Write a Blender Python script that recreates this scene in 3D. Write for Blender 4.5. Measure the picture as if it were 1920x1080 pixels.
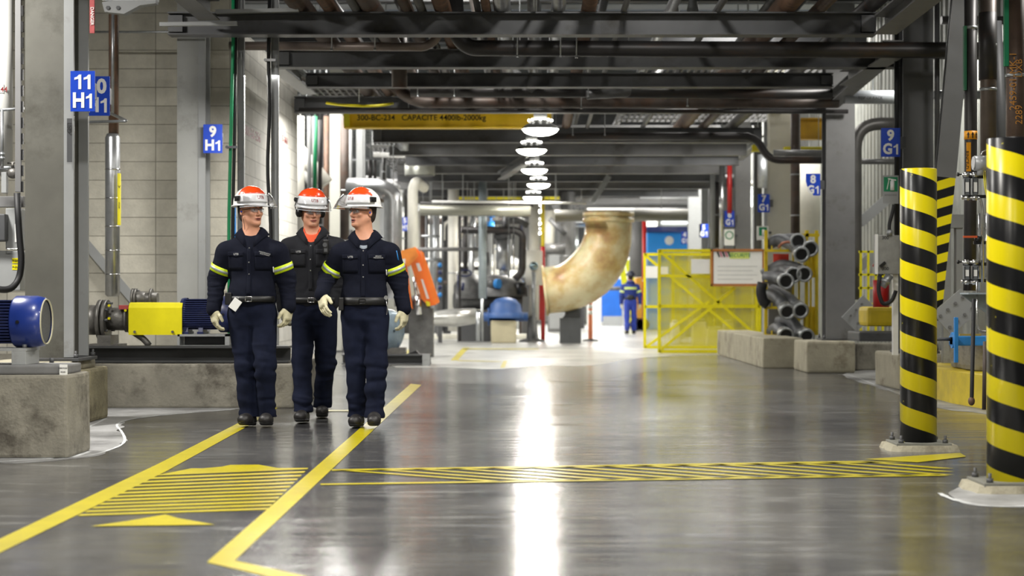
import bpy, bmesh, math, random
import numpy as np
from mathutils import Vector, Matrix, noise, Quaternion
from mathutils.bvhtree import BVHTree
for o in list(bpy.data.objects): bpy.data.objects.remove(o)
S = bpy.context.scene
C = S.collection
PI = math.pi
random.seed(4)
# ------------------------------------------------------------ camera
F, HC = 3300.0, 0.988          # focal length in pixels of a 1920 frame, eye height in metres
cam = bpy.data.cameras.new('camera'); cam_o = bpy.data.objects.new('camera', cam); C.objects.link(cam_o)
cam.sensor_width = 36; cam.lens = F/1920*36
cam.shift_x = -40/1920; cam.shift_y = 20/1920
cam.clip_start = .05; cam.clip_end = 300
cam_o.location = (0, 0, HC); cam_o.rotation_euler = (PI/2, 0, 0)
cam.dof.use_dof = True; cam.dof.focus_distance = 13.2; cam.dof.aperture_fstop = 2.2
S.camera = cam_o
S.view_settings.view_transform = 'Standard'; S.view_settings.look = 'None'
S.view_settings.exposure = 0.35; S.view_settings.gamma = 1; S.view_settings.use_curve_mapping = False
# ------------------------------------------------------------ world and lamps
w = bpy.data.worlds.new('world'); S.world = w; w.use_nodes = True
w.node_tree.nodes['Background'].inputs[0].default_value = (.75, .82, .9, 1)
w.node_tree.nodes['Background'].inputs[1].default_value = .16
def area(name, loc, size, power, col=(1, .96, .88), rot=(0, 0, 0), spread=PI):
    l = bpy.data.lights.new(name, 'AREA'); l.shape = 'DISK'; l.size = size; l.energy = power; l.color = col; l.spread = spread
    o = bpy.data.objects.new(name, l); C.objects.link(o); o.location = loc; o.rotation_euler = rot
    return o
LAMPS = [(.1, 25.1), (-.03, 28.6), (.02, 33), (.11, 37.2), (.0, 42), (.05, 48), (.05, 56), (.1, 64)]
for i, (x, y) in enumerate(LAMPS):
    area('bay_and_fill_light', (x, y, 3.34), .46, 130 if i < 4 else 260)
for x, y, p in [(.1, 12.2, 70), (-.6, 7.8, 120), (.3, 3.6, 150), (-1.0, -.8, 170), (-3.2, 1.5, 120), (2.8, 1.0, 90)]:      # unseen fill lamps added over and behind the camera to light the faces
    area('bay_and_fill_light', (x, y, 3.3), .45, p)
def hall(x, y, z, p, sz):
    area('hall_light', (x, y, z), sz, p, (1, .97, .92))
for a in [(-2.6, 9.0, 5.2, 150, .6), (2.6, 8.5, 5.2, 90, .6), (-5.4, 13.0, 4.6, 330, .8), (-2.7, 17.8, 3.2, 75, .8), (4.9, 15.0, 4.8, 60, .8), (5.0, 22.5, 4.4, 70, .8), (-2.3, 23.0, 3.4, 110, 1.2),
          (.9, 14.6, 5.2, 110, .6), (-1.0, 21.9, 5.2, 90, .8), (3, 26, 5.4, 90, .8),
          (-4.5, 30, 5.2, 560, 4), (3.6, 31, 5.6, 380, 4), (-6, 38, 5.4, 850, 5), (4.6, 43.5, 5.4, 700, 5), (-3, 50, 5.6, 800, 6), (2.5, 60, 5.6, 1200, 7), (-7, 62, 5.6, 750, 6)]:
    hall(*a)
# ------------------------------------------------------------ helpers
def P(px, py, Y): return Vector(((px-1000)/F*Y, Y, HC-(py-560)/F*Y))
def XX(px, Y): return (px-1000)/F*Y
def ZZ(py, Y): return HC-(py-560)/F*Y
def lin(c):
    return tuple((v/255/12.92 if v/255 <= .04045 else ((v/255+.055)/1.055)**2.4) for v in c)
def newmat(name):
    m = bpy.data.materials.new(name); m.use_nodes = True
    nt = m.node_tree; return m, nt, nt.nodes['Principled BSDF']
def N(nt, t, **kw):
    n = nt.nodes.new(t)
    for k, v in kw.items():
        if k.startswith('i_'): n.inputs[k[2:].replace('_', ' ')].default_value = v
        else: setattr(n, k, v)
    return n
MATS = {}
def mat(name, rgb, rough=.5, metal=0, var=.12, scale=7, bump=0.0, bscale=60, dirt=None, dirt_amt=.5, emit=0, coat=0, stretch=None):
    if name in MATS: return MATS[name]
    m, nt, b = newmat(name); c = lin(rgb); L = nt.links
    tc = N(nt, 'ShaderNodeTexCoord'); src = tc.outputs['Object']
    if stretch:
        mp = N(nt, 'ShaderNodeMapping'); mp.inputs['Scale'].default_value = stretch; L.new(src, mp.inputs[0]); src = mp.outputs[0]
    nz = N(nt, 'ShaderNodeTexNoise', i_Scale=scale, i_Detail=6.0, i_Roughness=.6); L.new(src, nz.inputs['Vector'])
    cr = N(nt, 'ShaderNodeValToRGB'); L.new(nz.outputs[0], cr.inputs[0])
    cr.color_ramp.elements[0].position = .3; cr.color_ramp.elements[1].position = .7
    cr.color_ramp.elements[0].color = tuple(max(0, v*(1-var)) for v in c)+(1,)
    cr.color_ramp.elements[1].color = tuple(min(1, v*(1+var)) for v in c)+(1,)
    out = cr.outputs[0]
    if dirt:
        n2 = N(nt, 'ShaderNodeTexNoise', i_Scale=scale*.6, i_Detail=8.0, i_Roughness=.7); L.new(src, n2.inputs['Vector'])
        r2 = N(nt, 'ShaderNodeValToRGB'); L.new(n2.outputs[0], r2.inputs[0])
        r2.color_ramp.elements[0].position = .62-.25*dirt_amt; r2.color_ramp.elements[1].position = .75-.2*dirt_amt
        mx = N(nt, 'ShaderNodeMix', data_type='RGBA'); L.new(r2.outputs[0], mx.inputs[0]); L.new(out, mx.inputs[6]); mx.inputs[7].default_value = lin(dirt)+(1,)
        out = mx.outputs[2]
    L.new(out, b.inputs['Base Color'])
    b.inputs['Roughness'].default_value = rough; b.inputs['Metallic'].default_value = metal
    if coat: b.inputs['Coat Weight'].default_value = coat
    if emit:
        b.inputs['Emission Color'].default_value = c+(1,); b.inputs['Emission Strength'].default_value = emit
    if bump:
        n3 = N(nt, 'ShaderNodeTexNoise', i_Scale=bscale, i_Detail=4.0); L.new(src, n3.inputs['Vector'])
        bp = N(nt, 'ShaderNodeBump', i_Strength=bump, i_Distance=.01); L.new(n3.outputs[0], bp.inputs['Height']); L.new(bp.outputs[0], b.inputs['Normal'])
    MATS[name] = m; return m

def wloc(o):
    v = Vector(o.location)
    while o.parent: o = o.parent; v += o.location
    return v
def thing(name, label, cat, loc, group=None):
    o = bpy.data.objects.new(name, None); C.objects.link(o); o.location = loc; o.empty_display_size = .1
    o['label'] = label; o['category'] = cat
    if group: o['group'] = group
    return o
def tag(o, label, cat, group=None):
    o['label'] = label; o['category'] = cat
    if group: o['group'] = group
    return o
def basis(d, up=None):
    d = d.normalized()
    if up is None: up = Vector((0, 0, 1)) if abs(d.z) < .95 else Vector((0, 1, 0))
    s = d.cross(up).normalized(); u = s.cross(d).normalized()
    return s, u, d
class MB:
    def __init__(s): s.b = bmesh.new()
    def face(s, pts):
        return s.b.faces.new([s.b.verts.new(p) for p in pts])
    def box(s, x0, x1, y0, y1, z0, z1, bev=0, R=None, o=None):
        vs = [s.b.verts.new((x, y, z)) for x in (x0, x1) for y in (y0, y1) for z in (z0, z1)]
        fs = [s.b.faces.new([vs[i] for i in f]) for f in ((0, 1, 3, 2), (4, 6, 7, 5), (0, 4, 5, 1), (2, 3, 7, 6), (0, 2, 6, 4), (1, 5, 7, 3))]
        if bev:
            es = list({e for f in fs for e in f.edges})
            r = bmesh.ops.bevel(s.b, geom=es, offset=bev, segments=2, affect='EDGES', profile=.6)
            vs = list({v for f in r['faces'] for v in f.verts} | {v for v in vs if v.is_valid})
        if R is not None:
            o = Vector(o or ((x0+x1)/2, (y0+y1)/2, (z0+z1)/2))
            for v in vs: v.co = R @ (v.co-o)+o
        return s
    def ring(s, c, sx, ux, r, seg, f=1):
        return [s.b.verts.new(c+sx*math.cos(2*PI*i/seg)*r+ux*math.sin(2*PI*i/seg)*r*f) for i in range(seg)]
    def skin(s, rings, closed=True, caps=True):
        n = len(rings[0])
        for a, b in zip(rings, rings[1:]):
            for i in range(n if closed else n-1):
                j = (i+1) % n
                f = s.b.faces.new((a[i], a[j], b[j], b[i])); f.smooth = True
        if caps:
            s.b.faces.new(list(reversed(rings[0]))); s.b.faces.new(rings[-1])
    def cyl(s, p0, p1, r, r2=None, seg=16, caps=True):
        p0 = Vector(p0); p1 = Vector(p1); sx, ux, d = basis(p1-p0); r2 = r if r2 is None else r2
        s.skin([s.ring(p0, sx, ux, r, seg), s.ring(p1, sx, ux, r2, seg)], True, caps); return s
    def tube(s, pts, r, seg=14, bend=0, caps=True):
        pts = [Vector(p) for p in pts]
        if bend:
            out = [pts[0]]
            for i in range(1, len(pts)-1):
                a, b, c = pts[i-1], pts[i], pts[i+1]
                d1 = (a-b); d2 = (c-b); k = min(bend, d1.length*.49, d2.length*.49); d1.normalize(); d2.normalize()
                for q in range(7):
                    t = q/6; out.append((1-t)**2*(b+d1*k)+2*t*(1-t)*b+t*t*(b+d2*k))
            pts = out+[pts[-1]]
        rs = []; sx = ux = None
        for i, p in enumerate(pts):
            d = (pts[min(i+1, len(pts)-1)]-pts[max(i-1, 0)]).normalized()
            if sx is None: sx, ux, _ = basis(d)
            else:
                sx = (sx-d*sx.dot(d)).normalized(); ux = sx.cross(d).normalized()*(1 if ux.dot(sx.cross(d)) > 0 else -1)
            rr = r[min(len(r)-1, int(i*len(r)/len(pts)))] if isinstance(r, (list, tuple)) else r
            rs.append(s.ring(p, sx, ux, rr, seg))
        s.skin(rs, True, caps); return s
    def lathe(s, c, prof, axis=(0, 0, 1), seg=24, sc=(1, 1), caps=False):
        c = Vector(c); ax = Vector(axis).normalized(); sx, ux, _ = basis(ax)
        rs = []
        for r, h in prof:
            cc = c+ax*h
            rs.append([s.b.verts.new(cc+sx*math.cos(2*PI*i/seg)*max(r, 1e-4)*sc[0]+ux*math.sin(2*PI*i/seg)*max(r, 1e-4)*sc[1]) for i in range(seg)])
        s.skin(rs, True, caps); return s
    def prism(s, poly, d):
        d = Vector(d); a = [s.b.verts.new(p) for p in poly]; b = [s.b.verts.new(Vector(p)+d) for p in poly]
        n = len(a); s.b.faces.new(list(reversed(a))); s.b.faces.new(b)
        for i in range(n): s.b.faces.new((a[i], a[(i+1) % n], b[(i+1) % n], b[i]))
        return s
    def bar(s, p0, p1, w, h, up=None):
        p0 = Vector(p0); p1 = Vector(p1); sx, ux, d = basis(p1-p0, up)
        q = [p0+sx*a*w/2+ux*b*h/2 for a, b in ((-1, -1), (1, -1), (1, 1), (-1, 1))]
        return s.prism(q, p1-p0)
    def ibeam(s, p0, p1, h, w, t=.014, up=None):
        p0 = Vector(p0); p1 = Vector(p1); sx, ux, d = basis(p1-p0, up); a = w/2; b = h/2; k = t/2
        pr = [(-a, -b), (a, -b), (a, -b+t), (k, -b+t), (k, b-t), (a, b-t), (a, b), (-a, b), (-a, b-t), (-k, b-t), (-k, -b+t), (-a, -b+t)]
        return s.prism([p0+sx*x+ux*y for x, y in pr], p1-p0)
    def sphere(s, c, r, sc=(1, 1, 1), seg=16):
        m = Matrix.Translation(c) @ Matrix.Diagonal((sc[0]*r, sc[1]*r, sc[2]*r, 1))
        g = bmesh.ops.create_uvsphere(s.b, u_segments=seg, v_segments=max(6, seg//2), radius=1, matrix=m)
        for v in g['verts']:
            for f in v.link_faces: f.smooth = True
        return s
    def bolt(s, p, r, h, ax=(0, 0, 1)):
        return s.cyl(p, Vector(p)+Vector(ax)*h, r, seg=6)
    def build(s, name, m, parent=None, fixn=True):
        if fixn: bmesh.ops.recalc_face_normals(s.b, faces=s.b.faces)
        me = bpy.data.meshes.new(name); 
        if parent is not None: org = wloc(parent)
        else:
            xs = [v.co for v in s.b.verts]
            org = Vector(((min(v.x for v in xs)+max(v.x for v in xs))/2, (min(v.y for v in xs)+max(v.y for v in xs))/2, min(v.z for v in xs)))
        for v in s.b.verts: v.co -= org
        s.b.to_mesh(me); s.b.free(); me.materials.append(m)
        o = bpy.data.objects.new(name, me); C.objects.link(o)
        if parent is not None: o.parent = parent
        else: o.location = org
        return o
def struct(o): o['kind'] = 'structure'; return o
def text(name, s, m, pos, size, parent, normal=(0, -1, 0), up=(0, 0, 1), bold=.012, depth=.0008, align='CENTER', xs=1.0, sp=1.0, curve=None):
    cu = bpy.data.curves.new('lettering', 'FONT'); cu.body = s; cu.size = size; cu.align_x = align; cu.align_y = 'CENTER'
    cu.offset = bold*size; cu.extrude = depth; cu.space_character = sp; cu.resolution_u = 3
    t = bpy.data.objects.new('tmp', cu); C.objects.link(t); bpy.context.view_layer.update()
    me = bpy.data.meshes.new_from_object(t.evaluated_get(bpy.context.evaluated_depsgraph_get()))
    bpy.data.objects.remove(t)
    n = Vector(normal).normalized(); u = Vector(up); r = u.cross(n).normalized(); u = n.cross(r)
    org = wloc(parent); pos = Vector(pos)
    for v in me.vertices:
        q = v.co; p = pos+r*q.x*xs+u*q.y+n*q.z
        if curve: p = curve(p)
        v.co = p-org
    me.materials.clear(); me.materials.append(m)
    o = bpy.data.objects.new(name, me); C.objects.link(o); o.parent = parent; return o
def copy_tree(o, parent=None):
    c = o.copy(); C.objects.link(c); c.parent = parent
    for ch in list(o.children): copy_tree(ch, c)
    return c
# ------------------------------------------------------------ materials
def set_spec(m, v):
    m.node_tree.nodes['Principled BSDF'].inputs['Specular IOR Level'].default_value = v; return m
STEEL = mat('painted_steel_grey', (112, 112, 112), .5, 0, .10, 3, dirt=(88, 86, 80), dirt_amt=.25)
STEEL_D = mat('painted_steel_dark', (76, 77, 79), .5, 0, .12, 3, dirt=(60, 58, 55), dirt_amt=.3)
STEEL_L = mat('painted_steel_light', (150, 152, 152), .45, 0, .07, 3, dirt=(120, 118, 112), dirt_amt=.2)
GALV = mat('galvanised_steel', (165, 168, 170), .35, .7, .15, 25)
CHROME = mat('polished_metal', (200, 200, 200), .2, .95, .08, 20)
ALU = mat('aluminium_cladding', (182, 184, 186), .3, .85, .12, 9, bump=.25, bscale=9)
PIPE_D = mat('dark_pipe', (52, 50, 50), .42, .25, .25, 5, dirt=(78, 58, 46), dirt_amt=.25, stretch=(.3, 1, 1))
PIPE_R = mat('rusty_pipe', (80, 70, 64), .5, .2, .25, 5, dirt=(88, 64, 50), dirt_amt=.4)
PIPE_RR = mat('rust_brown_pipe', (98, 74, 58), .55, .15, .25, 8, dirt=(72, 62, 56), dirt_amt=.5)
PIPE_G = mat('grey_pipe', (98, 98, 98), .4, .35, .2, 5)
PIPE_W = mat('white_pipe', (222, 220, 210), .45, 0, .06, 5)
CONC = mat('concrete', (134, 130, 118), .85, 0, .22, 5, .5, 50, dirt=(84, 79, 70), dirt_amt=.55)
CONC_L = mat('light_concrete', (166, 160, 140), .85, 0, .15, 4, .45, 50, dirt=(116, 108, 90), dirt_amt=.4)
YEL = mat('yellow_paint', (226, 214, 10), .4, 0, .06, 6)
YEL_D = mat('worn_yellow_paint', (214, 190, 40), .55, 0, .15, 5, dirt=(196, 170, 70), dirt_amt=.4)
BLK = mat('black_plastic', (18, 18, 20), .4, 0, .1)
RUB = mat('black_rubber', (24, 24, 26), .6, 0, .1)
BLUE_S = mat('sign_blue', (14, 66, 190), .4, 0, .06, 4)
WHITE = mat('white_paint', (235, 235, 232), .45, 0, .03)
RED = mat('red_paint', (176, 30, 26), .45, 0, .1)
RED_TXT = mat('dark_red_lettering', (120, 24, 26), .6, 0, .1)
BLUE_M = mat('blue_enamel', (30, 52, 128), .3, 0, .12, 6, coat=.4)
BLUE_MD = mat('dark_blue_enamel', (26, 36, 80), .4, 0, .15, 8)
GREEN = mat('green_cable', (20, 140, 90), .5, 0, .06)
GREEN_S = mat('sign_green', (10, 128, 84), .45, 0, .05)
ORANGE = mat('orange_paint', (240, 120, 30), .4, 0, .08, 5)
BLUE_L = mat('bright_blue_paint', (40, 130, 205), .45, 0, .1, 6)
INK = mat('black_ink', (24, 24, 24), .6, 0, .02)
CAST = mat('cast_iron_grey', (104, 102, 98), .45, .45, .25, 14, .3, 40)
HOSE = mat('grey_rubber_hose', (88, 90, 94), .5, .1, .2, 12)
AMBER = mat('amber_label', (236, 160, 20), .45, 0, .05)
def emat(name, rgb, st):
    m, nt, b = newmat(name); b.inputs['Base Color'].default_value = rgb+(1,)
    b.inputs['Emission Color'].default_value = rgb+(1,); b.inputs['Emission Strength'].default_value = st; return m
GLOW = emat('lamp_glow', (1, .97, .86), 22)
GLOW_S = emat('lamp_glow_soft', (1, .98, .92), 6)
# ------------------------------------------------------------ the setting
def floor_mat():
    m, nt, b = newmat('polished_concrete_floor'); L = nt.links
    tc = N(nt, 'ShaderNodeTexCoord')
    def mp(sc):
        q = N(nt, 'ShaderNodeMapping'); q.inputs['Scale'].default_value = sc; L.new(tc.outputs['Object'], q.inputs[0]); return q.outputs[0]
    n1 = N(nt, 'ShaderNodeTexNoise', i_Scale=.7, i_Detail=9.0, i_Roughness=.62); L.new(mp((1, .45, 1)), n1.inputs['Vector'])
    c = N(nt, 'ShaderNodeValToRGB'); L.new(n1.outputs[0], c.inputs[0]); e = c.color_ramp.elements
    e[0].position = .36; e[0].color = (.032, .032, .037, 1); e[1].position = .64; e[1].color = (.12, .118, .112, 1)
    # fine pale scratches
    n2 = N(nt, 'ShaderNodeTexNoise', i_Scale=3.0, i_Detail=12.0, i_Roughness=.75); L.new(mp((.5, 2.2, 1)), n2.inputs['Vector'])
    r2 = N(nt, 'ShaderNodeValToRGB'); L.new(n2.outputs[0], r2.inputs[0]); r2.color_ramp.elements[0].position = .56; r2.color_ramp.elements[1].position = .7
    mx = N(nt, 'ShaderNodeMix', data_type='RGBA'); L.new(r2.outputs[0], mx.inputs[0]); L.new(c.outputs[0], mx.inputs[6]); mx.inputs[7].default_value = (.27, .27, .26, 1)
    L.new(mx.outputs[2], b.inputs['Base Color'])
    n3 = N(nt, 'ShaderNodeTexNoise', i_Scale=1.6, i_Detail=8.0, i_Roughness=.65); L.new(mp((.6, 1.2, 1)), n3.inputs['Vector'])
    mr = N(nt, 'ShaderNodeMapRange'); L.new(n3.outputs[0], mr.inputs[0]); mr.inputs[1].default_value = .3; mr.inputs[2].default_value = .7
    mr.inputs[3].default_value = .12; mr.inputs[4].default_value = .24; L.new(mr.outputs[0], b.inputs['Roughness'])
    n4 = N(nt, 'ShaderNodeTexNoise', i_Scale=4.0, i_Detail=4.0, i_Roughness=.6); L.new(mp((.12, 1.6, 1)), n4.inputs['Vector'])
    bp = N(nt, 'ShaderNodeBump', i_Strength=.35, i_Distance=.02); L.new(n4.outputs[0], bp.inputs['Height']); L.new(bp.outputs[0], b.inputs['Normal'])
    b.inputs['Specular IOR Level'].default_value = .85
    return m
FLOORM = floor_mat()
fl = MB().box(-14, 12, -4, 80, -.2, 0).build('floor', FLOORM); struct(fl)
def tapemat():
    m = mat('yellow_floor_paint', (180, 166, 4), .32, 0, .12, 5, dirt=(160, 150, 26), dirt_amt=.25); set_spec(m, .7); return m
TAPE = tapemat()
def G(px, py):
    Y = F*HC/(py-560); return Vector((XX(px, Y), Y, 0))
NM = [0]
def marking(polys, name='floor_marking', m=TAPE, z=.0015, lab=None):
    if name == 'floor_marking': NM[0] += 1; z = .0015+.0004*NM[0]
    b = MB()
    for poly in polys:
        a = [p if isinstance(p, Vector) else G(*p) for p in poly]
        if name == 'dust_and_glare_patch':
            for _ in range(3): a = [q for i in range(len(a)) for q in (a[i].lerp(a[(i+1) % len(a)], .25), a[i].lerp(a[(i+1) % len(a)], .75))]
            a = [p+Vector((noise.noise(p*3)*.05, noise.noise(p*3+Vector((5, 5, 5)))*.08, 0)) for p in a]
        f = b.b.faces.new([b.b.verts.new((p.x, p.y, z)) for p in a])
    o = b.build(name, m, fl)
    for p in o.data.polygons:
        pass
    if lab: o['label'] = lab
    return o
marking([[(-60, 1068), (-60, 1040), (0, 1011), (297, 870), (440, 797), (520, 752), (545, 738), (545, 750), (460, 802), (308, 886), (0, 1037)]], lab='long yellow line on the left edge of the walkway')
marking([[(388, 1055), (770, 720), (790, 722), (440, 1052)], [(388, 1055), (440, 1052), (700, 1110), (620, 1110)]], lab='yellow line on the right edge of the walkway, bent at its near end')
# hatched speed strip left (between the walkway lines) and right
hl = []
for i in range(12):
    yl = 889+i*6.9; yr = yl-12; th = 3.5
    xl = lambda y: 302-(y-887)*1.93
    xr = lambda y: 577-(y-880)*1.0
    if yr < 878: hl.append([(xl(yl)+60, 879+.0*i), (xl(yl+th), yl+th), (xr(yr+th), max(yr+th, 880.5)), (xr(879), 878)])
    else: hl.append([(xl(yl), yl), (xl(yl+th), yl+th), (xr(yr+th), yr+th), (xr(yr), yr)])
marking(hl, lab='yellow hatching between the walkway lines')
marking([[(345, 882), (415, 876), (432, 872.5), (485, 872), (535, 881), (470, 879), (400, 881)]], lab='upper yellow arrow head')
marking([[(170, 988), (240, 978), (310, 966), (335, 973), (404, 985)]], lab='lower yellow arrow head')
hr = [[(622, 881), (1615, 865), (1700, 868), (622, 884)], [(600, 908), (602, 910.5), (1780, 893), (1760, 890)]]
for i in range(15):
    x0 = 625+i*70
    yt = lambda x: 882.5-(x-622)*.0162
    yb = lambda x: 909-(x-602)*.0145
    x1 = x0+330
    if x1 > 1790: x1 = 1790
    k = (x1-x0)/330
    ya = yt(x0); yb1 = ya+(yb(x0+330)-ya)*k
    hr.append([(x0, ya), (x0+28, ya), (x1, yb1), (x1-34, yb1)])
hr.append([(1620, 862), (1800, 850), (1812, 857), (1720, 868)])
marking(hr, lab='yellow hatched strip across the driving aisle')
marking([[(845, 676), (868, 652), (880, 652), (858, 676)], [(870, 653.5), (1010, 654), (1010, 655.5), (870, 655.2)], [(858, 676), (940, 678), (940, 679), (858, 677.2)], [(938, 690), (944, 677), (951, 677), (946, 690)]], lab='short yellow lines at the far end of the aisle')
marking([[(612, 769), (612, 772), (700, 772), (700, 770)], [(748, 664), (778, 651), (786, 651), (760, 665)]], lab='thin yellow cross lines left of the aisle')
DUST = mat('pale_mineral_dust', (150, 150, 148), .7, 0, .25, 3, dirt=(100, 100, 100), dirt_amt=.6)
def dusty():
    m, nt, b = newmat('pale_dust_film'); L = nt.links; tc = N(nt, 'ShaderNodeTexCoord')
    n1 = N(nt, 'ShaderNodeTexNoise', i_Scale=1.8, i_Detail=10.0, i_Roughness=.7); L.new(tc.outputs['Object'], n1.inputs['Vector'])
    c = N(nt, 'ShaderNodeValToRGB'); L.new(n1.outputs[0], c.inputs[0]); e = c.color_ramp.elements
    e[0].position = .35; e[0].color = (.13, .13, .128, 1); e[1].position = .68; e[1].color = (.42, .42, .42, 1)
    L.new(c.outputs[0], b.inputs['Base Color']); b.inputs['Roughness'].default_value = .5
    return m
DUSTF = dusty()
marking([[(-60, 875), (150, 862), (200, 850), (238, 828), (226, 806), (222, 798), (250, 784), (340, 774), (450, 768), (545, 752), (560, 700), (150, 690), (-60, 790)]], 'dust_and_glare_patch', DUSTF, .001, 'pale dusty patch on the floor around the concrete plinths')
marking([[(1560, 700), (1640, 725), (1700, 745), (1760, 768), (1850, 775), (1980, 800), (1980, 700), (1660, 690)]], 'dust_and_glare_patch', DUSTF, .001, 'pale dusty patch beside the yellow kerb')
TRANS = mat('floor_glare_falloff', (116, 116, 114), .2, 0, .25, 1.2, dirt=(84, 84, 84), dirt_amt=.6)  # in-between tone that fades out the painted brightness of the far floor
marking([[(690, 700), (760, 712), (900, 722), (1010, 712), (1110, 718), (1230, 692), (1420, 676), (1500, 700), (1500, 640), (690, 640)]], 'dust_and_glare_patch', TRANS, .0005, 'painted fade of the floor glare in front of the worn far floor')
PALE = mat('worn_floor_painted_glare', (176, 176, 172), .28, 0, .25, 1.5, dirt=(120, 120, 118), dirt_amt=.5)  # worn floor, its colour lightened to imitate the overexposed far end
marking([[(700, 688), (800, 690), (840, 688), (930, 694), (1010, 684), (1110, 688), (1200, 668), (1420, 664), (1500, 690), (1600, 700), (1600, 640), (1400, 600), (700, 600)]], 'dust_and_glare_patch', PALE, .0008, 'worn floor with painted glare at the far end of the aisle')
marking([[(1762, 925), (1800, 915), (1850, 905), (1990, 905), (1990, 950), (1900, 952), (1820, 948)]], 'dust_and_glare_patch', DUSTF, .001, 'white residue around the nearest striped post base')
def residue(pts, w_, lab):
    a = [G(*p) for p in pts]
    for _ in range(3): a = [a[0]]+[q for i in range(len(a)-1) for q in (a[i].lerp(a[i+1], .25), a[i].lerp(a[i+1], .75))]+[a[-1]]
    b = MB(); L = []; R = []
    for i, p in enumerate(a):
        d = (a[min(i+1, len(a)-1)]-a[max(i-1, 0)]).normalized(); n = Vector((-d.y, d.x, 0)); k = w_*(.6+.8*abs(noise.noise(p*9)))
        L.append(b.b.verts.new(p+n*k+Vector((0, 0, .002)))); R.append(b.b.verts.new(p-n*k+Vector((0, 0, .002))))
    for i in range(len(a)-1): b.b.faces.new((L[i], L[i+1], R[i+1], R[i]))
    o = b.build('residue_line', RES, fl); o['label'] = lab
RES = mat('white_residue', (196, 198, 198), .7, 0, .25, 12)
residue([(-20, 868), (60, 862), (160, 857), (205, 845), (238, 830), (228, 808), (215, 796), (240, 786), (330, 776), (440, 768)], .012, 'wavy white residue line in front of the left plinths')
residue([(-20, 858), (60, 858), (128, 861), (168, 847)], .02, 'white residue at the foot of the foreground plinth')
residue([(168, 800), (199, 785)], .015, 'white residue at the foot of the second plinth')
residue([(1762, 925), (1780, 935), (1830, 948), (1900, 951), (1960, 945)], .018, 'white residue around the nearest striped post')
residue([(1560, 701), (1600, 704), (1640, 722), (1700, 742)], .012, 'white residue along the right kerb')
def block_mat(name, axis, bw, bh, col, mort, off=0.0, shift=0):
    m, nt, b = newmat(name); L = nt.links; tc = N(nt, 'ShaderNodeTexCoord'); sp = N(nt, 'ShaderNodeSeparateXYZ'); L.new(tc.outputs['Object'], sp.inputs[0])
    cb = N(nt, 'ShaderNodeCombineXYZ'); ad = N(nt, 'ShaderNodeMath', operation='ADD'); ad.inputs[1].default_value = shift
    L.new(sp.outputs[axis], ad.inputs[0]); L.new(ad.outputs[0], cb.inputs[0]); az = N(nt, 'ShaderNodeMath', operation='ADD'); az.inputs[1].default_value = -.023; L.new(sp.outputs[2], az.inputs[0]); L.new(az.outputs[0], cb.inputs[1])
    br = N(nt, 'ShaderNodeTexBrick', offset=off, offset_frequency=2); L.new(cb.outputs[0], br.inputs['Vector'])
    br.inputs['Scale'].default_value = 1; br.inputs['Brick Width'].default_value = bw; br.inputs['Row Height'].default_value = bh
    br.inputs['Mortar Size'].default_value = .005; br.inputs['Mortar Smooth'].default_value = .3; br.inputs['Bias'].default_value = 0
    c = lin(col); br.inputs['Color1'].default_value = tuple(v*.9 for v in c)+(1,); br.inputs['Color2'].default_value = tuple(min(1, v*1.1) for v in c)+(1,)
    br.inputs['Mortar'].default_value = lin(mort)+(1,)
    nz = N(nt, 'ShaderNodeTexNoise', i_Scale=6.0, i_Detail=8.0, i_Roughness=.7); L.new(tc.outputs['Object'], nz.inputs['Vector'])
    mr = N(nt, 'ShaderNodeMapRange'); L.new(nz.outputs[0], mr.inputs[0]); mr.inputs[1].default_value = .3; mr.inputs[2].default_value = .7; mr.inputs[3].default_value = .86; mr.inputs[4].default_value = 1.1
    mx = N(nt, 'ShaderNodeVectorMath', operation='SCALE'); L.new(br.outputs[0], mx.inputs[0]); L.new(mr.outputs[0], mx.inputs['Scale'])
    L.new(mx.outputs[0], b.inputs['Base Color']); b.inputs['Roughness'].default_value = .85
    n2 = N(nt, 'ShaderNodeTexNoise', i_Scale=45.0, i_Detail=4.0); L.new(tc.outputs['Object'], n2.inputs['Vector'])
    a = N(nt, 'ShaderNodeMath', operation='MULTIPLY_ADD'); L.new(br.outputs['Fac'], a.inputs[0]); a.inputs[1].default_value = -1.2; L.new(n2.outputs[0], a.inputs[2])
    bp = N(nt, 'ShaderNodeBump', i_Strength=.5, i_Distance=.008); L.new(a.outputs[0], bp.inputs['Height']); L.new(bp.outputs[0], b.inputs['Normal'])
    return m
YW = 19.75
BLKM = block_mat('concrete_block_front', 0, .417, .2085, (202, 198, 184), (138, 134, 122), 0, -.247)
BLKS = block_mat('concrete_block_side', 1, .4, .2, (196, 194, 186), (150, 148, 140), .5)
struct(MB().box(-14, XX(447, YW), YW, YW+.2, 0, 6).build('wall_left_front', BLKM))
wl = struct(MB().box(XX(447, YW)-.2, XX(447, YW), YW+.2, 24.7, 0, ZZ(112, 22.5)).build('wall_left_side', BLKS))
WALLP = mat('pale_cladding', (188, 190, 188), .6, 0, .06, 2)
def cor_mat(name, rgb, axis, pitch):
    m, nt, b = newmat(name); L = nt.links; tc = N(nt, 'ShaderNodeTexCoord'); sp = N(nt, 'ShaderNodeSeparateXYZ'); L.new(tc.outputs['Object'], sp.inputs[0])
    b.inputs['Base Color'].default_value = lin(rgb)+(1,); b.inputs['Roughness'].default_value = .55; return m
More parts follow.
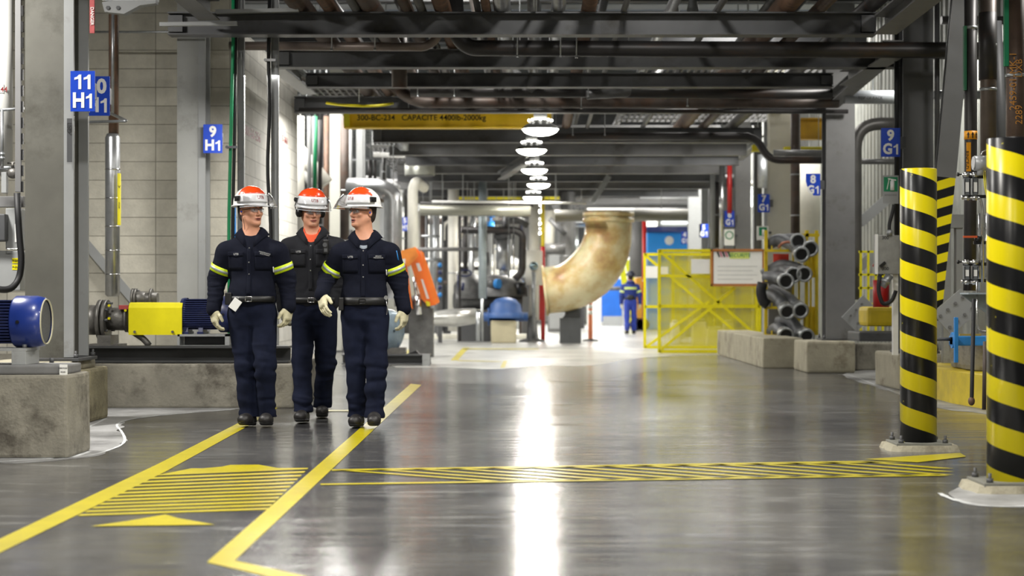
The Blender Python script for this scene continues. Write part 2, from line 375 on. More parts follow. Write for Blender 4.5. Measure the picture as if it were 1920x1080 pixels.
def corrugated(x, y0, y1, z0, z1, pitch, amp, m, name, along='y'):
    b = MB(); n = int((y1-y0)/pitch); pts = []
    for i in range(n):
        for f, a in ((0, 0), (.35, 0), (.5, 1), (.85, 1)): pts.append((y0+(i+f)*pitch, a*amp))
    ra = []; rb = []
    for t, a in pts:
        p = (x-a, t) if along == 'y' else (t, x-a)
        ra.append(b.b.verts.new((p[0], p[1], z0))); rb.append(b.b.verts.new((p[0], p[1], z1)))
    for i in range(len(pts)-1): b.b.faces.new((ra[i], ra[i+1], rb[i+1], rb[i]))
    o = b.build(name, m)
    mod = o.modifiers.new('thickness', 'SOLIDIFY'); mod.thickness = .03
    return struct(o)
corrugated(5.75, 4, 47, 0, 6, .3, .05, mat('grey_green_cladding', (150, 152, 146), .55, 0, .12, 1.5, dirt=(120, 122, 118), dirt_amt=.4), 'wall_right')
struct(MB().box(-14, 12, 78, 78.3, 0, 7).build('wall_far', mat('white_wall', (222, 222, 216), .7, 0, .05, 1)))
struct(MB().box(5.75, 12, 47, 47.3, 0, 6).build('wall_right_return', WALLP))
struct(MB().box(-14.2, -14, -4, 78, 0, 7).build('wall_left', WALLP))
struct(MB().box(11.8, 12, 47.3, 78, 0, 7).build('wall_far_right', WALLP))
struct(MB().box(5.9, 6.0, -4, 47, 0, 7).build('wall_right_outer', WALLP))
struct(MB().box(-14, 12, -4.3, -4, 0, 7).build('wall_behind', mat('dim_cladding', (120, 122, 122), .7, 0, .1, 1)))
corr = MB()
for i in range(84):
    y = -4+i
    corr.box(-14, 12, y, y+.55, 6.0, 6.06); corr.box(-14, 12, y+.55, y+1, 5.93, 5.99)
struct(corr.build('ceiling', mat('ceiling_deck', (128, 132, 134), .6, .1, .1, 1)))
# ------------------------------------------------------------ steel columns, plinths, beams
def column(label, x0, x1, Y, zb, zt, depth=.32, m=STEEL, guard=0, plate=True, group=None):
    X0, X1 = XX(x0, Y), XX(x1, Y); cx = (X0+X1)/2
    t = thing('steel_column', label, 'column', (cx, Y+depth/2, zb), group)
    MB().ibeam((cx, Y+depth/2, zb+.02), (cx, Y+depth/2, zt), depth, X1-X0, .022, (0, 1, 0)).build('shaft', m, t)
    if plate:
        MB().box(X0-.06, X1+.06, Y-.06, Y+depth+.06, zb, zb+.025, .004).build('base_plate', STEEL_D, t)
        for sx in (X0-.03, X1+.03):
            for sy in (Y-.03, Y+depth+.03):
                b = MB(); b.bolt((sx, sy, zb+.025), .018, .03); b.cyl((sx, sy, zb+.025), (sx, sy, zb+.08), .009, seg=8); b.build('anchor_bolt', STEEL_D, t)
    if guard:
        for yy in (Y-.004, Y+depth-.03):
            MB().box(X1-.07, X1+.006, yy-.004, yy+.03, zb+.03, zt).build('corner_strip', STEEL_L, t)['label'] = 'pale steel edge strip'
    return t
def block(label, x0, x1, y0, y1, z0, z1, m=CONC, bev=.02, name='concrete_plinth', cat='concrete plinth', group=None, rough=.008):
    b = MB().box(x0, x1, y0, y1, z0, z1, bev)
    bmesh.ops.subdivide_edges(b.b, edges=[e for e in b.b.edges if e.calc_length() > .2], cuts=4, use_grid_fill=True)
    for v in b.b.verts:
        if v.co.z > z0+.001: v.co += Vector((noise.noise(v.co*4), noise.noise(v.co*4+Vector((9, 0, 0))), noise.noise(v.co*4+Vector((0, 9, 0)))*.5))*rough
    return tag(b.build(name, m), label, cat, group)
c11 = column('thick grey steel column at the far left carrying the 11 H1 sign', 47, 137, 13.75, .5, 6, .47, mat('column_olive_grey', (98, 97, 90), .55, 0, .18, 2, dirt=(74, 72, 64), dirt_amt=.4), 1)
column('pale grey steel column in front of the block wall carrying the 9 H1 sign', 332, 384, 19.2, .0, 6, .3, mat('column_pale_grey', (150, 151, 148), .5, 0, .08, 2, dirt=(118, 118, 112), dirt_amt=.3), 1)
column('grey steel column on the right carrying the 9 G1 sign', 1693, 1750, 19.2, .394, 6, .34, mat('column_mid_grey', (92, 93, 94), .5, 0, .1, 2))
column('grey steel column behind the hose rack end carrying the 8 G1 sign', 1549, 1603, 24.0, .42, 6, .36, STEEL)
column('pale column carrying the small 7 G1 sign', 1443, 1484, 30.0, 0, 6, .3, mat('column_cream', (170, 168, 156), .6, 0, .08, 2))
column('grey column carrying the small 6 G1 sign', 1379, 1408, 35.6, 0, 6, .3)
column('far grey column to the left of the 5 G1 sign', 1291, 1315, 46, 0, 6, .3, STEEL_L)
column('pale round-edged column behind the block wall end', 618, 641, 32.8, 0, 6, .25, mat('column_light_grey', (186, 186, 176), .5, 0, .06, 2))  # one even pale grey for this column
column('narrow pale column above the helmet of the right worker', 668, 684, 38.3, 0, 6, .2, STEEL_L)
column('pale column right of the narrow pale column', 712, 724, 44.0, 0, 6, .2, STEEL_L)
# plinths
block('large stained concrete plinth in the left foreground under the blue motor', -5.4, -2.885, 10.9, 11.46, 0, .515, CONC, .02)
block('weathered concrete plinth under the thick left column', -4.35, -3.53, 13.6, 14.62, 0, .43, mat('yellowish_concrete', (150, 142, 112), .85, 0, .25, 5, .5, 50, dirt=(96, 88, 66), dirt_amt=.55), .03)
tag(MB().box(-4.25, -3.58, 13.62, 14.4, .43, .5, .02).build('grout_pad', CONC_L), 'low grout pad between the thick left column and its plinth', 'grout pad')
block('long stained concrete pump base behind the left worker', -6.5, -2.17, 15.9, 19.0, 0, .395, CONC, .02, 'concrete_plinth', 'concrete plinth')
block('square pale concrete plinth under the column with the 8 G1 sign', XX(1513, 23.4), XX(1604, 23.4), 23.4, 24.6, 0, .42, CONC_L, .03)
block('low concrete wall right of the 8 G1 column plinth', XX(1606, 24.3), 5.6, 24.3, 24.6, 0, .37, CONC, .02, 'concrete_kerb', 'concrete kerb')
b = block('sloping pale concrete kerb under the hose rack', XX(1420, 25.6), XX(1512, 24.7), 25.0, 31.2, 0, .43, CONC_L, .02, 'concrete_kerb', 'concrete kerb')
block('stepped concrete plinth under the column with the 9 G1 sign', XX(1650, 20.0), XX(1715, 20.0)+.4, 19.0, 20.3, 0, .39, CONC_L, .03)
kb = MB()
a0, a1 = G(1680, 716), G(1980, 812)
q = [P(1700, 690, 19.5), P(1982, 690, 13)]
pl = [Vector((4.0, 18.92, 0)), Vector((3.95+.0, 16.6, 0)), Vector((4.25, 13.6, 0)), Vector((4.6, 11.5, 0)), Vector((5.3, 11.5, 0)), Vector((5.3, 18.92, 0))]
kb.prism(pl, (0, 0, .3)); tag(kb.build('yellow_kerb', YEL_D), 'worn yellow painted concrete kerb behind the striped posts', 'kerb')
block('rough grey concrete block on the yellow kerb behind the far striped post', 4.15, 5.2, 16.6, 17.6, .3, .62, CONC, .05, 'concrete_block', 'concrete block', rough=.03)
# beams (transverse)
def beam(label, Y, x0, x1, z=3.54, h=.22, w=.2, m=STEEL_D, brk=True, name='steel_beam'):
    X0, X1 = XX(x0, Y), XX(x1, Y)
    t = thing(name, label, 'beam', ((X0+X1)/2, Y, z))
    MB().ibeam((X0, Y, z+h/2), (X1, Y, z+h/2), h, w, .014, (0, 0, 1)).build('profile', m, t)
    if brk:
        for e, s in ((X0, 1), (X1, -1)):
            MB().box(min(e, e+s*.14), max(e, e+s*.14), Y-.08, Y+.02, z+.03, z+h-.03).build('end_plate', m, t)
    return t
beam('nearest overhead steel beam across the hall', 17.1, 318, 1640)
beam('second overhead steel beam, just behind the black pipe', 19.5, 520, 1685, h=.2)
beam('third overhead steel beam, right above the long dark pipes', 21.3, 575, 1560, h=.17)
beam('fourth overhead steel beam, directly in front of the yellow crane rail', 24.2, 553, 1592, h=.22)
beam('fifth overhead beam, level with the lower edge of the yellow crane rail', 28.8, 700, 1428, h=.24)
for k, (Y, a, b_) in enumerate([(31.4, 730, 1400), (33.7, 760, 1385), (36, 745, 1375), (38.4, 745, 1360), (41, 750, 1330), (44, 760, 1310), (47.5, 770, 1300)]):
    beam(['pale-edged beam just above the third aisle lamp', 'beam level with the third aisle lamp', 'beam between the third and fourth aisle lamps', 'beam level with the fourth aisle lamp',
          'beam behind the fourth aisle lamp', 'far beam above the big stained elbow duct', 'farthest beam above the stained elbow duct'][k], Y, a, b_, m=STEEL_D if k % 2 else STEEL, brk=False)
# longitudinal beams / braces
def lbeam(label, p0, p1, h=.18, w=.16, m=STEEL, name='steel_brace', cat='brace', tilt=None):
    t = MB().ibeam(p0, p1, h, w, .014, tilt).build(name, m); return tag(t, label, cat)
lbeam('pale lengthwise beam on top of the side block wall', (-2.85, 19.6, 3.63), (-2.8, 22, 3.63), .18, .18, STEEL_L)
lbeam('lengthwise beam rising to the top edge beside the right column, nearest', (3.36, 12.5, 3.63), (3.4, 17.0, 3.63), .18, .22)
lbeam('lengthwise beam between the second and third overhead beams at the right column', (3.8, 18.6, 3.63), (3.78, 21.1, 3.63), .18, .22)
lbeam('lengthwise beam over the left side above the nearest beam end', (-3.3, 13.0, 3.9), (-3.1, 16.85, 3.75), .2, .2)
lbeam('pale brace behind the yellow crane rail lower right', P(985, 300, 31.8), P(940, 330, 35.6), .16, .16)
lbeam('short brace left above the stained elbow duct', P(1142, 330, 38), P(1110, 380, 38), .12, .2, STEEL_L)
lbeam('pale knee brace between fifth overhead beam and the 6 G1 column', P(1425, 262, 29), P(1385, 295, 35), .14, .14, STEEL_L)
lbeam('pale diagonal brace at the right end of the fourth overhead beam', P(1645, 115, 20.5), P(1560, 190, 23.8), .16, .2)
lbeam('grey diagonal brace on the block wall behind the lagged riser', P(150, 440, 19.69), P(285, 600, 19.69), .16, .1, STEEL_L, tilt=(0, 1, 0))
lbeam('grey diagonal brace right of the side wall between two workers', P(512, 395, 26), P(600, 500, 26), .22, .1, STEEL_L, tilt=(0, 1, 0))
# large leaning brace with striped foot
def stripe_mat(name, period, helix=1, slope=0.0, phase=0.0):
    m, nt, b = newmat(name); L = nt.links; tc = N(nt, 'ShaderNodeTexCoord'); sp = N(nt, 'ShaderNodeSeparateXYZ'); L.new(tc.outputs['Object'], sp.inputs[0])
    def M(op, a, bb=None, c=None):
        n = N(nt, 'ShaderNodeMath', operation=op)
        for i, v in enumerate((a, bb, c)):
            if v is None: continue
            if isinstance(v, (int, float)): n.inputs[i].default_value = v
            else: L.new(v, n.inputs[i])
        return n.outputs[0]
    th = M('ARCTAN2', sp.outputs[1], sp.outputs[0])
    ph = M('ADD', M('DIVIDE', sp.outputs[2], period), M('MULTIPLY', th, helix/(2*PI)))
    if slope: ph = M('ADD', ph, M('MULTIPLY', sp.outputs[0], slope/period))
    fr = M('FRACT', M('ADD', ph, 100.0+phase))
    st = M('LESS_THAN', fr, .5)
    nz = N(nt, 'ShaderNodeTexNoise', i_Scale=9.0, i_Detail=10.0, i_Roughness=.7); L.new(tc.outputs['Object'], nz.inputs['Vector'])
    chip = M('GREATER_THAN', nz.outputs[0], .665)
    mx = N(nt, 'ShaderNodeMix', data_type='RGBA'); L.new(st, mx.inputs[0]); mx.inputs[6].default_value = lin((20, 20, 22))+(1,); mx.inputs[7].default_value = lin((236, 218, 8))+(1,)
    m2 = N(nt, 'ShaderNodeMix', data_type='RGBA'); L.new(M('MULTIPLY', chip, M('SUBTRACT', 1.0, st)), m2.inputs[0]); L.new(mx.outputs[2], m2.inputs[6]); m2.inputs[7].default_value = lin((190, 180, 40))+(1,)
    n3 = N(nt, 'ShaderNodeTexNoise', i_Scale=16.0, i_Detail=8.0, i_Roughness=.8); L.new(tc.outputs['Object'], n3.inputs['Vector'])
    sc = M('MULTIPLY', M('GREATER_THAN', n3.outputs[0], .70), st)
    m3 = N(nt, 'ShaderNodeMix', data_type='RGBA'); L.new(sc, m3.inputs[0]); L.new(m2.outputs[2], m3.inputs[6]); m3.inputs[7].default_value = lin((150, 140, 40))+(1,)
    L.new(m3.outputs[2], b.inputs['Base Color']); b.inputs['Roughness'].default_value = .28
    return m
t = thing('leaning_brace', 'broad leaning steel brace behind the far striped post with a striped lower part', 'brace', P(1768, 560, 17.8))
MB().ibeam(P(1808, -60, 17.8), P(1772, 333, 17.8), .1, .2, .02, (0, 1, 0)).build('brace_shaft', mat('brace_grey', (108, 109, 110), .5, 0, .08, 2), t)
MB().ibeam(P(1772, 333, 17.8), P(1745, 600, 17.8), .1, .19, .02, (0, 1, 0)).build('striped_foot', stripe_mat('striped_brace', .185, 0, -.3), t)['label'] = 'yellow and black striped lower part'
# gusset plates with bolts at the foot of the braces
def gusset(label, px, py, Y, wpx, hpx, rot, n=3):
    c = P(px, py, Y); w = wpx/F*Y; h = hpx/F*Y; R = Matrix.Rotation(rot, 3, 'Y')
    t = thing('gusset_plate', label, 'gusset plate', c-Vector((0, 0, h/2)))
    MB().box(c.x-w/2, c.x+w/2, Y-.015, Y+.015, c.z-h/2, c.z+h/2, .003, R, c).build('plate', STEEL_L, t)
    for i in range(n):
        for j in range(2):
            q = c+R @ Vector(((i-(n-1)/2)*w*.26, 0, (j-.5)*h*.5)); MB().bolt(q-Vector((0, .015, 0)), .016, .02, (0, -1, 0)).build('bolt', STEEL, t)
gusset('bolted grey gusset plate right of the 8 G1 column foot', 1612, 588, 23.2, 58, 40, -.8)
gusset('bolted grey gusset plate at the foot of the leaning brace', 1792, 585, 17.6, 70, 55, -.7, 4)
# grey frame behind far striped post
t = thing('support_stand', 'pale steel support stand between the leaning brace and the dark riser', 'stand', P(1805, 640, 18.8))
MB().box(XX(1768, 18.8), XX(1850, 18.8), 18.8, 18.95, ZZ(427, 18.8), ZZ(402, 18.8)).build('crossbar', STEEL_L, t)
for a, b_ in ((1770, 1784), (1794, 1806), (1836, 1848)):
    MB().box(XX(a, 18.8), XX(b_, 18.8), 18.82, 18.93, .3, ZZ(427, 18.8)).build('post', STEEL_L, t)
# ------------------------------------------------------------ striped posts
def bollard(label, px0, px1, ytop, ybase, Y, phase):
    r = (px1-px0)/2/F*Y; cx = XX((px0+px1)/2, Y); zb = .05; zt = ZZ(ytop, Y)
    t = thing('striped_post', label, 'bollard', (cx, Y, 0), 'striped posts on the right')
    b = MB(); b.lathe((cx, Y, 0), [(r-.012, zb), (r, zb), (r, zt-.004), (r-.003, zt), (r-.01, zt), (r-.012, zt-.05)], seg=64); b.build('striped_sleeve', stripe_mat('stripes_%d' % int(Y), .236, 1, 0, phase), t)
    b = MB(); b.lathe((cx, Y, 0), [(.001, zt-.012), (r-.012, zt-.012)], seg=48); b.build('top_cap', STEEL_L, t)
    b = MB()
    n = 26; pts = []
    for i in range(n):
        a = 2*PI*i/n; rr = r*(2.15+.25*noise.noise(Vector((math.cos(a)*1.7, math.sin(a)*1.7, Y))))
        sq = 1/max(abs(math.cos(a)), abs(math.sin(a)))**.7
        pts.append(Vector((cx+math.cos(a)*rr*sq*.92, Y+math.sin(a)*rr*sq*.85, 0)))
    r0 = [b.b.verts.new(p) for p in pts]; r1 = [b.b.verts.new(Vector((cx, Y, 0))+(p-Vector((cx, Y, 0)))*.93+Vector((0, 0, .038))) for p in pts]
    for i in range(n): b.b.faces.new((r0[i], r0[(i+1) % n], r1[(i+1) % n], r1[i]))
    b.b.faces.new(r1); b.b.faces.new(list(reversed(r0))); b.build('grout_pad', CONC_L, t)
    b = MB(); k = r*1.5; b.box(cx-k, cx+k, Y-k, Y+k, .03, .052, .003); b.build('base_plate', mat('base_plate_grey', (120, 120, 112), .6, .1, .15, 8), t)
    for sx in (-1, 1):
        for sy in (-1, 1):
            b = MB(); q = (cx+sx*k*.8, Y+sy*k*.8, .052); b.bolt(q, .018, .022); b.cyl(q, (q[0], q[1], .1), .009, seg=8); b.build('anchor_bolt', STEEL_D, t)
    return t
bollard('yellow and black striped steel post standing left of the nearest one', 1688, 1756, 317, 842, 11.55, .69)
bollard('nearest yellow and black striped steel post at the right edge', 1851, 1940, 260, 922, 9.1, .43)
# ------------------------------------------------------------ column signs
def sign(l1, l2, px0, px1, py0, py1, Y, label, chip=False):
    X0, X1, z0, z1 = XX(px0, Y), XX(px1, Y), ZZ(py1, Y), ZZ(py0, Y); h = z1-z0
    t = thing('column_sign', label, 'sign', ((X0+X1)/2, Y, z0), 'blue column number signs')
    if chip: MB().prism([(X0, Y, z1), (X1, Y, z1), (X1, Y, z0), (X0+(X1-X0)*.52, Y, z0), (X0+(X1-X0)*.42, Y, z0+h*.15), (X0+(X1-X0)*.1, Y, z0+h*.42), (X0, Y, z0+h*.65)], (0, .006, 0)).build('plate', BLUE_S, t)
    else: MB().box(X0, X1, Y, Y+.006, z0, z1, .001).build('plate', BLUE_S, t)
    MB().box(X1-.03 if X0 < 0 else X1-.02, X1+.06 if X0 > 0 else X1+.0, Y+.006, Y+.06, z0+h*.3, z1-h*.3).build('bracket', STEEL_D, t)
    cx = (X0+X1)/2; cw = (X1-X0)
    def glyphs(nm, st, zc, hh):
        wd = {'1': .5, 'H': .8, 'G': .86}; tot = sum(wd.get(c, .72) for c in st)*hh*.92; sc_ = min(1, cw*.86/tot); x = cx-tot*sc_/2
        for c in st:
            w_ = wd.get(c, .72)*hh*.92*sc_; xm = x+w_/2
            if c == '1':
                k = hh*.36; MB().prism([(xm+.02*hh*s1+a1*k*sc_, Y-.0015, zc+b1*k) for a1, b1, s1 in ((.05, -1, 0), (.45, -1, 0), (.45, 1, 0), (.12, 1, 0), (-.1, .72, 0), (-.5, .58, 0), (-.5, .28, 0), (.05, .42, 0))], (0, .0015, 0)).build(nm, WHITE, t)
            else: text(nm, c, WHITE, (xm, Y-.0012, zc), hh, t, bold=.04, xs=.98*sc_)
            x += w_
    glyphs('number', l1, z0+h*.73, h*.5); glyphs('grid_code', l2, z0+h*.26, h*.5)
sign('11', 'H1', 132, 178, 133, 209, 13.6, 'blue sign reading 11 H1 on the thick left column')
sign('10', 'H1', 158, 206, 143, 217, 14.25, 'blue sign partly hidden behind the 11 H1 sign')
sign('9', 'H1', 381, 417, 233, 287, 19.1, 'blue sign reading 9 H1 on the pale column')
sign('9', 'G1', 1652, 1688, 240, 294, 18.8, 'blue sign reading 9 G1 on the right column')
sign('8', 'G1', 1511, 1538, 325.6, 366.7, 24.0, 'chipped blue sign reading 8 G1', True)
sign('7', 'G1', 1421, 1443, 364, 398, 29.9, 'blue sign reading 7 G1')
sign('6', 'G1', 1359, 1377, 395, 425, 35.5, 'blue sign reading 6 G1')
sign('5', 'G1', 1311, 1328, 420, 445, 46, 'dark blue sign reading 5 G1')
sign('4', 'G1', 1277, 1290, 434, 458, 52, 'farthest blue sign reading 4 G1 beside the blue enclosure')
sign('5', 'H1', 752, 766, 407, 433, 42.6, 'blue sign reading 5 H1 among the pipes left of the tall white pipe')
# extinguisher sign
Y = 18.8
t = thing('extinguisher_sign', 'grey plate with a green fire extinguisher symbol below the 9 G1 sign', 'sign', P(1670, 382, Y))
MB().box(XX(1655, Y), XX(1685, Y), Y, Y+.006, ZZ(382, Y), ZZ(329, Y)).build('plate', STEEL_L, t)
MB().box(XX(1657, Y), XX(1683, Y), Y-.002, Y, ZZ(359, Y), ZZ(332, Y)).build('green_panel', GREEN_S, t)
b = MB(); b.cyl(P(1673, 357, Y-.006), P(1673, 340, Y-.006), .022, seg=12); b.cyl(P(1673, 340, Y-.006), P(1673, 337, Y-.006), .022, .008, seg=12)
b.bar(P(1665, 335, Y-.004), P(1680, 338, Y-.004), .006, .012); b.bar(P(1667, 336, Y-.004), P(1663, 355, Y-.004), .006, .016); b.build('extinguisher_symbol', WHITE, t)
MB().box(XX(1680, Y), XX(1700, Y), Y+.006, Y+.03, ZZ(362, Y), ZZ(350, Y)).build('mounting_arm', STEEL_D, t)
text('caption', 'EXTINCTEUR', STEEL, P(1670, 366, Y-.001), .022, t)
# safety plates far
for (x0, x1, y0, y1, Y, lb) in [(1419, 1441, 424, 450, 29.6, 'white plate with a green extinguisher symbol under the 7 G1 sign'), (1358, 1377, 430, 460, 35.4, 'white plate with a green round symbol under the 6 G1 sign')]:
    t = thing('safety_sign', lb, 'sign', P((x0+x1)/2, y1, Y)); MB().box(XX(x0, Y), XX(x1, Y), Y, Y+.01, ZZ(y1, Y), ZZ(y0, Y)).build('plate', WHITE, t)
    MB().box(XX(x1-4, Y), XX(x1+6, Y), Y+.01, Y+.5, ZZ(y0+14, Y), ZZ(y0+10, Y)).build('mounting_arm', STEEL_D, t)
    if x0 > 1400:
        MB().box(XX(x0+4, Y), XX(x1-3, Y), Y-.004, Y, ZZ(y1-8, Y), ZZ(y0+2, Y)).build('green_panel', GREEN_S, t)
        MB().cyl(P(1431, y1-9, Y-.008), P(1431, y0+6, Y-.008), .02, seg=8).build('extinguisher_symbol', WHITE, t)
    else:
        b = MB(); b.tube([P(1367.5+7*math.cos(i*PI/8), 441+7*math.sin(i*PI/8), Y-.004) for i in range(17)], .012, 6); b.build('green_ring', GREEN_S, t)
# ------------------------------------------------------------ pipes
def pipe(label, pts, r, m=PIPE_D, bend=.25, name='pipe', cat='pipe', clamps=(), fl=(), seg=18):
    pts = [Vector(p) for p in pts]
    b = MB(); b.tube(pts, r, seg, bend if len(pts) > 2 else 0)
    if not clamps and not fl: return tag(b.build(name, m), label, cat)
    lo = min(pts, key=lambda p: p.z)
    t = thing(name, label, cat, lo); b.build('pipe_body', m, t)
    for k in clamps:
        p = pts[0].lerp(pts[1], k); d = (pts[1]-pts[0]).normalized()
        MB().cyl(p-d*.012, p+d*.012, r+.006).build('clamp_band', GALV, t)
    for k in fl:
        p = pts[0].lerp(pts[1], k); d = (pts[1]-pts[0]).normalized()
        q = MB(); q.cyl(p-d*.03, p-d*.004, r*1.5); q.cyl(p+d*.004, p+d*.03, r*1.5); q.build('flange', m, t)
    return t
HP = []
HP.append(pipe('long black pipe crossing above the second overhead beam', [P(850, -60, 18.9), P(858, 70, 18.5), P(880, 90, 18.5), P(1250, 92, 18.5), P(1682, 94, 18.5), P(1900, 94, 18.5)], .085, PIPE_D, .35, clamps=()))
pipe('brown grey pipe above the left end of the second overhead beam', [P(430, 86, 18.2), P(800, 88, 18.2), P(822, 70, 18.2), P(826, 40, 18.2)], .045, mat('brown_grey_pipe', (120, 108, 100), .35, .3, .2, 4), .12)
HP.append(pipe('upper long dark pipe crossing in front of the third overhead beam', [P(770, 172, 22.3), P(1100, 173, 22.3), P(1560, 176, 22.3)], .07, PIPE_D))
HP.append(pipe('rusty brown pipe crossing below the upper long dark pipe', [P(738, 160, 23.5), P(775, 192, 23.2), P(1400, 192, 23.2), P(1572, 192, 23.2)], .075, PIPE_R, .3))
t = pipe('grey wrapped pipe end between the fourth beam and the right column', [P(1583, 182, 22.8), P(1690, 182, 22.8)], .088, mat('wrapped_pipe_grey', (148, 152, 156), .3, .3, .1, 4))
text('marking', 'TOP OF RACK', INK, P(1632, 184, 22.7), .05, t, depth=.0005)
pipe('thin dark pipe under the fourth overhead beam', [P(560, 206, 23.9), P(1590, 209, 23.9)], .03, PIPE_D)
pipe('diagonal dark pipe dropping towards the long dark pipes', [P(950, 128, 22.6), P(1000, 165, 22.2)], .07, PIPE_G)
pipe('diagonal grey pipe joining the upper long dark pipe from the right', [P(1245, 120, 24), P(1200, 172, 22.3), P(1100, 178, 22.2)], .06, PIPE_G, .2)
pipe('vertical brown pipe stub above the yellow curved strip', [P(749, 60, 20.5), P(749, 165, 20.5)], .09, PIPE_R)
HP.append(pipe('dark pipe behind the crane rail that turns down beside the 7 G1 sign', [P(1030, 256, 27.2), P(1418, 256, 27.2), P(1440, 300, 27.2), P(1545, 300, 27.2)], .06, PIPE_D, .3))
pipe('grey silver pipe at head height of the 8 G1 column', [P(1450, 287, 26.6), P(1550, 287, 26.6)], .05, PIPE_G)
pipe('big dark elbow pipe standing before the corrugated wall', [P(1700, 232, 25.2), P(1604, 232, 25.2), P(1604, 560, 25.2), P(1604, 562, 25.2)], .09, mat('elbow_grey', (84, 82, 80), .4, .3, .15, 4), .55)
pipe('thick dark vertical pipe right of the pale 7 G1 column', [P(1491, 200, 28), P(1491, 455, 28)], .075, PIPE_R, clamps=(.5, .8))
pipe('thin black conduit on the left face of the 9 G1 column', [P(1681, -20, 18.95), P(1681, 470, 18.95)], .025, RUB)
pipe('thin grey pipe right of the 9 G1 column', [P(1757, -20, 18.9), P(1757, 330, 18.9)], .028, STEEL_D)
pipe('dark horizontal pipe between the leaning brace and the 9 G1 column', [P(1745, 96, 19.8), P(1925, 98, 19.8)], .09, PIPE_D)
pipe('pale horizontal pipe low behind the leaning brace', [P(1750, 178, 20.5), P(1860, 178, 20.5)], .05, GALV)
pipe('grey horizontal pipe high behind the leaning brace', [P(1765, 38, 20.6), P(1925, 38, 20.6)], .05, PIPE_G)
pipe('grey horizontal pipe in front of the corrugated wall', [P(1612, 303, 25.6), P(1690, 303, 25.6)], .04, PIPE_G)
# big riser pipes on the right
r1 = pipe('dark riser pipe with an amber arrow label left of the instruments', [P(1820, -30, 15.0), P(1820, 300, 15.0), P(1818, 545, 15.0)], .054, PIPE_D, clamps=(.25,))
MB().cyl(P(1820, 262, 15.0), P(1820, 246, 15.0), .056).build('arrow_band', AMBER, r1)['label'] = 'amber band with black arrows'
for k in (-.6, .05, .7):
    a = k; c = Vector((XX(1820, 15.0)+.057*math.sin(a), 15.0-.057*math.cos(a), ZZ(254, 15.0)))
    rt = Vector((math.cos(a), math.sin(a), 0)); b = MB()
    b.prism([c+rt*x+Vector((0, 0, z)) for x, z in ((-.012, .002), (0, .028), (.012, .002), (.005, .002), (.005, -.028), (-.005, -.028), (-.005, .002))], Vector((math.sin(a), -math.cos(a), 0))*.002); b.build('arrow', INK, r1)
b = MB(); b.box(XX(1809, 15)-.0, XX(1817, 15), 14.938, 14.945, ZZ(322, 15), ZZ(268, 15)); b.build('amber_label', AMBER, r1)
text('label_text', 'RINCE-D', INK, P(1813, 300, 14.937), .04, r1, up=(1, 0, 0), xs=1)
b = MB(); b.box(XX(1806.5, 15)-.005, XX(1810, 15), 14.95, 15.0, ZZ(170, 15), ZZ(50, 15)); b.build('green_label', mat('label_green_white', (60, 130, 96), .5, 0, .1), r1)
r2 = pipe('brown grey riser pipe behind the top of the nearest striped post', [P(1853, -30, 14.6), P(1853, 330, 14.6)], .066, mat('brown_riser', (92, 82, 74), .45, .3, .2, 5, dirt=(110, 78, 56), dirt_amt=.3), clamps=(.32, .55))
MB().cyl(P(1852, 150, 14.6), P(1852, 24, 14.6), .075).build('dark_sleeve', PIPE_D, r2)['label'] = 'dark sleeve between two bands'
r3 = pipe('rusty riser pipe at the right edge with orange handwriting', [P(1904, -30, 13.4), P(1904, 400, 13.4)], .072, mat('handwritten_riser', (86, 70, 60), .4, .3, .2, 5, dirt=(70, 58, 52), dirt_amt=.4), clamps=(.4,))
OCH = mat('ochre_paint_marker', (190, 130, 50), .6, 0, .05)
text('handwriting', '2459-01-MK-1', OCH, P(1900, 152, 13.32), .075, r3, up=(-1, 0, 0), bold=-.005, depth=.003)
text('handwriting', 'DXB', OCH, P(1911, 128, 13.33), .07, r3, up=(-1, 0, 0), bold=-.005, depth=.003)
text('handwriting', '2289', OCH, P(1911, 215, 13.33), .075, r3, up=(-1, 0, 0), bold=-.005, depth=.003)
b = MB(); b.box(XX(1886, 13.4)-.02, XX(1889, 13.4), 13.36, 13.4, ZZ(125, 13.4), ZZ(-10, 13.4)); b.build('green_label', GREEN_S, r3)
pipe('dark inclined brace pipe between the two brown risers', [P(1868, 40, 16.2), P(1885, 420, 16.2)], .05, STEEL_D)
# ------------------------------------------------------------ overhead lengthwise pipes resting on the beams
LP = [(560, .1, PIPE_R, 'thick rusty'), (617, .07, PIPE_RR, 'rust-brown'), (668, .045, PIPE_G, 'thin grey'), (692, .1, PIPE_R, 'wide brown'), (762, .06, PIPE_R, 'brown'), (790, .045, PIPE_G, 'slim grey'),
      (828, .085, PIPE_RR, 'large brown'), (896, .03, PIPE_D, 'slim dark'), (912, .045, PIPE_RR, 'narrow rusty'), (941, .085, ALU, 'silver lagged'), (1003, .02, GALV, 'very thin bright'), (1047, .07, ALU, 'second silver lagged'), (1105, .075, PIPE_RR, 'rust-stained'),
      (1170, .03, STEEL, 'thin grey painted'), (1345, .035, PIPE_G, 'thin pale'), (1478, .11, PIPE_RR, 'thick dark-rusty'), (1540, .065, PIPE_R, 'brown slanting'), (1632, .08, PIPE_D, 'thick black')]
for i, (px, r, m, lb) in enumerate(LP):
    X = XX(px, 17.1); t = pipe(lb+' lengthwise pipe resting on the nearest overhead beam', [(X, 13.0, 3.76+r), (X, 30 if i % 2 else 46, 3.76+r)], r, m, seg=12)
